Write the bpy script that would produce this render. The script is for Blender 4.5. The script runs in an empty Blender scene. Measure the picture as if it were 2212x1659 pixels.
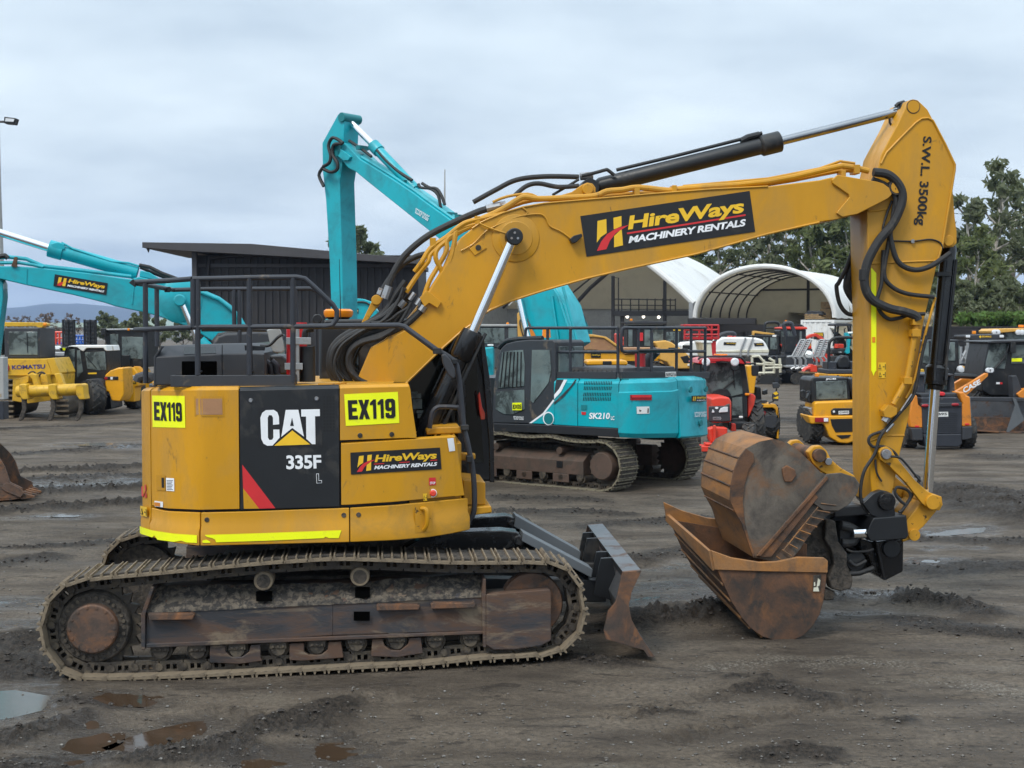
import bpy, math, random
from mathutils import Vector, Matrix, noise
R = math.radians
SC = bpy.context.scene
COL = SC.collection

# ---------------------------------------------------------------- camera, sky, sun, exposure
CAM_H, FPX, HOR = 3.0, 3000.0, 715.0          # eye height; focal length and eye level in units of a 2212 x 1659 picture
CX, CY = 1106.0, 829.5
PITCH = math.atan((CY - HOR) / FPX)
cam = bpy.data.cameras.new('camera')
cam.sensor_width = 36.0
cam.lens = 36.0 * FPX / 2212.0
cam.clip_start, cam.clip_end = 0.1, 30000.0
cam.dof.use_dof = True
cam.dof.focus_distance = 12.8
cam.dof.aperture_fstop = 9.0
camo = bpy.data.objects.new('camera', cam)
camo.location = (0, 0, CAM_H)
camo.rotation_euler = (math.pi / 2 - PITCH, 0, 0)
COL.objects.link(camo)
SC.camera = camo

SUN_EL, SUN_AZ = R(52), R(215)                # azimuth measured clockwise from +Y: behind the camera, a little left
wd = bpy.data.worlds.new('World')
SC.world = wd
wd.use_nodes = True
wt = wd.node_tree
wt.nodes.clear()
def wn(t, **k):
    n = wt.nodes.new(t)
    for a, b in k.items(): setattr(n, a, b)
    return n
def wl(a, b): wt.links.new(a, b)
wo = wn('ShaderNodeOutputWorld'); bg = wn('ShaderNodeBackground'); wl(bg.outputs[0], wo.inputs[0])
sky = wn('ShaderNodeTexSky', sky_type='NISHITA', sun_disc=False, sun_elevation=SUN_EL, sun_rotation=SUN_AZ, air_density=1.0, dust_density=3.0)
tc = wn('ShaderNodeTexCoord'); sep = wn('ShaderNodeSeparateXYZ'); wl(tc.outputs['Generated'], sep.inputs[0])
def wmath(op, a, b=None):
    n = wn('ShaderNodeMath', operation=op)
    for i, s in enumerate((a, b)):
        if s is None: continue
        if isinstance(s, (int, float)): n.inputs[i].default_value = s
        else: wl(s, n.inputs[i])
    return n.outputs[0]
zc = wmath('MAXIMUM', sep.outputs[2], 0.0)
den = wmath('ADD', zc, 0.13)
cmb = wn('ShaderNodeCombineXYZ')
wl(wmath('DIVIDE', sep.outputs[0], den), cmb.inputs[0]); wl(wmath('DIVIDE', sep.outputs[1], den), cmb.inputs[1])
nz = wn('ShaderNodeTexNoise'); nz.inputs['Scale'].default_value = .8; nz.inputs['Detail'].default_value = 6; nz.inputs['Roughness'].default_value = .52
wl(cmb.outputs[0], nz.inputs['Vector'])
rp = wn('ShaderNodeValToRGB')
rp.color_ramp.elements[0].position = .36; rp.color_ramp.elements[0].color = (.395, .475, .55, 1)
rp.color_ramp.elements[1].position = .63; rp.color_ramp.elements[1].color = (.615, .70, .755, 1)
wl(nz.outputs['Fac'], rp.inputs[0])
# overcast: brighter towards the zenith
br = wmath('ADD', wmath('MULTIPLY', wmath('POWER', zc, 1.5), 1.25), 1.04)
vm = wn('ShaderNodeVectorMath', operation='SCALE'); wl(rp.outputs[0], vm.inputs[0]); wl(br, vm.inputs['Scale'])
sk = wn('ShaderNodeVectorMath', operation='SCALE'); wl(sky.outputs[0], sk.inputs[0]); sk.inputs['Scale'].default_value = .05
mx = wn('ShaderNodeMix', data_type='RGBA'); mx.inputs['Factor'].default_value = .92
wl(sk.outputs[0], mx.inputs[6]); wl(vm.outputs[0], mx.inputs[7])
wl(mx.outputs[2], bg.inputs['Color']); bg.inputs['Strength'].default_value = 1.0

sl = bpy.data.lights.new('sun', 'SUN'); sl.energy = 1.5; sl.angle = R(16); sl.color = (1, .95, .87)
so = bpy.data.objects.new('sun', sl); COL.objects.link(so)
sd = Vector((math.sin(SUN_AZ) * math.cos(SUN_EL), math.cos(SUN_AZ) * math.cos(SUN_EL), math.sin(SUN_EL)))
so.rotation_euler = sd.to_track_quat('Z', 'Y').to_euler()
so.location = (0, 0, 40)
SC.view_settings.view_transform = 'Standard'; SC.view_settings.look = 'None'
SC.view_settings.exposure = 0.52; SC.view_settings.gamma = 1.0; SC.view_settings.use_curve_mapping = False
SC.cycles.max_bounces = 8; SC.cycles.diffuse_bounces = 3; SC.cycles.glossy_bounces = 4; SC.cycles.transmission_bounces = 6
SC.cycles.use_denoising = True

# ---------------------------------------------------------------- geometry of the photograph
def ray(px, py):
    xc, yc = (px - CX) / FPX, (CY - py) / FPX
    return Vector((xc, math.cos(PITCH) + yc * math.sin(PITCH), -math.sin(PITCH) + yc * math.cos(PITCH)))
def ground_at(px, py, z=0.0):
    d = ray(px, py); t = (z - CAM_H) / d.z
    return Vector((d.x * t, d.y * t, z))
def depth_at(px, py, Y):
    d = ray(px, py); t = Y / d.y
    return Vector((d.x * t, Y, CAM_H + d.z * t))
def zof(Y, py):
    d = ray(CX, py); return CAM_H + d.z * Y / d.y
class Fr:
    """a thing's own frame: x forward, y sideways, z up; turns pixels into points on its planes"""
    def __init__(s, ox, oy, yaw, oz=0.0):
        s.o = Vector((ox, oy, oz)); s.yaw = R(yaw)
        s.U = Vector((math.cos(s.yaw), math.sin(s.yaw), 0)); s.V = Vector((-math.sin(s.yaw), math.cos(s.yaw), 0))
    def p(s, px, py, v):                       # point on the plane y = v
        d = ray(px, py); c = Vector((0, 0, CAM_H)) - s.o
        t = (v - c.dot(s.V)) / d.dot(s.V)
        P = c + d * t
        return Vector((P.dot(s.U), v, P.z))
    def q(s, px, py, u):                       # point on the plane x = u
        d = ray(px, py); c = Vector((0, 0, CAM_H)) - s.o
        t = (u - c.dot(s.U)) / d.dot(s.U)
        P = c + d * t
        return Vector((u, P.dot(s.V), P.z))
    def h(s, px, py, z):                       # point on the plane z
        d = ray(px, py); t = (z - CAM_H) / d.z
        P = Vector((0, 0, CAM_H)) + d * t - s.o
        return Vector((P.dot(s.U), P.dot(s.V), z - s.o.z))
    def w(s, l): return s.o + s.U * l[0] + s.V * l[1] + Vector((0, 0, l[2]))
    def px(s, l):
        P = s.w(l) - Vector((0, 0, CAM_H))
        f = P.y * math.cos(PITCH) - P.z * math.sin(PITCH); u = P.y * math.sin(PITCH) + P.z * math.cos(PITCH)
        return CX + FPX * P.x / f, CY - FPX * u / f
    def zat(s, u, v, py): return zof(s.w((u, v, 0)).y, py) - s.o.z

# ---------------------------------------------------------------- mesh builder
class MB:
    def __init__(s): s.v = []; s.f = []; s.k = []
    def add(s, vs, fs):
        b = len(s.v); s.k.append((b, len(s.f))); s.v += [tuple(x) for x in vs]; s.f += [tuple(i + b for i in f) for f in fs]; return s
    def box(s, x0, x1, y0, y1, z0, z1):
        vs = [(x, y, z) for x in (x0, x1) for y in (y0, y1) for z in (z0, z1)]
        return s.add(vs, [(0, 1, 3, 2), (4, 6, 7, 5), (0, 4, 5, 1), (2, 3, 7, 6), (0, 2, 6, 4), (1, 5, 7, 3)])
    def obox(s, p0, p1, w, h, up=(0, 0, 1)):   # bar from p0 to p1, w wide, h high
        a, b = Vector(p0), Vector(p1); d = (b - a).normalized(); u = Vector(up)
        x = d.cross(u)
        if x.length < 1e-4: x = d.cross(Vector((1, 0, 0)))
        x.normalize(); y = x.cross(d)
        vs = [p + x * (i * w / 2) + y * (j * h / 2) for p in (a, b) for i in (-1, 1) for j in (-1, 1)]
        return s.add(vs, [(0, 1, 3, 2), (4, 6, 7, 5), (0, 4, 5, 1), (2, 3, 7, 6), (0, 2, 6, 4), (1, 5, 7, 3)])
    def loft(s, A, B, caps=True):              # two loops of equal length
        n = len(A); vs = list(A) + list(B)
        fs = [(i, (i + 1) % n, n + (i + 1) % n, n + i) for i in range(n)]
        if caps: fs += [tuple(range(n - 1, -1, -1)), tuple(range(n, 2 * n))]
        return s.add(vs, fs)
    def prism(s, pts, y0, y1, ax='y'):         # 2-D outline pushed along an axis
        f = {'y': lambda a, b, c: (a, c, b), 'x': lambda a, b, c: (c, a, b), 'z': lambda a, b, c: (a, b, c)}[ax]
        return s.loft([f(a, b, y0) for a, b in pts], [f(a, b, y1) for a, b in pts])
    def cyl(s, p0, p1, r0, r1=None, n=16, caps=True):
        return s.tube([p0, p1], [r0, r0 if r1 is None else r1], n, caps)
    def tube(s, pts, r, n=8, caps=True):
        P = [Vector(p) for p in pts]; k = len(P)
        rs = r if isinstance(r, (list, tuple)) else [r] * k
        T = [(P[min(i + 1, k - 1)] - P[max(i - 1, 0)]).normalized() for i in range(k)]
        a = T[0].cross(Vector((0, 0, 1)))
        if a.length < 1e-3: a = T[0].cross(Vector((1, 0, 0)))
        a.normalize(); vs = []
        for i in range(k):
            a = (a - T[i] * a.dot(T[i])).normalized(); b = T[i].cross(a)
            vs += [P[i] + (a * math.cos(2 * math.pi * j / n) + b * math.sin(2 * math.pi * j / n)) * rs[i] for j in range(n)]
        fs = [(i * n + j, i * n + (j + 1) % n, (i + 1) * n + (j + 1) % n, (i + 1) * n + j) for i in range(k - 1) for j in range(n)]
        if caps: fs += [tuple(range(n - 1, -1, -1)), tuple(range((k - 1) * n, k * n))]
        return s.add(vs, fs)
    def lathe(s, c, ax, prof, n=32):           # prof: (distance along axis, radius)
        a = Vector(ax).normalized(); c = Vector(c)
        return s.tube_prof([(c + a * h, r) for h, r in prof], a, n)
    def tube_prof(s, ps, a, n):
        x = a.cross(Vector((0, 0, 1)))
        if x.length < 1e-3: x = a.cross(Vector((1, 0, 0)))
        x.normalize(); y = a.cross(x); vs = []
        for p, r in ps: vs += [p + (x * math.cos(2 * math.pi * j / n) + y * math.sin(2 * math.pi * j / n)) * max(r, 1e-4) for j in range(n)]
        k = len(ps)
        fs = [(i * n + j, i * n + (j + 1) % n, (i + 1) * n + (j + 1) % n, (i + 1) * n + j) for i in range(k - 1) for j in range(n)]
        fs += [tuple(range(n - 1, -1, -1)), tuple(range((k - 1) * n, k * n))]
        return s.add(vs, fs)
    def ball(s, c, r, n=12, sq=(1, 1, 1)):
        c = Vector(c); ps = []; vs = []; m = n // 2
        for i in range(m + 1):
            t = math.pi * i / m
            for j in range(n):
                p = 2 * math.pi * j / n
                vs.append(c + Vector((math.sin(t) * math.cos(p) * sq[0], math.sin(t) * math.sin(p) * sq[1], math.cos(t) * sq[2])) * r)
        fs = [(i * n + j, (i + 1) * n + j, (i + 1) * n + (j + 1) % n, i * n + (j + 1) % n) for i in range(m) for j in range(n)]
        return s.add(vs, fs)
    # traced on a plane of a frame
    def pp(s, fr, pts, v0, v1): return s.prism([(q.x, q.z) for q in (fr.p(a, b, v0) for a, b in pts)], v0, v1)
    def pb(s, fr, x0, y0, x1, y1, v0, v1):
        a, b = fr.p(x0, y0, v0), fr.p(x1, y1, v0)
        return s.box(min(a.x, b.x), max(a.x, b.x), min(v0, v1), max(v0, v1), min(a.z, b.z), max(a.z, b.z))
    def pt(s, fr, pts, v, r, n=8, smooth=0, caps=True):
        vv = v if isinstance(v, (list, tuple)) else [v] * len(pts)
        P = [fr.p(a, b, c) for (a, b), c in zip(pts, vv)]
        if smooth: P = spline(P, smooth)
        return s.tube(P, r, n, caps)
    def pc(s, fr, x, y, v0, v1, r, n=20):
        p = fr.p(x, y, v0); return s.cyl((p.x, v0, p.z), (p.x, v1, p.z), r, None, n)
    def each(s, name, m, parent=None, bevel=0.0, ang=32):   # every piece an object of its own
        k = s.k + [(len(s.v), len(s.f))]
        for (a, f), (c, g) in zip(k, k[1:]):
            b = MB(); b.v = s.v[a:c]; b.f = [tuple(i - a for i in q) for q in s.f[f:g]]; b.build(name, m, parent, bevel, ang)
    def build(s, name, m, parent=None, bevel=0.0, ang=32, seg=2, label=None):
        me = bpy.data.meshes.new(name); me.from_pydata(s.v, [], s.f); me.validate()
        me.polygons.foreach_set('use_smooth', [True] * len(me.polygons)); me.update()
        me.set_sharp_from_angle(angle=R(ang))
        import bmesh
        bm = bmesh.new(); bm.from_mesh(me); bmesh.ops.recalc_face_normals(bm, faces=bm.faces); bm.to_mesh(me); bm.free()
        me.materials.append(m)
        o = bpy.data.objects.new(name, me); COL.objects.link(o)
        if parent is not None: o.parent = parent
        if bevel:
            b = o.modifiers.new('bevel', 'BEVEL'); b.width = bevel; b.segments = seg; b.limit_method = 'ANGLE'; b.angle_limit = R(35); b.harden_normals = True
        if label: o['label'] = label
        return o
def spline(P, k=5):
    out = []; n = len(P)
    for i in range(n - 1):
        a, b, c, d = P[max(i - 1, 0)], P[i], P[i + 1], P[min(i + 2, n - 1)]
        for j in range(k):
            t = j / k
            out.append(.5 * ((2 * b) + (c - a) * t + (2 * a - 5 * b + 4 * c - d) * t * t + (3 * b - a - 3 * c + d) * t ** 3))
    out.append(P[-1]); return out
def tag(o, label, cat, group=None, kind=None):
    o['label'] = label; o['category'] = cat
    if group: o['group'] = group
    if kind: o['kind'] = kind
    return o
def structure(o): o['kind'] = 'structure'; return o
def thing(name, label, cat, fr=None, loc=None, rz=0, group=None):
    o = bpy.data.objects.new(name, None); o.empty_display_size = .3; COL.objects.link(o)
    if fr is not None: o.location = fr.o; o.rotation_euler = (0, 0, fr.yaw)
    else: o.location = loc or (0, 0, 0); o.rotation_euler = (0, 0, rz)
    return tag(o, label, cat, group)
def copy_tree(o, parent=None):
    c = o.copy(); COL.objects.link(c)
    if parent is not None: c.parent = parent
    for ch in list(o.children): copy_tree(ch, c)
    return c

# ---------------------------------------------------------------- lettering and flat marks
def flat(name, m, parent, mapper, polys, off=.004, sub=1):
    """flat marks: polygons in picture units mapped onto a surface"""
    b = MB()
    for poly in polys:
        b.add([mapper(x, y, off) for x, y in poly], [tuple(range(len(poly)))])
    o = b.build(name, m, parent); return o
def bil(q, s, t):
    (a, b, c, d) = q                            # TL TR BR BL; t runs down
    return (a[0] * (1 - s) * (1 - t) + b[0] * s * (1 - t) + c[0] * s * t + d[0] * (1 - s) * t,
            a[1] * (1 - s) * (1 - t) + b[1] * s * (1 - t) + c[1] * s * t + d[1] * (1 - s) * t)
def lettering(name, text, m, parent, mapper, quad, off=.006, bold=.0, shear=0.0, spacing=1.0):
    cu = bpy.data.curves.new(name, 'FONT'); cu.body = text; cu.offset = bold; cu.shear = shear; cu.space_character = spacing; cu.resolution_u = 3
    t = bpy.data.objects.new(name, cu); COL.objects.link(t)
    dg = bpy.context.evaluated_depsgraph_get()
    me = bpy.data.meshes.new_from_object(t.evaluated_get(dg))
    bpy.data.objects.remove(t); bpy.data.curves.remove(cu)
    xs = [v.co.x for v in me.vertices]; ys = [v.co.y for v in me.vertices]
    x0, x1, y0, y1 = min(xs), max(xs), min(ys), max(ys)
    for v in me.vertices:
        p = bil(quad, (v.co.x - x0) / (x1 - x0), 1 - (v.co.y - y0) / (y1 - y0))
        v.co = mapper(p[0], p[1], off)
    me.name = name; me.materials.clear(); me.materials.append(m)
    o = bpy.data.objects.new(name, me); COL.objects.link(o); o.parent = parent
    return o
def rect(x0, y0, x1, y1): return [(x0, y0), (x1, y0), (x1, y1), (x0, y1)]
def plane_v(fr, v, sgn=-1):                     # mapper on the plane y = v, marks lifted off it towards sgn
    return lambda x, y, off: fr.p(x, y, v + sgn * off)
def plane_u(fr, u, sgn=-1):
    return lambda x, y, off: fr.q(x, y, u + sgn * off)

# ---------------------------------------------------------------- materials
MAT = {}
def mat(name, c, rough=.5, metal=0.0, dirt=None, amt=0.0, scale=2.0, bump=0.0, bscale=40.0, mott=.12, coat=0.0, spec=.5, emit=None, sharp=.25, stretch=(1, 1, 1), d2=None):
    """painted or bare surface: mottled base colour, patches of dirt or rust, fine bump"""
    m = bpy.data.materials.new(name); m.use_nodes = True; nt = m.node_tree; N = nt.nodes; L = nt.links
    b = N['Principled BSDF']; b.inputs['Metallic'].default_value = metal; b.inputs['Roughness'].default_value = rough
    b.inputs['Specular IOR Level'].default_value = spec; b.inputs['Coat Weight'].default_value = coat
    tc = N.new('ShaderNodeTexCoord'); mp = N.new('ShaderNodeMapping'); L.new(tc.outputs['Object'], mp.inputs[0]); mp.inputs['Scale'].default_value = stretch
    n1 = N.new('ShaderNodeTexNoise'); n1.inputs['Scale'].default_value = scale; n1.inputs['Detail'].default_value = 8; n1.inputs['Roughness'].default_value = .62
    L.new(mp.outputs[0], n1.inputs['Vector'])
    hv = N.new('ShaderNodeMapRange'); hv.inputs['From Min'].default_value = .3; hv.inputs['From Max'].default_value = .7
    hv.inputs['To Min'].default_value = 1 - mott; hv.inputs['To Max'].default_value = 1 + mott; L.new(n1.outputs['Fac'], hv.inputs['Value'])
    vs = N.new('ShaderNodeVectorMath'); vs.operation = 'SCALE'; vs.inputs[0].default_value = c[:3]; L.new(hv.outputs[0], vs.inputs['Scale'])
    src = vs.outputs[0]; dm = None
    if dirt is not None:
        n2 = N.new('ShaderNodeTexNoise'); n2.inputs['Scale'].default_value = scale * 1.7; n2.inputs['Detail'].default_value = 10; n2.inputs['Roughness'].default_value = .68
        n2.inputs['Distortion'].default_value = .4; L.new(mp.outputs[0], n2.inputs['Vector'])
        mr = N.new('ShaderNodeMapRange'); mr.inputs['From Min'].default_value = .695 - amt * .45 - sharp * .22; mr.inputs['From Max'].default_value = .695 - amt * .45 + sharp * .22
        L.new(n2.outputs['Fac'], mr.inputs['Value']); dm = mr.outputs[0]
        mx = N.new('ShaderNodeMix'); mx.data_type = 'RGBA'; L.new(dm, mx.inputs['Factor']); L.new(src, mx.inputs[6]); mx.inputs[7].default_value = (*dirt, 1)
        src = mx.outputs[2]
        rm = N.new('ShaderNodeMapRange'); rm.inputs['To Min'].default_value = rough; rm.inputs['To Max'].default_value = .85; L.new(dm, rm.inputs['Value']); L.new(rm.outputs[0], b.inputs['Roughness'])
        if metal:
            mm = N.new('ShaderNodeMapRange'); mm.inputs['To Min'].default_value = metal; mm.inputs['To Max'].default_value = 0; L.new(dm, mm.inputs['Value']); L.new(mm.outputs[0], b.inputs['Metallic'])
    if d2 is not None:                           # (colour, coverage, scale, softness): worn or rusted patches
        n4 = N.new('ShaderNodeTexNoise'); n4.inputs['Scale'].default_value = d2[2]; n4.inputs['Detail'].default_value = 9; n4.inputs['Roughness'].default_value = .7; n4.inputs['Distortion'].default_value = .8
        m2 = N.new('ShaderNodeMapping'); m2.inputs['Location'].default_value = (7.3, 2.1, 5.7); L.new(mp.outputs[0], m2.inputs[0]); L.new(m2.outputs[0], n4.inputs['Vector'])
        r4 = N.new('ShaderNodeMapRange'); r4.inputs['From Min'].default_value = .695 - d2[1] * .45 - d2[3] * .22; r4.inputs['From Max'].default_value = .695 - d2[1] * .45 + d2[3] * .22; L.new(n4.outputs['Fac'], r4.inputs['Value'])
        x4 = N.new('ShaderNodeMix'); x4.data_type = 'RGBA'; L.new(r4.outputs[0], x4.inputs['Factor']); L.new(src, x4.inputs[6]); x4.inputs[7].default_value = (*d2[0], 1); src = x4.outputs[2]
    L.new(src, b.inputs['Base Color'])
    if bump:
        n3 = N.new('ShaderNodeTexNoise'); n3.inputs['Scale'].default_value = bscale; n3.inputs['Detail'].default_value = 5; L.new(mp.outputs[0], n3.inputs['Vector'])
        bp = N.new('ShaderNodeBump'); bp.inputs['Strength'].default_value = bump; bp.inputs['Distance'].default_value = .02; L.new(n3.outputs['Fac'], bp.inputs['Height']); L.new(bp.outputs[0], b.inputs['Normal'])
    if emit:
        b.inputs['Emission Color'].default_value = (*emit[0], 1); b.inputs['Emission Strength'].default_value = emit[1]
    MAT[name] = m; return m
DUST = (.20, .15, .10); MUD = (.075, .062, .05)
mat('yellow', (.565, .268, .008), .38, 0, (.44, .235, .04), .27, 1.2, .03, 60, .12, .06, .4, sharp=.5, stretch=(1, 1, .4), d2=((.20, .11, .03), .07, 5.5, .2))
mat('yellow_worn', (.54, .26, .012), .5, 0, (.07, .045, .02), .17, 7.0, .06, 60, .1, sharp=.06)
mat('yellow_deep', (.51, .24, .005), .4, 0, (.30, .17, .03), .2, 1.5, .03, 50, .08, sharp=.5)
mat('black_paint', (.010, .011, .013), .42, 0, (.05, .045, .04), .14, 2.2, .03, 60, .2, sharp=.4)
mat('black_gloss', (.008, .008, .009), .22, 0, (.035, .03, .027), .1, 2.5, 0, 60, .2, sharp=.4)
mat('charcoal', (.032, .034, .040), .55, 0, DUST, .05, 1.8, .05, 90, .15, sharp=.4)
mat('rail_grey', (.026, .029, .038), .45, 0, DUST, .0, 4, .03, 90, .2, sharp=.4)
mat('chrome', (.86, .88, .9), .09, 1.0, None, 0, 3, 0, 40, .02)
mat('rod_dark', (.30, .31, .33), .14, 1.0)  # chrome with the dark ground reflection put into its colour
mat('steel', (.38, .38, .39), .38, .9, (.16, .10, .06), .2, 6, .03, 60, .1)
mat('rubber', (.018, .018, .019), .62, 0, (.07, .06, .05), .12, 5, .1, 70, .2, sharp=.4)
mat('tyre', (.028, .028, .028), .75, 0, (.10, .085, .07), .25, 6, .15, 60, .2, sharp=.4)
mat('rust', (.125, .062, .034), .68, .1, (.036, .029, .025), .40, 1.3, .16, 45, .35, sharp=.35, d2=((.27, .11, .034), .24, 1.6, .5))
mat('rust_bright', (.235, .13, .062), .7, .1, (.085, .06, .045), .40, 1.6, .15, 50, .35, sharp=.4, stretch=(1, .35, 1), d2=((.36, .155, .04), .36, 2.2, .5))
mat('rust_grey', (.165, .14, .112), .5, .25, (.055, .046, .04), .42, 1.1, .12, 45, .4, sharp=.4, d2=((.20, .09, .036), .28, 1.9, .4))
mat('track_frame', (.050, .050, .055), .45, .3, (.10, .056, .036), .44, 1.5, .12, 50, .4, sharp=.4, stretch=(.5, 1, 1.8), d2=((.19, .145, .10), .22, 3.0, .3))
mat('frame_mud', (.12, .10, .078), .95, 0, (.03, .027, .025), .46, 9, .9, 26, .3, sharp=.25)
mat('track_link', (.065, .055, .046), .5, .45, (.11, .088, .062), .35, 5, .12, 60, .3, sharp=.3)
mat('shoe_dust', (.205, .16, .108), .85, 0, (.10, .078, .055), .34, 5, .15, 60, .22, sharp=.3)
mat('hub_rust', (.115, .07, .05), .6, .25, (.05, .04, .034), .40, 2.6, .15, 40, .35, sharp=.4, d2=((.24, .105, .045), .30, 4, .4))
mat('mud_dark', MUD, .9, 0, (.03, .026, .022), .4, 8, .6, 30, .3)
mat('glass_dark', (.006, .008, .008), .06, 0, None, 0, 2, 0, 40, .1, spec=.55)
mat('glass_grey', (.15, .185, .18), .06, 0, (.03, .04, .04), .42, 1.0, 0, 40, .3, spec=.55)
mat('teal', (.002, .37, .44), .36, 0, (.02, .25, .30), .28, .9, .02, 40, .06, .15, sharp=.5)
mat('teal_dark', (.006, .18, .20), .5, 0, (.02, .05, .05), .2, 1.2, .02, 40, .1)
mat('white_paint', (.78, .78, .76), .45, 0, (.45, .40, .32), .08, 1.6, .02, 40, .05, sharp=.4)
mat('cream', (.62, .60, .48), .55, 0, (.38, .33, .22), .2, 1.4, .02, 40, .08, sharp=.4)
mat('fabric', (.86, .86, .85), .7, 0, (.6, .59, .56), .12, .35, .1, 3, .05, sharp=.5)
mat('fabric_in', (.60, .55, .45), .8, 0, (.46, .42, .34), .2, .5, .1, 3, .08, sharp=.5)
mat('hivis', (.93, .98, .005), .4, 0, (.65, .62, .05), .05, 4, 0, 40, .04, sharp=.4)
mat('black_mark', (.006, .006, .007), .5)
mat('hole_shade', (.002, .002, .002), 1, spec=0)  # flat black standing for the shade inside holes and vents
mat('decal_black', (.010, .010, .012), .4, 0, (.03, .028, .026), .15, 3, .02, 50, .2)
mat('white_mark', (.82, .83, .85), .45)
mat('amber_mark', (.83, .50, .02), .45)
mat('red_mark', (.62, .025, .03), .45)
mat('blue_mark', (.035, .03, .16), .5)
mat('red', (.50, .018, .022), .35, 0, (.3, .05, .04), .15, 1.5, .02, 40, .08, .1, sharp=.5)
mat('red_bright', (.70, .05, .025), .4, 0, (.4, .1, .06), .12, 2, .02, 40, .08, sharp=.5)
mat('case_orange', (.66, .22, .02), .42, 0, (.3, .12, .03), .14, 2, .02, 40, .08, sharp=.4)
mat('jcb_yellow', (.74, .34, .008), .38, 0, (.4, .22, .05), .12, 1.6, .02, 40, .06, .1, sharp=.5)
mat('loader_yellow', (.66, .36, .075), .45, 0, (.4, .24, .08), .12, 1.5, .02, 40, .06, sharp=.5)
mat('dozer_yellow', (.62, .36, .02), .45, 0, (.30, .18, .04), .2, 1.8, .03, 40, .1, sharp=.4)
mat('galv', (.36, .37, .38), .45, .6, (.24, .23, .22), .2, 6, .02, 40, .1)
mat('concrete', (.36, .36, .35), .85, 0, (.25, .25, .25), .2, 3, .05, 40, .1)
mat('shed_dark', (.022, .020, .022), .6, 0, (.04, .036, .034), .12, .5, 0, 40, .15)
mat('shed_trim', (.055, .052, .056), .6, 0, None, 0, 1, 0, 40, .1)
mat('green_roof', (.42, .52, .46), .6)
mat('wood', (.30, .2, .1), .8, 0, (.18, .11, .06), .3, 4, .1, 30, .2)
mat('rust_tray', (.33, .17, .085), .7, 0, (.42, .25, .1), .3, 1.5, .1, 30, .2)
mat('blue_paint', (.03, .12, .45), .5)
mat('orange_lens', (.85, .26, .01), .25, 0, None, 0, 4, 0, 40, .05)
mat('red_lens', (.30, .012, .02), .25, 0, None, 0, 4, 0, 40, .05)
mat('cone_orange', (.85, .13, .02), .6)
mat('lamp_lit', (1, .95, .85), .4, emit=((1, .93, .78), 3.0))
mat('lamp_lens', (.7, .72, .75), .15)
mat('bark', (.50, .46, .41), .85, 0, (.19, .15, .12), .3, 1.4, .3, 12, .25, sharp=.3, stretch=(1, 1, .25))
mat('bark_dark', (.13, .11, .09), .9, 0, (.07, .06, .05), .3, 2, .3, 12, .25)
mat('leaf', (.15, .165, .095), .6, 0, (.075, .09, .055), .34, .45, 0, 4, .4, sharp=.4, spec=.3)
mat('leaf_bright', (.15, .175, .065), .6, 0, (.085, .11, .04), .36, .6, 0, 4, .4, spec=.3)
mat('leaf_hedge', (.10, .19, .035), .6, 0, (.05, .10, .025), .4, .6, 0, 4, .4, spec=.3)
mat('dry_grass', (.21, .165, .11), .9, 0, (.10, .095, .05), .4, .5, .3, 4, .3)
mat('twig_bare', (.14, .10, .075), .9)
mat('hill', (.040, .052, .06), .95, 0, (.028, .040, .045), .4, .0015, 0, 4, .25)
mat('tape_grey', (.10, .11, .12), .5)
def translucent(name, c, t, w):
    m = MAT[name]; N, L = m.node_tree.nodes, m.node_tree.links; p = N['Principled BSDF']; o = N['Material Output']
    tr = N.new('ShaderNodeBsdfTranslucent'); tr.inputs[0].default_value = (*t, 1); mx = N.new('ShaderNodeMixShader'); mx.inputs[0].default_value = w
    L.new(p.outputs[0], mx.inputs[1]); L.new(tr.outputs[0], mx.inputs[2]); L.new(mx.outputs[0], o.inputs[0])
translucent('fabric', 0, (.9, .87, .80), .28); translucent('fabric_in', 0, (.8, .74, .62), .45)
for k in ('leaf', 'leaf_bright', 'leaf_hedge'): translucent(k, 0, (.18, .21, .08), .35)
M_ = MAT
import numpy as np
# ================================================================ ground: one sheet, fine near the eye, with ruts, ridges and hollows
def _hash(i, j, s):
    n = (i * 374761393 + j * 668265263 + s * 974711) & 0x7fffffff
    n = ((n ^ (n >> 13)) * 1274126177) & 0x7fffffff
    return ((n ^ (n >> 16)) & 0xffff) / 65535.0
def vnoise(x, y, s=0):
    i = np.floor(x).astype(np.int64); j = np.floor(y).astype(np.int64); fx = x - i; fy = y - j
    fx = fx * fx * (3 - 2 * fx); fy = fy * fy * (3 - 2 * fy)
    return (_hash(i, j, s) * (1 - fx) + _hash(i + 1, j, s) * fx) * (1 - fy) + (_hash(i, j + 1, s) * (1 - fx) + _hash(i + 1, j + 1, s) * fx) * fy
def fbm(x, y, o=4, s=0, g=.5):
    r = 0; a = 1; t = 0
    for k in range(o): r = r + a * vnoise(x, y, s + k); t += a; a *= g; x = x * 2.03 + 7; y = y * 2.03 + 3
    return r / t
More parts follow.
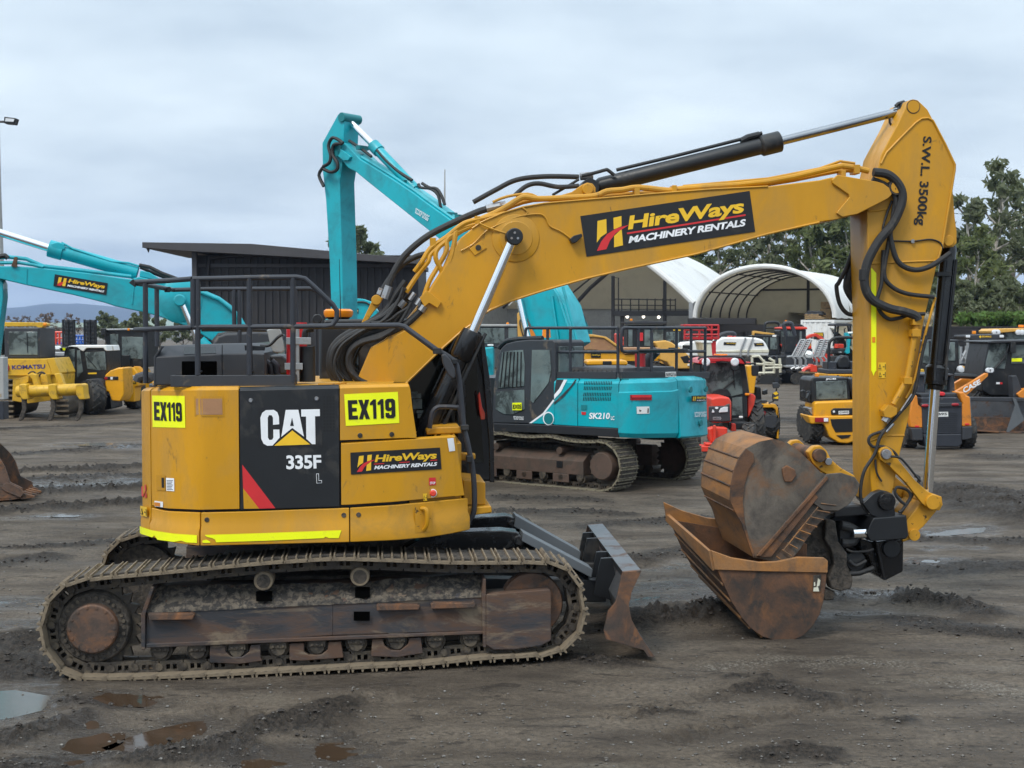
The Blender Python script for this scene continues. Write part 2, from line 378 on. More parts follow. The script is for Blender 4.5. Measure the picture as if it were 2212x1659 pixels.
RIDGES = [  # picture points, width m, height m, darkness
    ([(0, 1600), (90, 1572), (175, 1552)], .22, .06, 1), ([(345, 1645), (430, 1622), (510, 1630)], .26, .08, 1), ([(500, 1605), (560, 1580), (640, 1575)], .24, .05, 1), ([(610, 1570), (690, 1540), (770, 1520)], .28, .035, .8),
    ([(120, 1520), (200, 1512), (275, 1526)], .16, .05, 1), ([(0, 1450), (70, 1425), (140, 1440)], .45, .05, 1), ([(0, 1395), (80, 1380)], .5, .05, .9), ([(0, 1660), (200, 1640)], .3, .04, .8),
    ([(60, 1021), (293, 1010)], .42, .13, .9), ([(70, 1041), (293, 1030)], .40, .10, .9), ([(95, 1066), (295, 1053)], .42, .13, 1), ([(-40, 1108), (150, 1096), (293, 1086)], .42, .10, 1), ([(-40, 1190), (150, 1180), (277, 1170)], .25, .06, .8), ([(-30, 1218), (120, 1208)], .3, .05, .7),
    ([(-20, 985), (293, 965)], .5, .06, .7), ([(-30, 930), (290, 915)], .6, .06, .7),
    ([(1360, 1345), (1470, 1330), (1590, 1312)], .5, .13, 1), ([(1786, 1292), (1880, 1284), (1960, 1292), (2010, 1302)], .34, .075, 1), ([(1960, 1300), (2050, 1302), (2122, 1322)], .34, .08, 1), ([(1969, 1348), (2090, 1362), (2230, 1376)], .4, .05, 1),
    ([(2037, 1062), (2120, 1072), (2240, 1115)], 1.3, .13, 1), ([(1629, 1492), (1690, 1480), (1739, 1498)], .2, .035, .9), ([(1671, 1640), (1730, 1630), (1786, 1636)], .22, .045, .9), ([(1570, 1458), (1660, 1462)], .12, .025, .7), ([(1380, 1545), (1440, 1540)], .14, .02, .6), ([(1900, 1560), (1940, 1556)], .12, .03, .7),
    ([(1075, 1432), (1150, 1430), (1235, 1420)], .22, .075, .8), ([(1230, 1425), (1330, 1432)], .25, .05, .7), ([(1060, 1110), (1240, 1105), (1330, 1112)], .35, .07, .9), ([(1290, 1140), (1500, 1120)], .5, .05, .7), ([(1080, 1080), (1300, 1085)], .4, .06, .6), ([(1360, 1215), (1520, 1195)], .5, .05, .6), ([(2000, 1230), (2212, 1225)], .6, .05, .8), ([(1960, 1165), (2212, 1170)], .4, .06, .8),
    ([(1700, 830), (1880, 835)], 2.0, .1, .5), ([(1690, 905), (1740, 915)], 1.0, .06, .6), ([(2110, 985), (2212, 990)], .8, .05, .5)]
WET = [([(54, 1048), (293, 1039)], .22, 1), ([(120, 1062), (295, 1046)], .2, 1), ([(-30, 1120), (90, 1118)], .25, .6), ([(150, 960), (255, 958)], .7, 1), ([(250, 968), (295, 968)], .4, 1), ([(0, 1350), (70, 1345)], .3, .9), ([(0, 1300), (60, 1310)], .3, .9), ([(1365, 1275), (1430, 1262), (1500, 1258)], .22, 1), ([(1365, 1300), (1470, 1290), (1520, 1275)], .25, 1),
       ([(1829, 1288), (1930, 1281)], .12, 1), ([(1995, 1150), (2125, 1140)], .25, 1), ([(1980, 1211), (2040, 1209)], .22, 1), ([(1800, 1325), (1880, 1320)], .14, .8), ([(2000, 1185), (2100, 1182)], .2, .8), ([(1840, 890), (1990, 880)], .6, .5), ([(1420, 1230), (1500, 1224)], .2, .7), ([(500, 1480), (800, 1470)], .3, .5), ([(0, 1520), (120, 1480)], .5, .7), ([(230, 1600), (430, 1590)], .6, .4)]
PALE = [([(1736, 1436), (1840, 1432), (1956, 1440)], .16), ([(1898, 1476), (1980, 1466), (2071, 1480)], .05), ([(1689, 1484), (1794, 1490)], .07), ([(2080, 1470), (2180, 1500)], .28), ([(76, 1114), (175, 1113)], .05), ([(8, 1137), (95, 1131)], .06), ([(1500, 1440), (1680, 1420)], .2)]
PRINTS = [([(420, 1530), (640, 1560), (840, 1640)], .20), ([(640, 1570), (760, 1515), (900, 1480)], .22), ([(1280, 1560), (1480, 1510), (1700, 1450)], .2), ([(1420, 1600), (1640, 1540), (1900, 1490)], .2), ([(-40, 1420), (150, 1470)], .3), ([(1090, 1190), (1360, 1160)], .25), ([(1390, 1250), (1540, 1225)], .2)]
PUDDLES = [([(-60, 1500), (30, 1496), (85, 1508), (70, 1532), (10, 1548), (-60, 1552)], 0), ([(132, 1612), (170, 1592), (225, 1584), (248, 1590), (235, 1606), (210, 1622), (165, 1622)], 1), ([(248, 1612), (330, 1586), (400, 1566), (430, 1563), (425, 1580), (405, 1592), (415, 1600), (390, 1615), (330, 1622), (270, 1622)], 1), ([(180, 1560), (200, 1552), (216, 1556), (208, 1568), (186, 1570)], 1),
           ([(190, 1506), (230, 1496), (300, 1500), (346, 1512), (320, 1524), (240, 1520)], 1), ([(684, 1612), (705, 1606), (728, 1610), (748, 1626), (720, 1638), (698, 1630)], 1), ([(524, 1640), (560, 1638), (592, 1648), (570, 1662), (535, 1662)], 1), ([(140, 1642), (180, 1636), (200, 1640), (170, 1648)], 1),
           ([(2000, 1156), (2050, 1145), (2100, 1139), (2126, 1141), (2110, 1149), (2050, 1156)], 0), ([(1984, 1212), (2010, 1208), (2036, 1209), (2020, 1214)], 0), ([(1836, 1287), (1880, 1282), (1930, 1281), (1900, 1288)], 0), ([(76, 1115), (120, 1111), (175, 1112), (150, 1116)], 0), ([(160, 962), (200, 956), (252, 957), (230, 963)], 0), ([(60, 1047), (160, 1042), (240, 1040), (200, 1046), (100, 1051)], 0)]
rad = [3.0, 4.5, 6.0, 7.2]
while rad[-1] < 11: rad.append(rad[-1] * 1.0035)
while rad[-1] < 60: rad.append(rad[-1] * 1.0075)
while rad[-1] < 9000: rad.append(rad[-1] * 1.09)
azi = [-180 + 8 * i for i in range(19)] + [-28 + 1.0 * i for i in range(4)] + [-24 + .105 * i for i in range(458)] + [25 + i for i in range(4)] + [30 + 8 * i for i in range(19)]
rad = np.array(rad); az = np.radians(np.array(azi)); nr, na = len(rad), len(az)
GX = (rad[:, None] * np.sin(az)[None, :]).ravel(); GY = (rad[:, None] * np.cos(az)[None, :]).ravel()
def seg_mask(X, Y, pts, w):
    out = np.full(X.shape, 9e9)
    for a, b in zip(pts, pts[1:]):
        dx, dy = b.x - a.x, b.y - a.y; L2 = dx * dx + dy * dy
        t = np.clip(((X - a.x) * dx + (Y - a.y) * dy) / L2, 0, 1)
        out = np.minimum(out, np.hypot(X - a.x - t * dx, Y - a.y - t * dy))
    return np.exp(-(out / w) ** 2 * 1.2)
def print_mask(X, Y, pts, w):
    k = 0; s0 = 0
    for a, b in zip(pts, pts[1:]):
        dx, dy = b.x - a.x, b.y - a.y; L = math.hypot(dx, dy); t = ((X - a.x) * dx + (Y - a.y) * dy) / L; q = np.abs((X - a.x) * dy - (Y - a.y) * dx) / L
        m = np.clip((w - q) / .04, 0, 1) * np.clip(t / .1, 0, 1) * np.clip((L - t) / .1, 0, 1); k = k + m * np.sign(np.sin((t + s0 + .6 * q) * 2 * np.pi / .15)) * .5 + 0 * m; s0 += L
    return k
def ground_height(X, Y):
    D = np.hypot(X, Y); fade = 1 / (1 + (D / 90) ** 2)
    warp = (fbm(X * 1.7, Y * 1.7, 3, 40) - .5) * .5
    Xw, Yw = X + warp, Y + (fbm(X * 1.9 + 9, Y * 1.9, 3, 50) - .5) * .4
    clod = fbm(X * 9, Y * 9, 4, 3, .6); fine = fbm(X * 26, Y * 26, 3, 13, .6)
    z = (fbm(X * .35, Y * .6, 3, 1) - .5) * .06 + (fbm(X * 1.6, Y * 3.2, 4, 5) - .5) * .045 + (clod - .5) * .012
    z += np.clip((Y - 14.5) / 3, 0, 1) * (fbm(X * .25 + .1 * Y, Y * 1.5, 4, 77, .6) - .5) * .09
    mud = np.zeros(X.shape); wet = np.zeros(X.shape); lug = np.sin((X + .7 * Y) * 2 * np.pi / .26)
    for px, w, h, dk in RIDGES:
        P = [ground_at(*p) for p in px]; m = seg_mask(Xw, Yw, P, w)
        near = m > .02
        z = z + m * h * (.35 + 1.1 * clod + 1.3 * (fine - .5) + (.28 * lug if w >= .38 and P[0].x < -2 else 0)); mud = np.maximum(mud, m * dk * (.75 + .6 * clod))
    for px, w in PRINTS:
        m = print_mask(Xw * .3 + X * .7, Yw * .3 + Y * .7, [ground_at(*p) for p in px], w); z = z + m * .026 * (.4 + 1.2 * clod); mud = np.maximum(mud, np.abs(m) * .75 * fbm(X * 2.2, Y * 2.2, 2, 91))
    for px, w, k in WET:
        P = [ground_at(*p) for p in px]; wet = np.maximum(wet, k * seg_mask(Xw, Yw, P, w))
    # the excavator stands level: settle the sheet under its tracks
    lx = (X - E0[0]) * E0[2] + (Y - E0[1]) * E0[3]; ly = -(X - E0[0]) * E0[3] + (Y - E0[1]) * E0[2]
    under = np.clip(1.25 - np.abs(lx - .2) / 2.5, 0, 1) * np.clip(1.25 - np.abs(ly) / 1.75, 0, 1)
    under = np.clip(under * 4, 0, 1)
    z = z * (1 - under * .75) + under * (.016 * (lx + 2.0) - .075)
    for px, kind in PUDDLES:
        P = [ground_at(*p) for p in px]; cx = sum(p.x for p in P) / len(P); cy = sum(p.y for p in P) / len(P)
        ins = np.zeros(X.shape, bool); sel = np.hypot(X - cx, Y - cy) < 3.5
        xs, ys = Xw[sel] * .35 + X[sel] * .65, Yw[sel] * .35 + Y[sel] * .65; c = np.zeros(xs.shape, bool); n = len(P); dm = np.full(xs.shape, 9.0)
        for i in range(n):
            a, b = P[i], P[(i + 1) % n]
            if a.y != b.y: c ^= ((a.y > ys) != (b.y > ys)) & (xs < (b.x - a.x) * (ys - a.y) / (b.y - a.y) + a.x)
            dx, dy = b.x - a.x, b.y - a.y; t = np.clip(((xs - a.x) * dx + (ys - a.y) * dy) / (dx * dx + dy * dy), 0, 1)
            dm = np.minimum(dm, np.hypot(xs - a.x - t * dx, ys - a.y - t * dy))
        dsg = np.where(c, dm, -dm); zz = z[sel]
        k = np.clip((dsg + .16) / .16, 0, 1); zz = zz * (1 - k) + k * (PZ - .002); zz = zz - np.clip(dsg / .05, 0, 1) * .03
        z[sel] = zz; w2 = wet[sel]; wet[sel] = np.maximum(w2, np.clip((dsg + .45) / .45, 0, 1) * .9)
    for px, w in PALE: wet = wet - .8 * seg_mask(Xw, Yw, [ground_at(*p) for p in px], w)
    return z * fade + 0, np.clip(mud, 0, 1), np.clip(wet, -1, 1)
E0 = (-1.953, 13.764, math.cos(R(5.5)), math.sin(R(5.5))); PZ = -.012
GZ, GM, GW = ground_height(GX, GY)
me = bpy.data.meshes.new('ground'); nv = nr * na
co = np.empty((nv, 3), np.float32); co[:, 0] = GX; co[:, 1] = GY; co[:, 2] = GZ
ii = np.arange(nr - 1)[:, None] * na; jj = np.arange(na - 1)[None, :]
q = np.stack([ii + jj, ii + na + jj, ii + na + jj + 1, ii + jj + 1], -1).reshape(-1, 4)
me.vertices.add(nv); me.vertices.foreach_set('co', co.ravel())
me.loops.add(q.size); me.loops.foreach_set('vertex_index', q.ravel().astype(np.int32))
me.polygons.add(len(q)); me.polygons.foreach_set('loop_start', np.arange(0, q.size, 4, dtype=np.int32)); me.polygons.foreach_set('loop_total', np.full(len(q), 4, np.int32))
me.polygons.foreach_set('use_smooth', np.ones(len(q), bool)); me.update(); me.validate()
for nm, arr in (('mud', GM), ('wet', GW)):
    at = me.attributes.new(nm, 'FLOAT', 'POINT'); at.data.foreach_set('value', arr.astype(np.float32))
gm = bpy.data.materials.new('yard_mud'); gm.use_nodes = True; nt = gm.node_tree; N, L = nt.nodes, nt.links; pb = N['Principled BSDF']
tc = N.new('ShaderNodeTexCoord')
def nzn(sc, det=6, ro=.6, st=(1, 1, 1), dist=0):
    mp = N.new('ShaderNodeMapping'); mp.inputs['Scale'].default_value = st; L.new(tc.outputs['Object'], mp.inputs[0])
    n = N.new('ShaderNodeTexNoise'); n.inputs['Scale'].default_value = sc; n.inputs['Detail'].default_value = det; n.inputs['Roughness'].default_value = ro; n.inputs['Distortion'].default_value = dist
    L.new(mp.outputs[0], n.inputs['Vector']); return n.outputs['Fac']
def mrange(s, a, b, c, d):
    n = N.new('ShaderNodeMapRange'); L.new(s, n.inputs['Value'])
    for k, v in zip(('From Min', 'From Max', 'To Min', 'To Max'), (a, b, c, d)): n.inputs[k].default_value = v
    return n.outputs[0]
def mixc(f, a, b):
    n = N.new('ShaderNodeMix'); n.data_type = 'RGBA'; L.new(f, n.inputs['Factor'])
    for i, s in ((6, a), (7, b)):
        if isinstance(s, tuple): n.inputs[i].default_value = (*s, 1)
        else: L.new(s, n.inputs[i])
    return n.outputs[2]
def mth(op, a, b):
    n = N.new('ShaderNodeMath'); n.operation = op
    for i, s in enumerate((a, b)):
        if isinstance(s, (int, float)): n.inputs[i].default_value = s
        else: L.new(s, n.inputs[i])
    return n.outputs[0]
am = N.new('ShaderNodeAttribute'); am.attribute_name = 'mud'; aw = N.new('ShaderNodeAttribute'); aw.attribute_name = 'wet'
c = mixc(mrange(nzn(.55, 8, .62, (1, 2.2, 1)), .38, .62, 0, 1), (.082, .064, .048), (.190, .153, .116))
c = mixc(mrange(nzn(2.3, 8, .7, (.5, 1.6, 1), .5), .52, .70, 0, .75), c, (.046, .037, .030))
c = mixc(mrange(nzn(1.1, 6, .6, (.6, 1.5, 1)), .60, .72, 0, .55), c, (.23, .20, .155))
c = mixc(mrange(nzn(22, 4, .7), .40, .62, .0, .55), c, (.052, .042, .034))
vo = N.new('ShaderNodeTexVoronoi'); vo.inputs['Scale'].default_value = 34; L.new(tc.outputs['Object'], vo.inputs['Vector'])
spk = mth('MULTIPLY', mrange(vo.outputs['Distance'], .10, .2, 1, 0), mrange(nzn(3, 4, .6), .5, .66, 0, .55))
c = mixc(spk, c, (.25, .24, .22))
mudc = mixc(mrange(nzn(24, 5, .7), .40, .60, 0, 1), (.014, .012, .010), (.060, .047, .037))
c = mixc(mrange(am.outputs['Fac'], .12, .6, 0, .95), c, mudc)
c = mixc(mth('MULTIPLY', mrange(aw.outputs['Fac'], -.7, -.1, 1, 0), mrange(nzn(38, 4, .7), .52, .60, .0, .8)), c, (.29, .265, .22))
c = mixc(mrange(nzn(5, 8, .78, (.5, 1.3, 1), .6), .555, .61, 0, .75), c, (.030, .024, .020))
c = mixc(mrange(aw.outputs['Fac'], .3, .9, 0, .7), c, (.045, .037, .031))
L.new(c, pb.inputs['Base Color'])
wetn = mth('MULTIPLY', mth('MAXIMUM', aw.outputs['Fac'], 0), mrange(nzn(6, 6, .65, (.6, 2, 1)), .42, .56, .15, 1.25))
ro = mth('SUBTRACT', mrange(nzn(.9, 6, .6, (.5, 1.6, 1)), .40, .66, .60, .95), mth('MULTIPLY', wetn, .85))
L.new(mth('MAXIMUM', ro, .07), pb.inputs['Roughness']); L.new(mth('ADD', mth('MULTIPLY', wetn, .35), .22), pb.inputs['Specular IOR Level'])
bp = N.new('ShaderNodeBump'); bp.inputs['Strength'].default_value = 1.0; bp.inputs['Distance'].default_value = .04
L.new(mth('ADD', nzn(30, 6, .68), mth('MULTIPLY', nzn(95, 3, .6), .35)), bp.inputs['Height']); L.new(bp.outputs[0], pb.inputs['Normal'])
me.materials.append(gm); go = bpy.data.objects.new('ground', me); COL.objects.link(go); structure(go)
def gz(x, y): return float(ground_height(np.array([x]), np.array([y]))[0][0])
wm = [mat('water_clear', (.09, .085, .075), .17, bump=.06, bscale=7, spec=.5), mat('water_brown', (.050, .032, .020), .08, bump=.05, bscale=8, spec=.5)]
for px, kind in PUDDLES:
    P = [ground_at(a, b, PZ) for a, b in px]; cx = sum(p.x for p in P) / len(P); cy = sum(p.y for p in P) / len(P); vs = []
    for i in range(72):
        t = i / 72 * len(P); a, b = P[int(t) % len(P)], P[(int(t) + 1) % len(P)]; f = t - int(t)
        p = a.lerp(b, f); d = Vector((p.x - cx, p.y - cy, 0)); vs.append((cx + d.x + d.normalized().x * .10, cy + d.y + d.normalized().y * .08, PZ))
    o = MB().add(vs, [tuple(range(72))]).build('puddle', wm[1 if kind else 0]); structure(o)
# loose clods on the ridges and small stones, uncountable
rnd = random.Random(7)
def rock(b, p, r):
    vs = [Vector(v) for v in ((1, 0, 0), (-1, 0, 0), (0, 1, 0), (0, -1, 0), (0, 0, .8), (0, 0, -.8), (.6, .6, .3), (-.6, .5, .35), (.5, -.6, .35), (-.5, -.6, .3))]
    a = rnd.uniform(0, 6.3); ca, sa = math.cos(a), math.sin(a); out = []
    for v in vs:
        v = v * (r * rnd.uniform(.7, 1.25)); out.append((p[0] + v.x * ca - v.y * sa, p[1] + v.x * sa + v.y * ca, p[2] + v.z * .8))
    b.add(out, [(4, 6, 0), (4, 2, 6), (4, 7, 2), (4, 1, 7), (4, 9, 1), (4, 3, 9), (4, 8, 3), (4, 0, 8), (6, 2, 0), (7, 1, 2), (9, 3, 1), (8, 0, 3), (5, 0, 2), (5, 2, 1), (5, 1, 3), (5, 3, 0)])
pts = []
for px, w, h, dk in RIDGES:
    P = [ground_at(*p) for p in px]
    if P[0].y > 34: continue
    for a, b in zip(P, P[1:]):
        for _ in range(int((b - a).length * 26)):
            p = a.lerp(b, rnd.random()); pts.append((p.x + rnd.gauss(0, w * .5), p.y + rnd.gauss(0, w * .5), rnd.uniform(.006, .024) * (1 + h * 4)))
A = np.array(pts); H = ground_height(A[:, 0], A[:, 1])[0]; b = MB()
for (x, y, r), z in zip(pts, H): rock(b, (x, y, z + r * .2), r)
o = b.build('mud_clods', mat('clod', (.036, .029, .024), .9, 0, None, 0, 9, .5, 40, .4), None, 0, 20); tag(o, 'dark churned clods of mud along the ruts', 'mud', kind='stuff')
pts = []
for _ in range(1700):
    px, py = rnd.uniform(-60, 2270), 1440 + 225 * rnd.random() ** .8
    p = ground_at(px, py); pts.append((p.x, p.y, rnd.uniform(.004, .012) * rnd.choice((1, 1, 1, 1.6))))
for _ in range(1500):
    px, py = rnd.uniform(-60, 2270), rnd.uniform(930, 1440)
    p = ground_at(px, py); pts.append((p.x, p.y, rnd.uniform(.007, .02)))
A = np.array(pts); H = ground_height(A[:, 0], A[:, 1])[0]; b = MB()
for (x, y, r), z in zip(pts, H):
    if not (abs(x + 1.9) < 2.6 and 11.8 < y < 15.6): rock(b, (x, y, z + r * .3), r)
o = b.build('gravel', mat('stone', (.19, .18, .165), .85, 0, (.07, .06, .05), .5, 11, .2, 60, .3), None, 0, 20); tag(o, 'small pale stones scattered over the muddy yard', 'gravel', kind='stuff')

# ================================================================ far hills
b = MB(); nxh, nyh = 90, 9; vs = []
hp = tbl_ = [(-900, 690), (-500, 672), (-200, 668), (14, 663), (57, 658), (85, 654), (113, 653), (198, 654), (250, 659), (309, 668), (420, 690), (560, 706), (760, 712), (3000, 713)]
def hy(x):
    for (a, p), (c, d) in zip(hp, hp[1:]):
        if x <= c: return p + (d - p) * (x - a) / (c - a)
    return 714
for j in range(nyh):
    Y = 5600 + 2600 * j / (nyh - 1); s = math.sin(math.pi * min(1, (j + .2) / (nyh - 1) * 1.5) / 2) if j < 6 else 1 - (j - 5) * .3
    for i in range(nxh):
        x = -900 + 2500 * i / (nxh - 1); top = max(0, (HOR - hy(x)) * 7000 / FPX)
        n_ = noise.fractal(Vector((x * .012, Y * .0012, 1)), 1, 2, 4)
        vs.append(((x - CX) / FPX * Y, Y, max(-5, top * max(0, s) * (1 + .16 * n_ * (1 if j != 5 else .3)))))
b.add(vs, [(j * nxh + i, j * nxh + i + 1, (j + 1) * nxh + i + 1, (j + 1) * nxh + i) for j in range(nyh - 1) for i in range(nxh - 1)])
structure(b.build('hills', M_['hill'], None, 0, 60))

# ================================================================ buildings
F0 = Fr(0, 80, 0)
sh = thing('storage_shed', 'black corrugated shed with a sloping overhanging roof behind the yellow excavator', 'shed', F0)
zg = lambda f, py, v=0: f.p(CX, py, v).z
x0, x1 = F0.p(424, 600, 0).x, F0.p(900, 600, 0).x; zt_ = zg(F0, 540)
b = MB().box(x0, x1, 0, 9, 0, zt_ - .3)
x = x0
while x < x1: b.box(x, x + .17, -.09, 0, 0, zt_ - .35); x += .42
b.build('wall', M_['shed_dark'], sh)
MB().pp(F0, [(307, 523), (543, 526.5), (900, 559), (900, 570), (543, 550), (415, 543), (307, 535)], -1.6, 9.5).build('roof', M_['shed_trim'], sh, .02)
MB().pb(F0, 414, 540, 426, 760, -.9, -.55).box(x0 - .2, x1, -.2, -.06, zt_ - 1.0, zt_ - .8).build('frame_post', M_['shed_trim'], sh)
MB().pt(F0, [(452, 556), (500, 552), (560, 550)], -.3, .12, 8).pt(F0, [(452, 556), (448, 600), (448, 760)], -.3, .1, 8).build('downpipe', M_['shed_dark'], sh)
MB().pp(F0, [(316, 537), (322, 536), (320, 545)], -1.4, -1.2).pp(F0, [(845, 640), (850, 638), (850, 646)], -.4, -.2).build('flood_lamp', M_['shed_trim'], sh)

def arch_pts(f, cx, hw, yb, yt, pw, n=26, v=0, ell=False):
    out = []
    for i in range(n + 1):
        t = -1 + 2 * i / n
        k = math.sqrt(max(0, 1 - t * t)) if ell else 1 - abs(t) ** pw
        if ell: t = -math.cos(math.pi * i / n); k = math.sin(math.pi * i / n)
        p = f.p(cx + hw * t, yb - (yb - yt) * k, v); out.append((p.x, p.z))
    return out
F1 = Fr(5.0, 105, -20)
dm = thing('dome_shelter', 'large white fabric arched workshop with lit lamps inside, behind the black-cabbed turquoise excavator', 'shelter', F1)
ar = arch_pts(F1, 1252, 246, 655, 502, 1.6)
b = MB(); n = len(ar); segs = 9; vs = []
cxl = (ar[0][0] + ar[-1][0]) / 2
for k in range(segs * 3 + 1):
    v = 28 * k / (segs * 3); sag = -.10 * math.sin(math.pi * (k % 3) / 3)
    for x, z in ar: vs.append((x + (x - cxl) * sag * .03, v, z + sag))
b.add(vs, [(k * n + i, k * n + i + 1, (k + 1) * n + i + 1, (k + 1) * n + i) for k in range(segs * 3) for i in range(n - 1)])
b.build('fabric_roof', M_['fabric'], dm, 0, 50)
b = MB(); b.tube([(x, .0, z) for x, z in ar], .22, 8)
b.build('roof_edge', M_['fabric'], dm)
b = MB()
for k in range(1, 7): b.tube([(x * .985 + cxl * .015, 4 * k, z - .25) for x, z in ar], .11, 6)
b.build('arch_frame', M_['shed_trim'], dm)
zs = ar[0][1]
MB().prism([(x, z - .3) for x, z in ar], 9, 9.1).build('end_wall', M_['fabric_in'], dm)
W0, W1 = ar[0][0], ar[-1][0]
b = MB().box(W0, W1, 9.2, 9.4, 0, zs - .3); b.box(W0 - .2, W0 + .1, -.1, 28, 0, zs); b.box(W1 - .1, W1 + .2, 0, 28, 0, zs); b.build('side_wall', M_['concrete'], dm)
b = MB()
for x0_, x1_ in ((1488, 1510),): b.pb(F1, 1488, 653, 1496, 760, -.2, .3).pb(F1, 1500, 655, 1508, 760, .5, .9)
b.build('column', M_['galv'], dm)
b = MB()
for px in (1323, 1435): b.pb(F1, px - 2.5, 596, px + 2.5, 760, 5.0, 5.3)
b.pb(F1, 1323, 672, 1500, 682, 5.0, 6.5); b.pb(F1, 1340, 676, 1346, 780, 5.4, 5.7); b.build('mezzanine', M_['shed_trim'], dm)
b = MB()
for px in (1327, 1343, 1362, 1380, 1398, 1415, 1432, 1448, 1459): b.pt(F1, [(px, 645), (px, 672)], 5.0, .05, 6)
b.pt(F1, [(1325, 646), (1460, 648)], 5.0, .05, 6).pt(F1, [(1325, 659), (1460, 660)], 5.0, .04, 6).pt(F1, [(1323, 600), (1336, 600), (1336, 672)], 5.0, .05, 6); b.build('guard_rail', M_['shed_trim'], dm)
b = MB().pt(F1, [(1208, 700), (1240, 660), (1275, 622), (1312, 590), (1345, 570)], 6.5, .16, 6).pt(F1, [(1228, 640), (1262, 612), (1290, 590)], 6.5, .07, 6); b.build('roof_truss', M_['shed_trim'], dm)
for px, py in ((1355, 684), (1390, 684), (1423, 685), (1236, 691), (1019, 681)):
    MB().ball(F1.p(px, py, 5.2), .12, 12).build('bay_lamp', M_['lamp_lit'], dm)
F2 = Fr(15.7, 100, -27)
ca = thing('arch_shelter', 'smaller open-fronted white arch canopy with dark hoops, standing on containers', 'shelter', F2)
ar = arch_pts(F2, 1652, 151, 686, 575, 2, 28, 0, True); n = len(ar); vs = []
for k in range(19):
    v = 12.5 * k / 18; sag = -.06 * math.sin(math.pi * (k % 3) / 3)
    for x, z in ar: vs.append((x, v, z + sag))
b = MB().add(vs, [(k * n + i, k * n + i + 1, (k + 1) * n + i + 1, (k + 1) * n + i) for k in range(18) for i in range(n - 1)]); b.build('fabric_roof', M_['fabric'], ca, 0, 50)
cxl = (ar[0][0] + ar[-1][0]) / 2
def inset(d): return [(cxl + (x - cxl) * (1 - d / 5), z - d * max(0, (z - ar[0][1]) / 3.2)) for x, z in ar]
i2 = inset(.06); vs = [(x, v, z) for v in (.05, 12.4) for x, z in i2]
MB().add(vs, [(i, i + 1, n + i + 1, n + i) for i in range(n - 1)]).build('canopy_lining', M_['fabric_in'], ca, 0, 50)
MB().tube([(x, -.02, z) for x, z in ar], .17, 8).build('roof_edge', M_['fabric'], ca)
for k in range(6): MB().tube([(x, .7 + 2.2 * k, z) for x, z in inset(.2)], .06, 6).build('hoop', M_['shed_trim'], ca)
b = MB()
for i in (5, 10, 18, 23): p = inset(.2)[i]; b.tube([(p[0], .3, p[1]), (p[0], 12.2, p[1])], .05, 6)
b.build('purlin', M_['shed_trim'], ca)
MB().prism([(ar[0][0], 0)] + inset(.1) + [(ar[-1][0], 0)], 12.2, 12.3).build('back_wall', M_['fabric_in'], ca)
xm = cxl; b = MB().box(xm - .1, xm + .1, 12.0, 12.15, 0, ar[n // 2][1] - .3).box(ar[0][0], ar[-1][0], 12.05, 12.15, 6.2, 6.35); b.build('wall_frame', M_['shed_trim'], ca)
xl = ar[0][0]; zb_ = ar[0][1]
cb = thing('dark_container', 'dark steel container under the left side of the arch canopy', 'container', F2)
b = MB().box(xl - .3, xl + .9, 0, 12.3, 0, zb_ - .05); b.box(xl - .5, xl + 4.6, -.15, .1, zb_ - .5, zb_ - .05); b.build('wall', M_['shed_dark'], cb, .02)
MB().box(xl + .9, xl + 4.6, 2.0, 2.2, 0, zb_ - .5).build('opening_shade', M_['shed_dark'], cb)  # dark sheet standing for the shade inside the opening behind the tyres
for k, (x, z) in enumerate([(2.1, .9), (2.1, 1.7), (3.0, .9), (3.0, 1.7), (3.0, 2.5), (3.9, .9), (3.9, 1.7), (3.9, 2.5)]):
    o = MB().lathe((xl + x, 1.0, z - .3), (0, 0, 1), [(0, .3), (0, .42), (.2, .46), (.55, .46), (.75, .42), (.75, .3), (.72, .22)], 18).build('stacked_tyre', M_['tyre']); o.location = F2.o; o.rotation_euler = (0, 0, F2.yaw)
    tag(o, 'worn black tyre in the dark stacks under the arch canopy', 'tyre', 'tyres stacked under the arch canopy')
xr = F2.p(1803, 690, 0).x
cw = thing('shipping_container', 'white corrugated shipping container with a black and yellow sign, under the arch canopy', 'container', F2)
xr0 = F2.p(1730, 690, -.5).x; zc_ = F2.p(1760, 691, -.5).z
b = MB().box(xr0 + .08, xr, -.45, 11, .2, zc_ - .05); x = xr0 + .15
while x < xr - .2: b.prism([(x, -.45), (x + .07, -.5), (x + .17, -.5), (x + .24, -.45)], .3, zc_ - .15, 'z'); x += .38
y = -.3
while y < 10.8: b.prism([(xr, y), (xr + .06, y + .07), (xr + .06, y + .17), (xr, y + .24)], .3, zc_ - .15, 'z'); y += .4
b.build('wall', M_['white_paint'], cw)
MB().box(xr0, xr + .08, -.52, -.42, zc_ - .16, zc_).box(xr0, xr + .08, -.52, -.42, .1, .3).box(xr0, xr0 + .14, -.53, -.42, .1, zc_).box(xr - .1, xr + .09, -.53, -.42, .1, zc_).box(xr, xr + .1, -.42, 11, zc_ - .16, zc_).build('frame', M_['white_paint'], cw)
PVc = plane_v(F2, -.5)
q_ = [(1758, 718), (1779, 718), (1779, 733), (1758, 733)]
s_ = MB(); s_.add([PVc(x, y, .01) for x, y in q_], [(0, 1, 2, 3)]); s_ = s_.build('sign', M_['decal_black'], cw)
s2 = MB().add([PVc(x, y, .02) for x, y in rect(1759.5, 719, 1777.5, 726)], [(0, 1, 2, 3)]).build('sign_panel', M_['amber_mark'], s_)
lettering('lettering', 'HIREWAYS', M_['black_mark'], s_, PVc, rect(1760, 719.6, 1777, 722.2), .03, .02); lettering('lettering', 'VEHICLE', M_['black_mark'], s_, PVc, rect(1761.5, 722.8, 1775.5, 725.4), .03, .02)
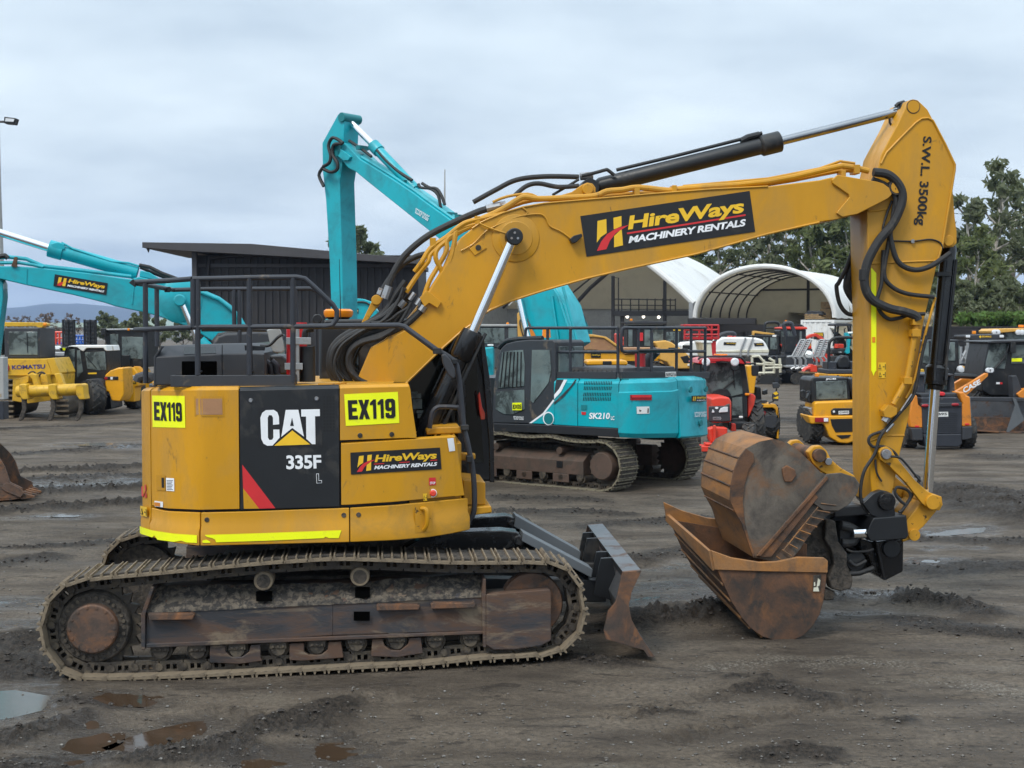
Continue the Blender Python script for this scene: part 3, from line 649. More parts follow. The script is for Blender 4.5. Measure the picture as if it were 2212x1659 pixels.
o = MB()
for k in range(3): o.pb(F2, 1738, 686 - 3.4 * k, 1780 - 6 * k, 688.5 - 3.4 * k, -.2, 1.2)
for px in (1740, 1752, 1764): o.pb(F2, px, 678, px + 4, 690, -.15, 1.1)
o = o.build('pallet', M_['wood']); o.location = F2.o; o.rotation_euler = (0, 0, F2.yaw); tag(o, 'wooden pallets stacked on top of the white container', 'pallet')
o = MB().pb(F2, 1738, 676, 1776, 680, -.1, 1.0).pp(F2, [(1742, 676), (1745, 671), (1772, 672), (1775, 676)], .0, .9).build('wrapped_load', M_['charcoal'], None, .04); o.location = F2.o; o.rotation_euler = (0, 0, F2.yaw); tag(o, 'dark wrapped load on the pallets above the white container', 'load')
o = MB().pb(F2, 1771, 667, 1795, 689, 1.6, 3.0).pb(F2, 1773, 652, 1796, 666, 1.8, 3.2).build('timber_crate', M_['wood'], None, .02); o.location = F2.o; o.rotation_euler = (0, 0, F2.yaw); tag(o, 'brown timber crates stacked behind the pallets on the white container', 'crate')
# distant warehouses on the left
Fw = Fr(0, 260, 0)
for nm, lb_, roof, wall in (('warehouse', 'long low warehouse with a pale green roof far behind the bulldozer', [(60, 697), (240, 697), (240, 707), (60, 707)], (62, 707, 238, 735)),
                    ('warehouse', 'pale gabled warehouse far behind the white-roofed loader', [(240, 704), (262, 698), (290, 690), (330, 686), (340, 704)], (242, 704, 338, 735))):
    w = thing(nm, lb_, 'warehouse', Fw); MB().pp(Fw, roof, 0, 20).build('roof', M_['green_roof'], w); b = MB().pb(Fw, *wall, .3, 19); b.build('wall', M_['concrete'], w)
    x = wall[0] + 6
    while x < wall[2] - 6: MB().pb(Fw, x, wall[1] + 3, x + 5, wall[1] + 8, .2, .4).build('window', M_['glass_dark'], w); x += 14

# ================================================================ lamp pole, mast, fence
Fl = Fr(0, 60, 0)
lp = thing('lamp_pole', 'tall grey pole with a floodlight at the left edge', 'lamp pole', Fl)
b = MB().tube([Fl.p(-6, 262, 0), Fl.p(-5, 400, 0), Fl.p(-2, 600, 0), Vector((Fl.p(0, 760, 0).x, 0, 0))], [.10, .14, .22, .30], 14); b.build('pole', M_['concrete'], lp)
MB().pt(Fl, [(-5, 263), (8, 263)], 0, .05, 8).build('arm', M_['shed_trim'], lp)
MB().pp(Fl, [(9, 252), (34, 255), (30, 268), (8, 266)], -.2, .25).build('floodlight', M_['black_paint'], lp, .02)
MB().pp(Fl, [(12, 255), (31, 257), (29, 263), (11, 262)], -.22, -.2).build('lens', M_['lamp_lens'], lp)
o = MB().pt(Fr(0, 86, 0), [(961, 366), (960.5, 436), (960, 560)], 0, [.03, .06, .09], 8).build('aerial_mast', M_['concrete']); o.location = (0, 86, 0); tag(o, 'thin grey aerial mast rising behind the turquoise boom', 'mast')
Ff = Fr(0, 74, 0)
fe = thing('boundary_fence', 'black horizontal-ribbed boundary fence behind the orange loader', 'fence', Ff)
b = MB(); xa, xb = Ff.p(1960, 720, 0).x, Ff.p(2420, 720, 0).x; zt2 = zg(Ff, 707)
b.box(xa, xb, 0, .06, 0, zt2)
z = .1
while z < zt2: b.box(xa, xb, -.03, 0, z, z + .09); z += .18
b.build('panel', M_['shed_dark'], fe)
b = MB(); x = xa
while x < xb: b.box(x, x + .1, .07, .17, 0, zt2); x += 2.4
b.build('post', M_['shed_trim'], fe)

# ================================================================ trees
def tree_proto(seed, h, lean, nl, leafn, trunk_r, crown0, spread, leafmat='leaf', barkmat='bark', lsize=.38, dens=1.0, droop=.2):
    rn = random.Random(seed); tk = MB(); lf = MB()
    P = [Vector((0, 0, 0))]
    for i in range(1, 8): P.append(Vector((lean * h * (i / 7) ** 1.4 + rn.uniform(-.02, .02) * h, rn.uniform(-.02, .02) * h, h * .93 * i / 7)))
    tk.tube(P, [trunk_r * (1 - .82 * i / 7) for i in range(8)], 8)
    tips = []
    for k in range(nl):
        t = crown0 + (1 - crown0) * (k + rn.random()) / nl; i = min(6, int(t * 7)); base = P[i].lerp(P[i + 1], t * 7 - i)
        a = k * 2.4 + rn.uniform(-.4, .4); L = spread * h * (1.15 - .75 * t) * rn.uniform(.7, 1.15)
        d = Vector((math.cos(a), math.sin(a), rn.uniform(.45, 1.1))).normalized()
        m1 = base + d * L * .5 + Vector((0, 0, .03 * L)); m2 = base + d * L + Vector((rn.uniform(-.1, .1) * L, rn.uniform(-.1, .1) * L, L * .12))
        tk.tube([base, m1, m2], [trunk_r * .36 * (1.1 - t * .6), trunk_r * .2, trunk_r * .06], 5)
        tips += [(m2, L * .34), (m1.lerp(m2, .55), L * .28)]
        for s in range(2):
            e = m1.lerp(m2, .3 + .4 * s) + Vector((rn.uniform(-1, 1), rn.uniform(-1, 1), rn.uniform(-.1, .8))) * L * .38
            tk.tube([m1.lerp(m2, .2 + .3 * s), e], [trunk_r * .12, trunk_r * .04], 4); tips.append((e, L * .28))
    tips.append((P[-1], .09 * h))
    per = max(6, int(leafn * dens / len(tips)))
    for c, r in tips:
        r = max(r * .68, .034 * h)
        for _ in range(per):
            v = Vector((rn.gauss(0, .5), rn.gauss(0, .5), rn.gauss(0, .36))); 
            if v.length > 1.25: continue
            p = c + v * r * 1.05 - Vector((0, 0, droop * r * rn.random()))
            s = lsize * rn.uniform(.6, 1.5); a = Vector((rn.uniform(-1, 1), rn.uniform(-1, 1), rn.uniform(-1.3, .2))).normalized(); q = a.cross(Vector((rn.uniform(-1, 1), rn.uniform(-1, 1), rn.uniform(-1, 1)))).normalized()
            lf.add([p - a * s, p + q * s * .42, p + a * s, p - q * s * .42], [(0, 1, 2, 3)])
    return tk, lf, leafmat, barkmat
PROTO = {}
def plant_tree(key, label, group, x, y, s=1.0, rz=0.0, z=0.0, cat='tree', name='gum_tree', sz=None):
    tk, lf, lm, bm = PROTO[key][:4]
    r = thing(name, label, cat, None, (x, y, z), rz, group); r.scale = (s, s, sz or s)
    if len(PROTO[key]) == 4:
        a = tk.build('trunk', M_[bm], r, 0, 60); c = lf.build('crown', M_[lm], r, 0, 180); PROTO[key] = (tk, lf, lm, bm, a, c)
    else:
        for o in PROTO[key][4:]: n_ = o.copy(); COL.objects.link(n_); n_.parent = r
    return r
PROTO['gum1'] = tree_proto(3, 20, .03, 18, 1500, .50, .40, .24)
PROTO['gum2'] = tree_proto(8, 16, -.04, 16, 1500, .46, .34, .30)
PROTO['gum3'] = tree_proto(15, 13, .05, 15, 1500, .36, .30, .34, 'leaf_bright')
PROTO['pine'] = tree_proto(21, 12, .0, 16, 7500, .3, .12, .40, 'leaf', 'bark_dark', .3)
PROTO['round'] = tree_proto(25, 7, .0, 13, 4200, .22, .2, .5, 'leaf', 'bark_dark', .26)
PROTO['bare'] = tree_proto(30, 7, .0, 14, 900, .12, .12, .5, 'twig_bare', 'bark_dark', .2)
PROTO['bush'] = tree_proto(33, 2.6, .0, 12, 1500, .06, .05, .6, 'leaf_hedge', 'bark_dark', .16)
PROTO['scrub'] = tree_proto(36, 3.2, .0, 12, 1400, .06, .05, .6, 'leaf', 'bark_dark', .2)
def at_px(px, D): return (px - CX) / FPX * D
def tree_at(key, px, D, ytop, h0, label, group, rz=0, yb=None, **k):
    h = zof(D, ytop) - (zof(D, yb) if yb else 0); return plant_tree(key, label, group, at_px(px, D), D, h / h0, rz, zof(D, yb) if yb else 0, **k)
TR = 'gum trees along the right side'
tree_at('gum1', 2148, 140, 350, 20, 'tallest pale-trunked gum tree, right of the yellow stick', TR, .5)
tree_at('gum1', 2186, 150, 392, 20, 'slender gum tree close to the right edge, behind the tallest one', TR, 2.2)
tree_at('gum2', 2088, 138, 432, 16, 'gum tree close behind the black ram of the yellow stick', TR, 1.2)
tree_at('gum2', 2235, 136, 470, 16, 'dense gum tree cut off by the right edge', TR, 3.9)
tree_at('gum3', 2120, 128, 500, 13, 'low bushy gum tree left of the tallest gum', TR, 2.7)
tree_at('gum3', 2052, 145, 520, 13, 'gum tree showing between the yellow stick and its ram', TR, .3)
TD = 'trees behind the white arched shelters'
for i, (px, D, yt, key, rz, lb) in enumerate(((1560, 128, 500, 'gum2', .2, 'pale-limbed gum tree above the join of the two white arches'), (1606, 132, 488, 'gum1', 1.9, 'thin gum tree second from the left above the small arch'), (1650, 126, 470, 'gum2', 3.1, 'gum tree with forking white limbs above the peak of the small arch'), (1700, 134, 462, 'gum1', 4.2, 'tall gum tree right of the small arch peak'), (1745, 124, 478, 'gum3', 5.0, 'light green bushy tree above the right slope of the small arch'), (1792, 130, 455, 'gum2', 1.1, 'dark gum tree just left of the yellow stick'), (1836, 122, 470, 'gum3', 2.3, 'light green tree touching the yellow stick'), (1880, 132, 450, 'gum2', 5.6, 'gum tree mostly hidden by the yellow stick'), (1930, 130, 470, 'gum1', 3.3, 'gum tree behind the yellow stick'), (1990, 136, 480, 'gum2', .9, 'gum tree between the stick and the right-hand trees'), (1518, 136, 515, 'gum3', 3.7, 'dark tree peeping over the large white arch'))):
    tree_at(key, px, D + 26, yt, {'gum1': 20, 'gum2': 16, 'gum3': 13}[key], lb, TD, rz)
tree_at('pine', 778, 130, 510, 12, 'round dark tree crown peeping over the black shed roof', None, .4, name='round_tree')
tree_at('pine', 752, 136, 522, 12, 'smaller dark tree beside the vertical turquoise stick', None, 2.0, name='round_tree')
HL = 'trees on the left horizon'
for i, (px, D, yt, key, lb) in enumerate(((30, 230, 690, 'bare', 'bare brown tree right of the lamp pole'), (52, 235, 688, 'bare', 'bare brown tree over the bulldozer roof'), (92, 232, 684, 'bare', 'bare spreading tree above the pale green roof'), (108, 240, 682, 'bare', 'bare tree left of the ramps'), (158, 236, 684, 'bare', 'bare thin tree between the two ramps'), (228, 215, 680, 'round', 'round dark green tree right of the ramps'), (238, 218, 690, 'round', 'smaller green tree beside the round one'), (276, 220, 694, 'round', 'dark pointed tree in front of the gabled warehouse'), (305, 180, 680, 'round', 'dense green tree behind the rear corner of the rail'), (345, 175, 690, 'round', 'green tree under the left turquoise boom'), (395, 178, 694, 'round', 'green tree beside the black shed'))):
    tree_at(key, px, D, yt, 7, lb, HL, i * 1.3, name='bare_tree' if key == 'bare' else 'round_tree')
# bank, hedge and scrub beyond the fence
b = MB(); vs = []
for j in range(6):
    for i in range(60):
        x = 22 + i * .75; y = 84 + j * 9; vs.append((x, y, (0, 2.6, 4.0, 4.6, 4.6, 0)[j] + .35 * noise.noise(Vector((x * .25, y * .2, 0)))))
b.add(vs, [(j * 60 + i, j * 60 + i + 1, (j + 1) * 60 + i + 1, (j + 1) * 60 + i) for j in range(5) for i in range(59)]); structure(b.build('grass_bank', M_['dry_grass'], None, 0, 60))
rnd = random.Random(11); b = MB()
for _ in range(5000):
    x, y = rnd.uniform(24, 64), rnd.uniform(85, 112); z = max(0, min(4.5, (y - 84) / 9 * 2.4)); h = rnd.uniform(.25, .8); a = rnd.uniform(-.25, .25)
    b.add([(x, y, z), (x + .07, y, z), (x + a, y + rnd.uniform(-.2, .2), z + h)], [(0, 1, 2)])
tag(b.build('dry_grass', M_['dry_grass']), 'dry brown grass on the bank beyond the black fence', 'grass', kind='stuff')
for i in range(9):
    plant_tree('bush', 'bright green hedge bush showing over the black fence at the right', 'hedge bushes behind the fence', at_px(2118 + i * 15, 80), 80 + (i % 2) * .6, 1.35, i * 1.7, 0.0, 'bush', 'hedge_bush', 1.42)
for i, (px, D, s) in enumerate(((2070, 96, 1.0), (2100, 99, 1.2), (2140, 95, .9), (2165, 100, 1.3), (2200, 97, 1.1), (2040, 100, 1.2))):
    plant_tree('scrub', ('dark scrub bush behind the black ram', 'dark scrub bush below the low gum tree', 'small scrub bush under the tallest gum', 'wide scrub bush right of the tallest gum', 'dark scrub bush near the right edge', 'scrub bush behind the yellow stick')[i], 'scrub on the bank', at_px(px, D), D, s, i * 2.1, 2.2, 'bush', 'scrub_bush')
# ================================================================ the yellow excavator in front
def cv(x0, y0, k): return lambda *pts: [(x0 + x * k, y0 + y * k) for x, y in pts]
Z3 = cv(248.9, 525.4, .22498); Z4 = cv(248.9, 774.2, .26673); Z5 = cv(663.6, 580.7, .21665); Z6 = cv(663.6, 801.9, .2333)
Z7 = cv(55.3, 1078.4, .3); Z8 = cv(718.9, 1078.4, .325); B7 = cv(995.4, 331.8, .3); S3 = cv(1769.6, 193.6, .26666)
S4 = cv(1769.6, 580.7, .26666); K2 = cv(1437.8, 884.8, .3166); T6 = cv(663.6, 221.2, .26666)
E = Fr(-1.953, 13.764, 5.5)
ex = thing('excavator', 'large yellow tracked excavator with a blade, nearest of all the machines', 'excavator', E)
def tbl(pts):
    def f(x):
        if x <= pts[0][0]: return pts[0][1]
        for (a, b), (c, d) in zip(pts, pts[1:]):
            if x <= c: return b + (d - b) * (x - a) / (c - a)
        return pts[-1][1]
    return f

# ---- crawler tracks
track_px = Z7((205, 1300), (500, 1295), (830, 1290), (1350, 1270), (2200, 1225)) + Z8((600, 1100), (1000, 1062), (1300, 1045), (1480, 1020), (1580, 960), (1648, 850), (1672, 770),
    (1640, 600), (1560, 470), (1420, 427), (1260, 422), (800, 422), (340, 405), (0, 398)) + Z7((2070, 440), (1740, 460), (1200, 510), (880, 540), (500, 575), (345, 603), (225, 672), (160, 765), (118, 900), (140, 1090), (290, 1250), (370, 1285))
track_px = track_px[1:]
tp = [E.p(a, b, -1.6) for a, b in track_px]
def closed_path(P, n):
    k = len(P); Q = []
    for i in range(k):
        a, b, c, d = P[i - 1], P[i], P[(i + 1) % k], P[(i + 2) % k]
        for j in range(12):
            t = j / 12
            Q.append(.5 * ((2 * b) + (c - a) * t + (2 * a - 5 * b + 4 * c - d) * t * t + (3 * b - a - 3 * c + d) * t ** 3))
    L = [0]
    for i in range(len(Q)): L.append(L[-1] + (Q[(i + 1) % len(Q)] - Q[i]).length)
    out = []; j = 0
    for i in range(n):
        s = L[-1] * i / n
        while L[j + 1] < s: j += 1
        t = (s - L[j]) / (L[j + 1] - L[j]); out.append(Q[j].lerp(Q[(j + 1) % len(Q)], t))
    return out, L[-1]
def shoe_mesh(w, pitch, ribs=3, rh=.030, m='shoe_dust'):
    b = MB(); p = pitch * .5
    b.box(-p * .95, p * .95, 0, w, -.016, .010)
    b.prism([(p * .80, -.008), (p * 1.10, -.02), (p * 1.10, -.005), (p * .93, .010)], 0, w)
    for i in range(ribs):
        x = -p * .86 + i * (p * 1.66) / (ribs - 1)
        b.prism([(x - .013, .010), (x + .013, .010), (x + .006, .010 + rh), (x - .006, .010 + rh)], 0.004, w - .004)
    nf = len(b.f)
    for i in range(ribs - 1):
        x = -p * .86 + i * (p * 1.66) / (ribs - 1); b.box(x + .012, x + p * 1.66 / (ribs - 1) - .012, .05, w - .03, .010, .010 + rh * .55)
    o = b.build('track_shoe', M_[m]); o.data.materials.append(M_['mud_dark'])
    for q in o.data.polygons[nf:]: q.material_index = 1
    return o
def crawler(root, P, L, v0, w, cl, mats=('shoe_dust', 'track_link'), ribs=3, name='crawler_track', shoes=True, proto=None):
    """a belt: the link chain is the part, every shoe plate a child of it"""
    n = len(P); pitch = L / n; c = sum(P, Vector()) / n; b = MB(); fr_ = []
    for i in range(n):
        q = P[i].copy(); t = (P[(i + 1) % n] - P[i - 1]).normalized(); o = Vector((t.z, 0, -t.x))
        if o.dot(q - c) < 0: o = -o
        fr_.append((q, t, o))
        h = pitch * .5
        for yy in (cl - .085, cl + .085):
            def bx(a0, a1, n0, n1):
                vs = []
                for a in (a0, a1):
                    for d in (-.024, .024):
                        for e in (n0, n1): vs.append((q.x + t.x * a + o.x * e, yy + d, q.z + t.z * a + o.z * e))
                b.add(vs, [(0, 1, 3, 2), (4, 6, 7, 5), (0, 4, 5, 1), (2, 3, 7, 6), (0, 2, 6, 4), (1, 5, 7, 3)])
            bx(-h * .95, h * .95, -.115, -.082); bx(-h * .95, h * .95, -.035, -.010)
            bx(-h * .95, -h * .42, -.082, -.035); bx(-h * .10, h * .12, -.082, -.035); bx(h * .45, h * .95, -.082, -.035)
        pc_ = q - o * .062 + t * h
        b.cyl((pc_.x, cl - .125, pc_.z), (pc_.x, cl + .125, pc_.z), .034, None, 10)
    ch = b.build(name, M_[mats[1]], root, 0, 40)
    if shoes:
        pr = proto or shoe_mesh(w, pitch, ribs, m=mats[0])
        for i, (q, t, o) in enumerate(fr_):
            s = pr.copy(); COL.objects.link(s)
            s.parent = ch
            y = Vector((0, 1, 0)); x = y.cross(o)
            s.matrix_local = Matrix(((x.x, 0, o.x, q.x), (x.y, 1, o.y, v0), (x.z, 0, o.z, q.z), (0, 0, 0, 1)))
        if proto is None: bpy.data.objects.remove(pr)
    return ch
PT, LT = closed_path(tp, 50)
crawler(ex, PT, LT, -1.6, .60, -1.34)
crawler(ex, PT, LT, 1.0, .60, 1.26)

# ---- track frames, rollers, sprocket, idler (near side traced, far side mirrored)
def track_side(sg):
    f = lambda v: v if sg < 0 else -v
    def pl(pts, v): return [(q.x, q.z) for q in (E.p(a, b, v) for a, b in pts)]
    lo = Z7((865, 1065)) + Z8((0, 905), (1000, 872)); mid = Z7((872, 808)) + Z8((0, 690), (1002, 640)); top = Z7((905, 625)) + Z8((0, 565), (1002, 495))
    lo, mid, top = pl(lo, -1.5), pl(mid, -1.5), pl(top, -1.28)
    b = MB()
    sec = [[(lo[i][0], f(-1.5), lo[i][1]), (mid[i][0], f(-1.5), mid[i][1]), (top[i][0], f(-1.28), top[i][1]), (top[i][0], f(-1.0), top[i][1]), (lo[i][0], f(-1.0), lo[i][1])] for i in range(3)]
    b.loft(sec[0], sec[1], True).loft(sec[1], sec[2], True)
    fl = pl(Z7((868, 1042)) + Z8((1000, 876), (1000, 896)) + Z7((868, 1072)), -1.53); b.prism(fl, f(-1.53), f(-1.40))
    b.prism(pl(Z7((830, 830), (905, 625), (925, 635), (862, 830), (860, 1085), (832, 1085)), -1.54), f(-1.54), f(-1.05))
    b.prism(pl(Z8((990, 640), (1000, 530), (1018, 530), (1020, 985), (1000, 985)), -1.54), f(-1.54), f(-1.05))
    fb = b.build('track_frame', M_['track_frame'], ex, .006)
    if sg < 0:                                   # caked mud on the sloping top
        rnd = random.Random(4); g = MB(); nx, ny = 150, 12; vs = []
        for i in range(nx + 1):
            t = i / nx; k = (0 if t < .55 else 1); tt = t / .55 if k == 0 else (t - .55) / .45
            a = [mid[k][j] + (mid[k + 1][j] - mid[k][j]) * tt for j in (0, 1)]; c = [top[k][j] + (top[k + 1][j] - top[k][j]) * tt for j in (0, 1)]
            for j in range(ny + 1):
                s = j / ny * 1.06 - .06; x = a[0] + (c[0] - a[0]) * s; v = -1.5 + .22 * s; z = a[1] + (c[1] - a[1]) * s
                h = .010 + .022 * (noise.fractal(Vector((x * 9, v * 9, 3)), 1, 2, 4)) + rnd.uniform(-.004, .004)
                if j == 0: h = -.004 + .012 * noise.noise(Vector((x * 14, 1, 1)))
                h *= min(1, i / 4, (nx - i) / 4)
                vs.append((x, v - h * .6, z + h * .8))
        fs = [(i * (ny + 1) + j, (i + 1) * (ny + 1) + j, (i + 1) * (ny + 1) + j + 1, i * (ny + 1) + j + 1) for i in range(nx) for j in range(ny)]
        g.add(vs, fs); mo = g.build('caked_mud', M_['frame_mud'], fb, 0, 80)
        for (x0, y0, x1, y1, v) in ((553, 1277, 588, 1299, -1.455), (767, 1268, 799, 1291, -1.455), (764, 1321, 799, 1341, -1.502)):
            k = .05 if v > -1.5 else 0; MB().add([E.p(x0, y1, v - .03 - k * .3), E.p(x1, y1, v - .03 - k * .3), E.p(x1, y0, v - .03 + k), E.p(x0, y0, v - .03 + k)], [(0, 1, 2, 3)]).build('inspection_hole', M_['hole_shade'], fb)  # black quads on the surface paint the dark inside of each hole
        for pts in (Z7((880, 825), (1180, 825), (1195, 815), (1218, 832), (1200, 868), (890, 872)), Z8((290, 712), (300, 702), (560, 700), (580, 712), (570, 735), (292, 742)), Z8((650, 700), (670, 688), (920, 690), (940, 678), (950, 700), (940, 722), (655, 730))):
            MB().pp(E, pts, -1.57, -1.49).build('step', M_['hub_rust'], fb, .006)
    g = MB().prism(pl([(1050, 1284), (1188, 1273), (1191, 1280), (1191, 1384), (1168, 1396), (1112, 1404), (1066, 1404), (1050, 1394)], -1.55), f(-1.55), f(-1.515))
    g.prism(pl([(1050, 1284), (1188, 1273), (1188, 1279), (1050, 1290)], -1.55), f(-1.515), f(-1.3))
    g.build('idler_guard', M_['track_frame'], ex, .012)
    for pts in (Z7((1325, 1060), (1345, 1050), (1440, 1052), (1440, 1100), (1480, 1135), (1560, 1135), (1610, 1100), (1620, 1050), (1690, 1045), (1692, 1140), (1705, 1165), (1540, 1188), (1325, 1178)),
                Z7((1900, 1040), (2005, 1036), (2005, 1100), (2040, 1125), (2130, 1120), (2175, 1085), (2180, 1030), (2270, 1026), (2290, 1142), (1990, 1165), (1900, 1160)),
                Z8((262, 930), (330, 928), (345, 975), (385, 1005), (450, 1005), (500, 965), (510, 922), (585, 920), (600, 1025), (430, 1052), (255, 1045))):
        MB().prism(pl(pts, -1.50), f(-1.50), f(-1.44)).build('roller_guard', M_['track_frame'], ex, .008)
    for (x, y) in Z7((975, 1092), (1240, 1092), (1525, 1080), (1820, 1070), (2100, 1058)) + Z8((155, 958), (425, 946), (680, 938), (915, 928)):
        c = E.p(x, y, -1.46)
        r = MB().cyl((c.x, f(-1.44), c.z), (c.x, f(-1.12), c.z), .098, None, 24).cyl((c.x, f(-1.49), c.z), (c.x, f(-1.44), c.z), .066, .074, 18)
        r.box(c.x - .075, c.x + .075, min(f(-1.5), f(-1.45)), max(f(-1.5), f(-1.45)), c.z + .0, c.z + .085)
        for a in (-.045, 0, .045): r.cyl((c.x + a, f(-1.512), c.z + .02), (c.x + a, f(-1.49), c.z + .02), .014, None, 8)
        r.build('track_roller', M_['track_link'], ex, .006)
    for (x, y) in Z7((1712, 590)) + Z8((180, 516)):
        c = E.p(x, y, -1.5)
        MB().lathe((c.x, f(-1.5), c.z), (0, -f(-1), 0) if sg > 0 else (0, 1, 0), [(0, .06), (.0, .082), (.012, .086), (.03, .078), (.05, .088), (.26, .088), (.28, .06)], 28).build('carrier_roller', M_['shoe_dust'], ex, .004); MB().cyl((c.x, f(-1.503), c.z), (c.x, f(-1.48), c.z), .062, None, 20).build('roller_cap', M_['mud_dark'], ex, .004)
    c = E.p(202, 1356, -1.46); ax = (0, 1, 0) if sg < 0 else (0, -1, 0); y0 = f(-1.46)
    b = MB(); tz = []; nt = 22
    for i in range(nt * 4):
        a = 2 * math.pi * i / (nt * 4); r = (.355, .385, .425, .385)[i % 4]; tz.append((c.x + r * math.cos(a), c.z + r * math.sin(a)))
    b.prism(tz, f(-1.37), f(-1.31)); sp = b.build('sprocket', M_['track_link'], ex, .004)
    h = MB().lathe((c.x, y0, c.z), ax, [(.0, .30), (.02, .315), (.14, .33), (.30, .33)], 40); h.build('drive_housing', M_['mud_dark'], sp, .004)
    h = MB().lathe((c.x, f(-1.53), c.z), ax, [(0, .205), (.012, .218), (.07, .222), (.09, .235)], 40)
    for i in range(14):
        a = 2 * math.pi * i / 14; h.cyl((c.x + .19 * math.cos(a), f(-1.538), c.z + .19 * math.sin(a)), (c.x + .19 * math.cos(a), f(-1.525), c.z + .19 * math.sin(a)), .013, None, 8)
    h.build('hub_cover', M_['hub_rust'], sp, .003)
    h = MB()
    for i in range(30):
        a = 2 * math.pi * i / 30; h.cyl((c.x + .265 * math.cos(a), f(-1.474), c.z + .265 * math.sin(a)), (c.x + .265 * math.cos(a), f(-1.44), c.z + .265 * math.sin(a)), .017, None, 8)
    h.build('bolt_ring', M_['track_link'], sp)
    c = E.p(1149, 1304, -1.42)
    MB().lathe((c.x, f(-1.42), c.z), ax, [(.02, .06), (0, .08), (.01, .20), (.0, .235), (.0, .275), (.02, .285), (.05, .285), (.06, .26), (.12, .26), (.13, .285), (.16, .28), (.16, .1)], 44).build('idler', M_['hub_rust'], ex, .003)
track_side(-1); track_side(1)
# car body between the tracks
b = MB(); c0 = E.p(600, 1215, 0)
b.box(-.95, 1.35, -1.02, 1.02, .50, .74); b.lathe((.25, 0, .72), (0, 0, 1), [(0, .78), (.12, .78), (.12, .70), (.34, .70)], 48)
b.build('car_body', M_['mud_dark'], ex, .01)

# ---- blade on its arms
bn = [E.p(a, q, -1.52) for a, q in Z8((1925, 480), (2050, 470), (1985, 610), (1965, 700), (1985, 800), (2040, 900), (2140, 1045), (2095, 1045), (2065, 1000), (1812, 925), (1800, 870), (1830, 740), (1880, 680))]
fa = E.p(*Z8((1693, 170))[0], 1.45); du, dz = fa.x - bn[0].x, fa.z - bn[0].z
mold = [0, 1, 2, 3, 4, 5, 6, 7, 8]
def bshift(p, v): t = (v + 1.52) / 2.97; return (p.x + du * t, v, p.z + dz * t)
prof = [bn[i] for i in mold] + [Vector((bn[8].x - .05, 0, bn[8].z + .03)), Vector((bn[4].x - .09, 0, bn[4].z + .02)), Vector((bn[3].x - .09, 0, bn[3].z)), Vector((bn[0].x + .05, 0, bn[0].z - .12))]
b = MB().loft([bshift(p, -1.50) for p in prof], [bshift(p, 1.45) for p in prof]); bl = b.build('blade', M_['steel_blade'] if 'steel_blade' in M_ else mat('steel_blade', (.125, .13, .14), .42, .55, (.10, .05, .028), .24, 2.2, .08, 40, .25, sharp=.3), ex, .006)
MB().loft([bshift(p, -1.55) for p in bn], [bshift(p, -1.50) for p in bn]).build('end_plate', M_['hub_rust'], bl, .004)
MB().loft([bshift(p, 1.45) for p in bn], [bshift(p, 1.48) for p in bn]).build('end_plate', M_['hub_rust'], bl, .004)
for v in (-.75, -.38, .5, .9):
    a = bshift(bn[11], v)
    q = [bshift(bn[0], v), bshift(bn[3], v), bshift(bn[4], v), (a[0] - .05, v, a[2] + .0), (a[0] + .02, v, a[2] + .35)]
    MB().loft([(x, v - .02, z) for x, _, z in q], [(x, v + .02, z) for x, _, z in q]).build('stiffener', M_['black_paint'], bl, .004)
for (v, dv, arm, cov) in ((-.62, .26, [(868, 1186), (930, 1152), (1085, 1146), (1118, 1150), (1128, 1166), (1120, 1182), (1085, 1189), (900, 1192)], [(1130, 1150), (1281, 1230), (1278, 1249), (1127, 1169)]),
                          (.30, .26, [(1011, 1152), (1020, 1119), (1095, 1114), (1112, 1119), (1116, 1132), (1108, 1145), (1090, 1150)], [(1114, 1113), (1255, 1192), (1252, 1212), (1110, 1138)])):
    am = MB().pp(E, arm, v, v + dv).pc(E, arm[4][0] - 8, arm[4][1] + 2, v - .02, v + dv + .02, .05).build('blade_arm', M_['black_gloss'], ex, .012)
    MB().pp(E, cov, v - .03, v + dv).build('cylinder_cover', M_['tape_grey'], am, .008)
    c0, c1 = E.p(*cov[3], v + dv * .5), E.p(*cov[1], v + dv * .5)
    MB().cyl(c0 + Vector((0, 0, -.06)), c1 + Vector((.25, 0, -.28)), .06, None, 16).build('blade_cylinder', M_['black_paint'], am)
    p0, p1 = E.p(1040, 1270, v), Vector(bshift(bn[11], v)) + Vector((.05, 0, .1))
    MB().obox((p0.x - .4, v + .1, .52), (p1.x + .05, v + .1, p1.z - .1), .16, .22).build('push_beam', M_['black_paint'], am, .01)

# ---- house: outline of the near side in plan, panels traced along it
side = [(.25 + 1.9 * math.cos(math.pi + t), 1.9 * math.sin(math.pi + t)) for t in [R(-52 + 103.5 * i / 34) for i in range(35)]]
for pxs, v in ((500, -1.492), (620, -1.492), (755, -1.49), (800, -1.475), (850, -1.44), (900, -1.385), (950, -1.30), (985, -1.22), (1006, -1.16), (1014, -1.05)):
    side.append((E.p(pxs, 1000, v).x, v))
dense = []
for (a, b), (c, d) in zip(side, side[1:]):
    for j in range(4): dense.append((a + (c - a) * j / 4, b + (d - b) * j / 4))
dense.append(side[-1])
dn = []
for i, (u, v) in enumerate(dense):
    a, b = dense[max(i - 1, 0)], dense[min(i + 1, len(dense) - 1)]
    t = Vector((b[0] - a[0], b[1] - a[1])).normalized(); dn.append((E.px((u, v, 1.7))[0], u, v, t.y, -t.x))
k0 = min(range(len(dn)), key=lambda i: dn[i][0]); front = dn[k0:]
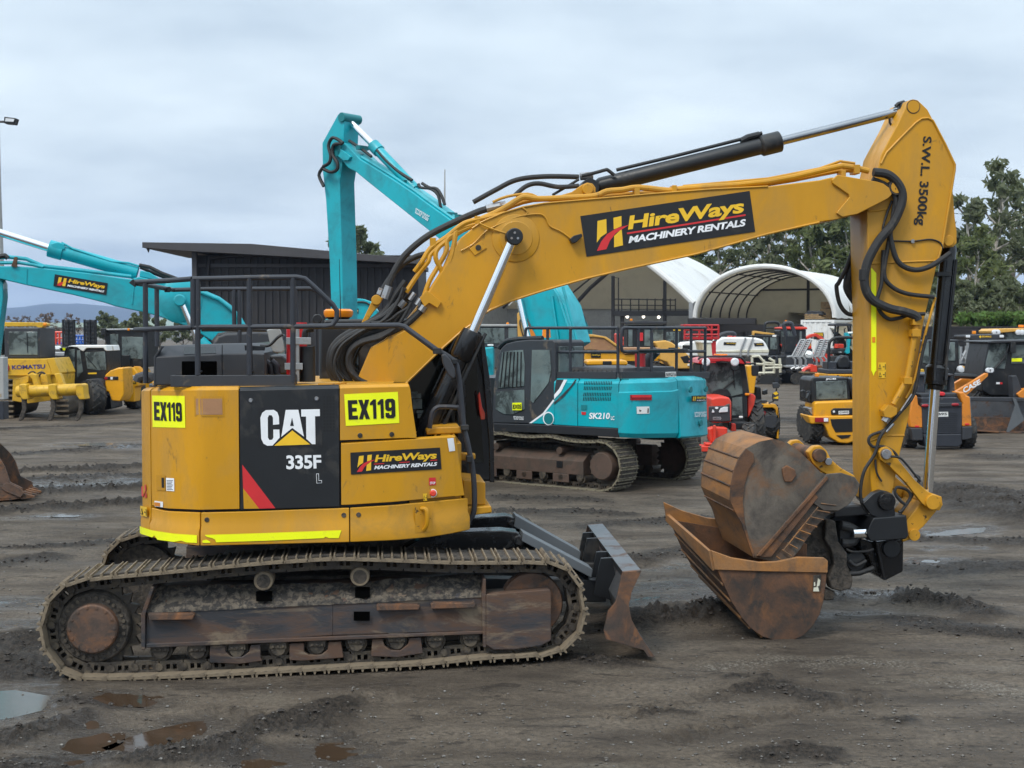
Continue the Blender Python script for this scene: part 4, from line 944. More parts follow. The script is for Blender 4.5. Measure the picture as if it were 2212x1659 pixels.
def on_side(px):
    px = max(px, front[0][0] + .01)
    for a, b in zip(front, front[1:]):
        if px <= b[0] and b[0] > a[0]:
            t = (px - a[0]) / (b[0] - a[0]); r = [a[i] + (b[i] - a[i]) * t for i in range(1, 5)]
            return r
    return front[-1][1:]
def s_map(x, y, off):
    u, v, nx, ny = on_side(x); return Vector((u + nx * off, v + ny * off, E.zat(u, v, y)))
def panel(name, m, x0, x1, rows, n=14, th=.035, bevel=.008, parent=None, label=None):
    """curved sheet: rows = [(table of y over x, how far proud)]"""
    b = MB(); loops = []
    for i in range(n + 1):
        x = x0 + (x1 - x0) * i / n; u, v, nx, ny = on_side(x)
        lp = [(u + nx * o, v + ny * o, E.zat(u, v, f(x))) for f, o in rows]
        lo = [(u + nx * (-th), v + ny * (-th), E.zat(u, v, f(x))) for f, o in (rows[-1], rows[0])]
        loops.append(lp + lo)
    k = len(loops[0]); vs = [p for l in loops for p in l]
    fs = [(i * k + j, i * k + (j + 1) % k, (i + 1) * k + (j + 1) % k, (i + 1) * k + j) for i in range(n) for j in range(k)]
    fs += [tuple(range(k)), tuple(range(n * k, n * k + k))]
    b.add(vs, fs); return b.build(name, M_[m], parent or ex, bevel, 30, label=label)
topl = tbl([(294, 840), (330, 838), (518, 836), (733, 831), (869, 829), (881, 836)])
seam = tbl([(294, 1085), (330, 1094), (360, 1101), (433, 1104), (520, 1102), (755, 1094), (850, 1088), (1005, 1073)])
seam2 = lambda x: seam(x) + 3
bot = tbl([(294, 1143), (310, 1150), (329, 1159), (382, 1172), (433, 1178), (600, 1174), (755, 1170), (850, 1166), (920, 1160), (970, 1152), (1008, 1144)])
cr1 = lambda x: seam2(x) + (bot(x) - seam2(x)) * .42
cr2 = lambda x: seam2(x) + (bot(x) - seam2(x)) * .58
rnd_top = lambda f: [(lambda x: f(x) - 2, -.06), (lambda x: f(x) + 1, -.012), (lambda x: f(x) + 6, .012)]
panel('counterweight', 'yellow', 294.5, 328, rnd_top(topl) + [(lambda x: 1087, .012), (lambda x: bot(x) * .35 + 1087 * .65, .012), (lambda x: bot(x) * .62 + 1087 * .38, .03), (bot, .03)], n=12)
panel('rear_door', 'yellow', 330, 517, rnd_top(topl) + [(lambda x: seam(x) - 3, .012)], n=20)
panel('engine_door', 'black_paint', 519, 733, rnd_top(lambda x: topl(x) + 2) + [(lambda x: seam(x) - 1, .012)], n=10)
panel('lower_skirt', 'yellow', 329, 432.5, [(seam2, .012), (cr1, .014), (cr2, .034), (bot, .034)], n=14)
panel('lower_skirt', 'yellow', 434.5, 754, [(seam2, .014), (cr1, .014), (cr2, .034), (bot, .034)], n=14)
panel('lower_skirt', 'yellow_deep', 756, 1008, [(seam2, .014), (cr1, .014), (cr2, .034), (bot, .034)], n=18)
ur = tbl([(731, 832), (869, 829), (877, 831), (883, 840), (900, 942)]); 
panel('fuel_panel', 'yellow', 735, 884, rnd_top(lambda x: 832.5 - (x - 735) * .022) + [(lambda x: 951 - (x - 735) * .036, .012)], n=10)
b = MB()
pf = [s_map(883.5, 830, .0)] + [s_map(x, y, .0) for y, x in ((832, 884.5), (842, 887), (880, 891), (941, 900), (946, 899))] + [s_map(883.5, 946, .0)]
b.loft([p + Vector((0, -.012, 0)) for p in pf], [p + Vector((0, .55, 0)) for p in pf]); b.build('fuel_panel_edge', M_['yellow'], ex, .01)
panel('storage_door', 'yellow', 737, 982, [(lambda x: 956 - (x - 735) * .065, -.03), (lambda x: 959 - (x - 735) * .065, .012), (lambda x: seam(x) - 4, .012)], n=16)
pf = [s_map(x, y, .0) for x, y in ((981.5, 941), (984, 943), (1003, 1070), (981.5, 1073))]
b = MB().loft([p + Vector((0, -.012, 0)) for p in pf], [p + Vector((0, .7, 0)) for p in pf]); b.build('storage_box_end', M_['yellow'], ex, .01)
# dark core behind the panels, deck, far side
core = [(u * 1.0 + (-nx) * .06, v - ny * .06) for px, u, v, nx, ny in dn[::3]]
zb, zt = E.zat(-.5, -1.45, 1168), E.zat(-.5, -1.45, 840)
uf = on_side(884)[0]; pl_ = [p for p in core if p[0] < uf]
poly = pl_ + [(uf, -1.38), (uf, 1.42), (-.9, 1.42)]
MB().prism(poly, zb, zt, 'z').build('house_body', M_['black_paint'], ex, .01)
poly = [p for p in core if p[0] > uf - .1]; poly = poly + [(poly[-1][0], 1.4), (poly[0][0], 1.4)]
MB().prism(poly, zb, E.zat(1.6, -1.2, 958), 'z').build('front_platform', M_['yellow_deep'], ex, .01)
far = [(u, -v) for u, v in dense if v < 0]
MB().loft([(u, v, zb) for u, v in far], [(u, v, zt + .02) for u, v in far], False).build('far_side_panel', M_['yellow'], ex)
dk = [(u - nx * .09, v - ny * .09) for px, u, v, nx, ny in dn[::3]]; dk = [p for p in dk if p[0] < uf - .05] + [(uf - .05, 1.4), (-.9, 1.4)]
MB().prism(dk, zt, zt + .022, 'z').build('deck', M_['yellow_worn'], ex, .004)
b = MB()
for i in range(12):
    x = E.p(690 + i * 3, 832, -1.2).x; b.obox((x, -1.38, zt + .034), (x + .10, -1.1, zt + .034), .012, .02)
b.build('grip_plate', M_['yellow_worn'], ex)

# ---- marks on the house
def quad(m, name, q, mapper, off=.015, n=6, parent=None, label=None):
    b = MB(); vs = []
    for i in range(n + 1):
        for t in (0, 1): vs.append(mapper(*bil(q, i / n, t), off))
    b.add(vs, [(2 * i, 2 * i + 1, 2 * i + 3, 2 * i + 2) for i in range(n)])
    return b.build(name, M_[m], parent or ex, label=label)
def sub(q, s0, t0, s1, t1): return [bil(q, s0, t0), bil(q, s1, t0), bil(q, s1, t1), bil(q, s0, t1)]
def rental_decal(root, mapper, q, off=.015, n=8, full=True, step=.003):
    d = quad('decal_black', 'rental_decal', q, mapper, off, n, root)
    P = lambda pts: [bil(q, s, t) for s, t in pts]
    if full:
        flat('emblem_bars', M_['amber_mark'], d, mapper, [P([(.095, .18), (.148, .165), (.138, .50), (.10, .58), (.072, .70)]), P([(.19, .16), (.238, .145), (.23, .39), (.182, .44)]), P([(.178, .60), (.228, .46), (.222, .855), (.168, .875)])], off + step)
        flat('emblem_sweep', M_['red_mark'], d, mapper, [P([(.275, .385), (.20, .42), (.14, .53), (.10, .68), (.065, .90), (.122, .89), (.15, .70), (.19, .54)])], off + step)
        flat('underline', M_['red_mark'], d, mapper, [P([(.255, .565), (.60, .560), (.958, .545), (.958, .585), (.60, .6), (.255, .605)])], off + step)
    else:
        flat('emblem_bars', M_['amber_mark'], d, mapper, [P([(.08, .18), (.14, .18), (.13, .55), (.07, .75)]), P([(.18, .18), (.23, .18), (.22, .85), (.16, .85)])], off + step)
        flat('emblem_sweep', M_['red_mark'], d, mapper, [P([(.26, .40), (.10, .60), (.06, .88), (.13, .88)])], off + step)
    lettering('lettering', 'HireWays', M_['amber_mark'], d, mapper, [bil(q, .272, .17), bil(q, .958, .17), bil(q, .952, .60), bil(q, .262, .60)], off + step * 1.6, .032, .12, .95)
    lettering('lettering', 'MACHINERY RENTALS', M_['white_mark'], d, mapper, [bil(q, .262, .66), bil(q, .955, .66), bil(q, .950, .83), bil(q, .255, .83)], off + step * 1.6, .04, .15, .96)
    return d
GL = {'E': [[(0, 0), (1, 0), (1, .2), (.42, .2), (.42, .4), (.9, .4), (.9, .59), (.42, .59), (.42, .8), (1, .8), (1, 1), (0, 1)]], 'X': [[(0, 0), (.38, 0), (.5, .27), (.63, 0), (1, 0), (.71, .5), (1, 1), (.62, 1), (.5, .73), (.36, 1), (0, 1), (.29, .5)]], '1': [[(.05, .17), (.6, 0), (1, 0), (1, 1), (.5, 1), (.5, .27), (.05, .3)]],
    '9': [[(0, .1), (.2, 0), (.8, 0), (1, .1), (1, .3), (.62, .3), (.6, .2), (.5, .16), (.4, .2), (.38, .3), (0, .3)], [(0, .3), (.38, .3), (.38, .42), (.5, .47), (.62, .42), (.62, .3), (1, .3), (1, .9), (.8, 1), (.2, 1), (0, .92), (0, .72), (.38, .72), (.4, .81), (.5, .84), (.6, .81), (.62, .60), (.5, .63), (.2, .63), (0, .53)]]}
def fleet_number(q, tq):
    d = quad('hivis', 'number_plate', q, s_map, .016, 6)
    flat('lettering', M_['black_mark'], d, s_map, [[bil(tq, x0 + (x1 - x0) * a, c) for a, c in g] for ch, x0, x1 in (('E', 0, .2), ('X', .22, .455), ('1', .46, .595), ('1', .62, .755), ('9', .79, 1)) for g in GL[ch]], .02)
def plate(name, q, mapper, text, tq, base='hivis', ink='black_mark', off=.016, bold=.02, shear=0, root=None, sp=.95):
    d = quad(base, name, q, mapper, off, 6, root or ex)
    if text: lettering('lettering', text, M_[ink], d, mapper, tq, off + .004, bold, shear, sp)
    return d
fleet_number(Z4((318, 300), (580, 303), (583, 562), (320, 556)), Z4((335, 350), (556, 358), (560, 510), (336, 500)))
fleet_number(Z6((346, 212), (838, 190), (850, 478), (360, 506)), Z6((378, 268), (810, 252), (815, 432), (386, 447)))
rental_decal(ex, s_map, Z6((400, 752), (1222, 705), (1236, 905), (405, 955)), .018)
d = quad('decal_black', 'maker_emblem', Z4((1160, 400), (1675, 395), (1680, 715), (1165, 720)), s_map, .0135, 4)
Cc = [(1180, 480), (1195, 440), (1225, 418), (1290, 416), (1318, 436), (1330, 470), (1332, 532), (1282, 537), (1282, 480), (1272, 460), (1250, 458), (1240, 480), (1240, 640), (1252, 660), (1275, 657), (1284, 640), (1284, 575), (1333, 575), (1335, 640), (1278, 704), (1235, 706), (1205, 690), (1186, 650)]
Aa = [(1385, 416), (1487, 415), (1531, 632), (1437, 562), (1348, 634)]; Ah = [(1436, 478), (1450, 545), (1420, 546)]
Tt = [(1510, 413), (1660, 410), (1661, 466), (1621, 468), (1624, 694), (1597, 694), (1550, 650), (1549, 470), (1511, 470)]
flat('lettering', M_['white_mark'], d, s_map, [Z4(*Cc), Z4(*Aa), Z4(*Tt)], .017)
flat('lettering', M_['decal_black'], d, s_map, [Z4(*Ah)], .019)
flat('emblem_triangle', M_['amber_mark'], d, s_map, [Z4((1437, 582), (1582, 696), (1290, 706))], .017)
lettering('model_number', '335F', M_['white_mark'], ex, s_map, Z4((1386, 784), (1668, 779), (1672, 890), (1388, 898)), .016, .03, 0, .95)
flat('model_number', M_['white_mark'], ex, s_map, [Z4((1628, 932), (1650, 931), (1651, 986), (1674, 985), (1674, 1009), (1631, 1011))], .014)
flat('model_number', M_['decal_black'], ex, s_map, [Z4((1632, 936), (1646, 935), (1647, 990), (1670, 989), (1670, 1005), (1635, 1007))], .0165)
flat('red_slash', M_['red_mark'], ex, s_map, [Z4((1031, 858), (1297, 1212), (1165, 1215), (1036, 1050))], .015)
flat('yellow_corner', M_['yellow'], ex, s_map, [Z4((1036, 1050), (1165, 1215), (1041, 1216))], .015)
d = MB()
for i in range(11):
    for j in range(4):
        x, y = Z4((1688 + j * 25 - (0 if j < 4 else 0), 305 + i * 27))[0]; vs = [s_map(*p, .0135) for p in rect(x, y, x + 4.6, y + 5.0)]; d.add(vs, [(0, 1, 2, 3)])
d.build('vent_grille', M_['black_mark'], ex)
quad('yellow_deep', 'window_recess', Z4((655, 308), (885, 308), (888, 470), (658, 470)), s_map, .016, 4)
quad('rust_tray', 'window_recess', Z4((670, 325), (873, 325), (875, 455), (673, 455)), s_map, .019, 4)
quad('yellow_deep', 'latch', Z4((345, 945), (418, 948), (420, 1070), (347, 1068)), s_map, .017, 2)
quad('black_mark', 'latch', Z4((390, 965), (410, 965), (410, 1045), (392, 1045)), s_map, .020, 1)
d = quad('white_mark', 'warning_label', Z4((424, 966), (490, 970), (491, 1075), (426, 1070)), s_map, .017, 2)
for i in range(7): flat('text_line', M_['black_mark'], d, s_map, [Z4((432, 985 + i * 12), (482 - (i % 3) * 6, 986 + i * 12), (482 - (i % 3) * 6, 990 + i * 12), (432, 989 + i * 12))], .020)
d = quad('white_mark', 'warning_label', Z4((330, 1152), (398, 1160), (398, 1205), (332, 1198)), s_map, .017, 2)
flat('label_panel', M_['case_orange'], d, s_map, [Z4((334, 1163), (376, 1168), (376, 1198), (335, 1194))], .020)
d = quad('white_mark', 'warning_label', Z4((173, 1105), (226, 1120), (226, 1288), (176, 1270)), s_map, .04, 3)
flat('label_panel', M_['black_mark'], d, s_map, [Z4((176, 1112), (223, 1125), (223, 1180), (178, 1168))], .044)
flat('label_panel', M_['white_mark'], d, s_map, [[(Z4((199 + 17 * math.cos(t), 1147 + 22 * math.sin(t)))[0]) for t in [k * .5236 for k in range(12)]]], .047)
lettering('lettering', 'KEEP CLEAR OF', M_['black_mark'], d, s_map, Z4((177, 1186), (222, 1196), (222, 1218), (178, 1210)), .046, .03)
lettering('lettering', 'SWING AREA', M_['black_mark'], d, s_map, Z4((177, 1226), (222, 1238), (222, 1260), (178, 1250)), .046, .03)
def warn(q, mapper, off, root=None):
    d = quad('hivis' if False else 'amber_mark', 'warning_label', q, mapper, off, 2, root or ex)
    P = lambda pts: [bil(q, s, t) for s, t in pts]
    flat('label_symbol', M_['black_mark'], d, mapper, [P([(.22, .15), (.42, .85), (.04, .85)])], off + .003); flat('label_symbol', M_['amber_mark'], d, mapper, [P([(.22, .4), (.33, .76), (.12, .76)])], off + .005)
    flat('label_symbol', M_['black_mark'], d, mapper, [P([(.86, .2), (.94, .2), (.94, .9), (.86, .9)]), P([(.6, .5), (.8, .5), (.8, .6), (.6, .6)])], off + .003)
    return d
warn(Z4((230, 1192), (284, 1203), (285, 1282), (232, 1270)), s_map, .035)
flat('reflector', M_['red_mark'], ex, s_map, [Z4((218, 1038), (263, 1020), (268, 1060), (240, 1120), (222, 1115)), Z4((266, 1075), (270, 1125), (252, 1128))], .02)
def tape(name, top_, bot_, off, n=20):
    b = MB(); vs = []; xs = sorted(set([x for x, _ in top_] + [x for x, _ in bot_] + [top_[0][0] + (top_[-1][0] - top_[0][0]) * i / n for i in range(n + 1)]))
    f, g = tbl(top_), tbl(bot_)
    for x in xs: vs += [s_map(x, f(x), off), s_map(x, g(x), off)]
    b.add(vs, [(2 * i, 2 * i + 1, 2 * i + 3, 2 * i + 2) for i in range(len(xs) - 1)]); return b.build(name, M_['hivis'], ex)
tape('reflective_tape', Z4((170, 1335), (250, 1365), (330, 1390), (500, 1415), (682, 1427)), Z4((170, 1388), (240, 1420), (330, 1447), (345, 1430), (370, 1465), (500, 1482), (560, 1472), (600, 1486), (682, 1490)), .040)
tape('reflective_tape', Z4((730, 1424), (1250, 1408), (1830, 1386)), Z4((730, 1426), (745, 1440), (785, 1450), (810, 1462), (818, 1484), (1250, 1470), (1690, 1450), (1700, 1438), (1730, 1450), (1808, 1450), (1830, 1388)), .040)
tape('reflective_tape', Z4((712, 1470), (740, 1462), (770, 1478)), Z4((714, 1487), (740, 1489), (770, 1488)), .040)
bt = MB()
for (x, y) in Z4((1103, 340), (1634, 326)): u, v, nx, ny = on_side(x); p = s_map(x, y, .01); bt.cyl(p, p + Vector((nx, ny, 0)) * .014, .022, .015, 12)
bt.each('bolt', M_['steel'], ex)
bt = MB()
for (x, y) in Z4((742, 1305), (1850, 1268)) + Z6((473, 1327), (490, 594), (782, 584)): u, v, nx, ny = on_side(x); p = s_map(x, y, .008); bt.cyl(p, p + Vector((nx, ny, 0)) * .012, .024, .020, 14)
bt.each('bolt', M_['mud_dark'], ex)
d = quad('yellow_worn', 'grab_recess', Z6((985, 1258), (1135, 1242), (1148, 1478), (990, 1490)), s_map, .037, 3)
g = [s_map(*p, o) for p, o in zip(Z6((1040, 1268), (1068, 1275), (1075, 1400), (1062, 1465)), (.04, .085, .085, .04))]; MB().tube(spline(g, 4), .02, 8).build('grab_handle', M_['yellow_deep'], d)
d = plate('warning_label', Z6((1120, 985), (1183, 982), (1185, 1052), (1122, 1056)), s_map, 'STOP', Z6((1128, 1022), (1178, 1020), (1178, 1044), (1128, 1046)), 'red_mark', 'white_mark', .016, .03)
p = s_map(*Z6((1160, 1127))[0], .012); MB().lathe(p, (0, -1, 0), [(0, .03), (.012, .03), (.014, .026), (.03, .026), (.036, .02)], 20).build('stop_button', M_['red_bright'], ex)
p = s_map(*Z6((1158, 1127))[0], .010); MB().lathe(p, (0, -1, 0), [(0, .038), (.008, .038)], 20).build('stop_button_ring', M_['white_mark'], ex)
warn(Z6((1066, 1132), (1102, 1130), (1104, 1196), (1068, 1200)), s_map, .016)
quad('white_mark', 'warning_label', Z6((1288, 622), (1346, 615), (1361, 735), (1306, 743)), s_map, .018, 2)

# ---- engine hood, cowling plate, guard rail on the deck
v0, v1 = -1.08, -.92
a = [E.p(x, y, v0) for x, y in ((331, 772), (480, 765), (545, 764), (572, 765))]; c = [E.p(x, y, v1) for x, y in ((348, 748), (480, 744), (544, 744), (568, 762))]
b = MB()
for i in range(3):
    A = [(a[i].x, v0, zt + .02), (a[i].x, v0, a[i].z), (c[i].x, v1, c[i].z), (c[i].x, .55, c[i].z), (a[i].x, .7, a[i].z), (a[i].x, .7, zt + .02)]
    B = [(a[i + 1].x, v0, zt + .02), (a[i + 1].x, v0, a[i + 1].z), (c[i + 1].x, v1, c[i + 1].z), (c[i + 1].x, .55, c[i + 1].z), (a[i + 1].x, .7, a[i + 1].z), (a[i + 1].x, .7, zt + .02)]
    b.loft(A, B)
b.build('engine_hood', M_['charcoal'], ex, .012)
MB().pb(E, 392, 780, 469, 812, v0 - .006, v0 + .02).build('hood_vent', M_['hole_shade'], ex, .01)  # black slab painting the shaded opening in the hood
q_ = [E.p(x, y, v) + Vector((0, -.006, .006)) for x, y, v in ((397, 767, -1.06), (467, 764, -1.06), (465, 750, -.955), (399, 751, -.955))]
MB().add(q_, [(0, 1, 2, 3)]).build('hood_vent', M_['glass_dark'], ex)
MB().pp(E, [(332, 771), (349, 747), (352, 748), (336, 772), (336, 836), (332, 836)], -1.085, -1.0).build('hood_edge', M_['charcoal'], ex, .004)
MB().pb(E, 368, 811, 636, 835, -1.36, -1.33).build('cowling_plate', M_['charcoal'], ex, .006)
MB().pb(E, 368, 811, 372, 835, -1.33, -1.0).pb(E, 632, 811, 636, 835, -1.33, -.9).each('cowling_plate', M_['charcoal'], ex, .004)
b = MB(); rr = .024; nv = -1.34
b.pt(E, Z3((740, 342), (1000, 338), (1400, 328), (1740, 325), (1820, 340), (1890, 400), (2090, 590), (2130, 650), (2125, 730), (2085, 785), (2020, 798), (1600, 800), (1290, 804), (800, 806), (740, 808)), nv, rr, 10)
b.pt(E, Z3((740, 342), (500, 360), (205, 374)), [nv, -1.15, -.75], rr, 10); b.pt(E, Z3((740, 808), (450, 820), (190, 832)), [nv, -1.15, -.8], rr, 10)
for x, y0, y1 in ((793, 345, 1265), (1288, 335, 1262), (1706, 328, 1330), (748, 345, 808)): b.pt(E, Z3((x, y0), (x, y1)), nv, rr * 1.05, 10)
b.pt(E, Z3((290, 385), (292, 1345)), -.9, rr, 10)
for x, y in ((793, 1240), (1288, 1235), (1706, 1310)): b.pc(E, *Z3((x, y))[0], nv, nv + .3, .012)
b.build('guard_rail', M_['rail_grey'], ex)
b = MB(); fv = 1.2
b.pt(E, Z3((205, 385), (300, 398), (480, 435), (560, 448), (900, 440), (1300, 438), (1880, 435), (1960, 470)), [-.7, -.2, .9, fv, fv, fv, fv, fv], rr, 10)
b.pt(E, Z3((830, 828), (1240, 828), (1450, 832)), fv, rr, 10)
for x, y0, y1 in ((398, 430, 990), (1140, 440, 830), (1190, 450, 960), (1735, 440, 1300)): b.pt(E, Z3((x, y0), (x + 4, y1)), fv if x > 500 else .75, rr, 10)
b.build('guard_rail', M_['rail_grey'], ex)
b = MB().pp(E, Z3((130, 380), (170, 342), (210, 382), (185, 420)), -.76, -.70).pp(E, Z3((470, 470), (478, 425), (520, 415), (545, 440), (520, 470)), .85, .9); b.build('rail_bracket', M_['black_paint'], ex, .004)
# mirror on the hood, fire extinguisher, service fittings
b = MB().pp(E, Z3((1240, 978), (1340, 985), (1440, 990), (1435, 1030), (1245, 1030)), -1.2, -1.17).pt(E, Z3((1390, 985), (1480, 980), (1560, 905), (1610, 875)), -1.1, .014, 8, 4); b.build('mirror_bracket', M_['black_paint'], ex, .003)
MB().pp(E, Z3((1452, 830), (1570, 815), (1590, 840), (1625, 1030), (1600, 1052), (1520, 1048), (1500, 1020)), -1.0, -.95).build('mirror', M_['concrete'], ex, .012)
MB().pt(E, Z3((1690, 820), (1690, 1262)), -.9, .045, 14).pt(E, Z3((1790, 760), (1790, 1300)), -.7, .05, 14).each('fire_extinguisher', M_['red'], ex)
MB().pb(E, *Z3((1640, 905))[0], *Z3((1880, 972))[0], -.98, -.96).pb(E, *Z3((1625, 1150))[0], *Z3((1800, 1215))[0], -.98, -.96).pt(E, Z3((1750, 810), (1750, 1330)), -.95, .02, 8).build('rail_bracket', M_['galv'], ex, .004)
MB().pt(E, Z3((1840, 990), (1845, 1330)), -.85, .075, 18).pt(E, Z3((1905, 820), (1830, 840), (1815, 960)), -.85, .03, 10, 4).build('exhaust_stack', M_['black_paint'], ex)
MB().pp(E, Z3((1430, 1080), (1600, 1075), (1680, 1140), (1680, 1260), (1440, 1260)), -.4, .4).build('air_cleaner_box', M_['black_paint'], ex, .02)
b = MB()
for x in (1440, 1500, 1560): b.pt(E, Z3((x, 1258), (x - 10, 1180), (x - 60, 1130)), -.75, .03, 10, 4)
b.each('engine_pipe', M_['rail_grey'], ex)
b = MB().pt(E, Z3((215, 1330), (230, 1290), (280, 1275), (340, 1290), (362, 1320)), -.6, .05, 10).build('work_light', M_['charcoal'], ex)

# ---- cab on the far side
cv0, cv1 = .46, 1.44
cabp = [(690, 707), (700, 690), (860, 688), (1012, 692), (1030, 700), (1046, 760), (1064, 935), (1066, 1040), (690, 1040)]
MB().pp(E, cabp, cv0, cv1).build('cab', M_['black_paint'], ex, .03)
MB().pp(E, [(870, 730), (1015, 725), (1030, 770), (1045, 1000), (870, 1000)], cv0 - .012, cv0 + .01).build('cab_window', M_['glass_dark'], ex, .004)
MB().pp(E, [(720, 740), (775, 740), (775, 830), (720, 830)], cv0 - .012, cv0 + .01).build('cab_window', M_['glass_dark'], ex, .004)
MB().pp(E, [(1037, 735), (1046, 735), (1060, 830), (1067, 940), (1068, 1042), (1058, 1042), (1056, 950), (1046, 830)], cv0 - .35, cv0 - .28).pp(E, [(985, 800), (1004, 790), (1010, 1046), (990, 1046)], cv0 - .2, cv0).build('cab_guard_frame', M_['black_gloss'], ex, .008)
MB().pp(E, [(1012, 700), (1040, 720), (1054, 800), (1064, 940), (1056, 945), (1042, 810), (1024, 735)], cv0 - .02, cv0 + .06).build('front_pillar', M_['black_gloss'], ex, .006)
MB().pp(E, Z5((1703, 1260), (1720, 1225), (1745, 1380), (1775, 1440), (1775, 1500), (1735, 1510), (1715, 1400)), cv0 - .3, cv0 - .22).build('work_light', M_['red_bright'], ex, .01)
MB().lathe(E.p(731, 679, .9), (0, 0, 1), [(-.03, .14), (0, .155), (.035, .155), (.055, .13)], 24).build('beacon', M_['orange_lens'], ex)
MB().lathe(E.p(731, 685, .9), (0, 0, 1), [(-.03, .10), (0, .13), (.02, .14)], 20).pt(E, [(736, 690), (733, 560)], .7, [.006, .003], 6).build('beacon_base', M_['black_paint'], ex)
MB().pb(E, *Z5((70, 465))[0], *Z5((135, 545))[0], .5, .62).pc(E, *Z5((100, 500))[0], .45, .5, .05).build('camera_unit', M_['black_paint'], ex, .01)
for i, (s, t) in enumerate((((1040, 1225), (1100, 1290)), ((1055, 1300), (1145, 1395)), ((1090, 1410), (1160, 1440)), ((1100, 1445), (1180, 1490)), ((1085, 1245), (1135, 1290)))):
    MB().pb(E, *Z5(s)[0], *Z5(t)[0], cv0 - .016, cv0 - .013).build('window_reflection', M_['glass_grey'], ex)  # grey patches painting reflections of boxes onto the dark cab glass

# ---- boom
bv0, bv1 = -.34, .34
up = [(772, 818), (800, 752), (830, 735), (880, 690), (925, 632), (962, 574), (995, 514)] + B7((80, 540), (150, 493), (300, 428), (450, 384), (600, 358), (900, 332), (1400, 288), (1800, 257), (2212, 236)) + [(1770, 389), (1796, 383), (1871, 387), (1898, 394), (1917, 403), (1926, 414), (1922, 426)]
dnp = [(1895, 442), (1852, 463), (1810, 474), (1770, 480)] + B7((2212, 578), (2120, 603), (1700, 722), (1200, 830), (900, 900), (600, 985), (350, 1065), (200, 1132), (60, 1242)) + [(1000, 713), (956, 752), (940, 767), (876, 829), (848, 852), (788, 852)]
bo = MB().pp(E, up + dnp, bv0, bv1).build('boom', M_['yellow'], ex, .012)
e1 = lambda pts, d: [(x, y + d) for x, y in pts]
b = MB()
edge = dnp[3:16]; b.pt(E, edge, bv0 - .004, .012, 6); b.pt(E, up[7:16], bv0 - .004, .010, 6)
b.pt(E, [(940, 767), (876, 829)], bv0 - .004, .012, 6); b.pt(E, Z5((980, 602), (1285, 800)), bv0 - .004, .012, 6)
b.each('weld_flange', M_['yellow'], bo)
MB().pp(E, Z5((985, 610), (1275, 855), (985, 1135), (600, 1135), (510, 1075), (660, 770)), bv0 - .012, bv0 + .02).build('foot_plate', M_['yellow'], bo, .008)
MB().pp(E, S3((150, 690), (380, 730), (470, 745), (520, 760), (575, 800), (590, 850), (560, 880), (470, 928), (310, 1008), (190, 1032), (140, 1000), (245, 870), (240, 850), (110, 760), (105, 730)), bv0 - .03, bv0 + .01).build('tip_plate', M_['yellow'], bo, .008)
MB().pp(E, S3((150, 690), (380, 730), (520, 760), (590, 850), (470, 928), (310, 1008), (140, 1000), (245, 870), (105, 730)), bv1 - .01, bv1 + .03).build('tip_plate', M_['yellow'], bo, .008)
p = E.p(*S3((520, 820))[0], 0); MB().lathe((p.x, bv0 - .034, p.z), (0, 1, 0), [(0, .074), (.004, .078), (.70, .078)], 28).build('boom_pin', M_['mud_dark'], bo); MB().cyl((p.x, bv0 - .038, p.z), (p.x, bv0 - .03, p.z), .06, None, 24).build('pin_cap', M_['yellow_worn'], bo)
p = E.p(*B7((395, 610))[0], bv0); MB().lathe((p.x, bv0 - .03, p.z), (0, 1, 0), [(0, .16), (.006, .165), (.02, .23), (.03, .236), (.04, .2)], 40).build('pin_boss', M_['yellow'], bo, .004)
MB().pp(E, B7((62, 685), (150, 625), (185, 680), (100, 735)), bv0 - .014, bv0 + .01).build('bracket_plate', M_['yellow'], bo, .004)
p = E.p(*B7((125, 678))[0], bv0); MB().cyl((p.x, bv0 - .022, p.z), (p.x, bv0, p.z), .028, None, 18).build('bracket_hole', M_['mud_dark'], bo)
MB().pp(E, B7((785, 615), (815, 590), (870, 575), (878, 595), (830, 640), (800, 645)), bv0 - .09, bv0).build('work_light', M_['black_paint'], bo, .006)
b = MB().pt(E, B7((0, 700), (90, 650), (180, 560), (300, 500), (430, 450), (560, 435), (610, 460), (640, 520), (720, 560), (790, 610)), bv0 - .012, .008, 6, 4).pt(E, B7((440, 385), (480, 420), (460, 450)), bv0 - .012, .008, 6, 4).pt(E, B7((130, 500), (220, 540), (345, 580)), bv0 - .03, .01, 6, 3); b.each('cable', M_['yellow'], bo)
rental_decal(ex, plane_v(E, bv0), B7((860, 450), (2080, 268), (2120, 562), (905, 742)), .006)
# ram brackets and hard lines on the boom
MB().pp(E, B7((700, 305), (800, 275), (870, 225), (910, 208), (950, 215), (972, 245), (972, 300), (980, 320), (700, 345)), -.2, .2).pc(E, *B7((915, 255))[0], -.24, .24, .055).build('ram_bracket', M_['yellow'], bo, .008)
b = MB(); pv = bv0 + .06
main = B7((0, 522), (150, 470), (300, 400), (420, 325), (470, 312), (560, 326), (760, 318), (960, 306), (1050, 272), (1160, 262), (1280, 244), (1500, 266), (1600, 252), (2212, 202)) + S3((130, 628), (200, 620), (300, 636), (400, 660))
b.pt(E, main, pv, .030, 10, 3)
b.pt(E, B7((0, 560), (200, 470), (330, 395), (520, 335), (800, 330), (1200, 292), (1500, 275), (2212, 220)) + S3((150, 660), (300, 668)), pv + .08, .022, 8, 3)
b.pt(E, B7((230, 350), (330, 310), (480, 290), (560, 318)), pv + .05, .014, 8, 3)
b.pt(E, B7((1600, 235), (2212, 180)) + S3((0, 640), (170, 580), (290, 598)), pv + .16, .014, 8)
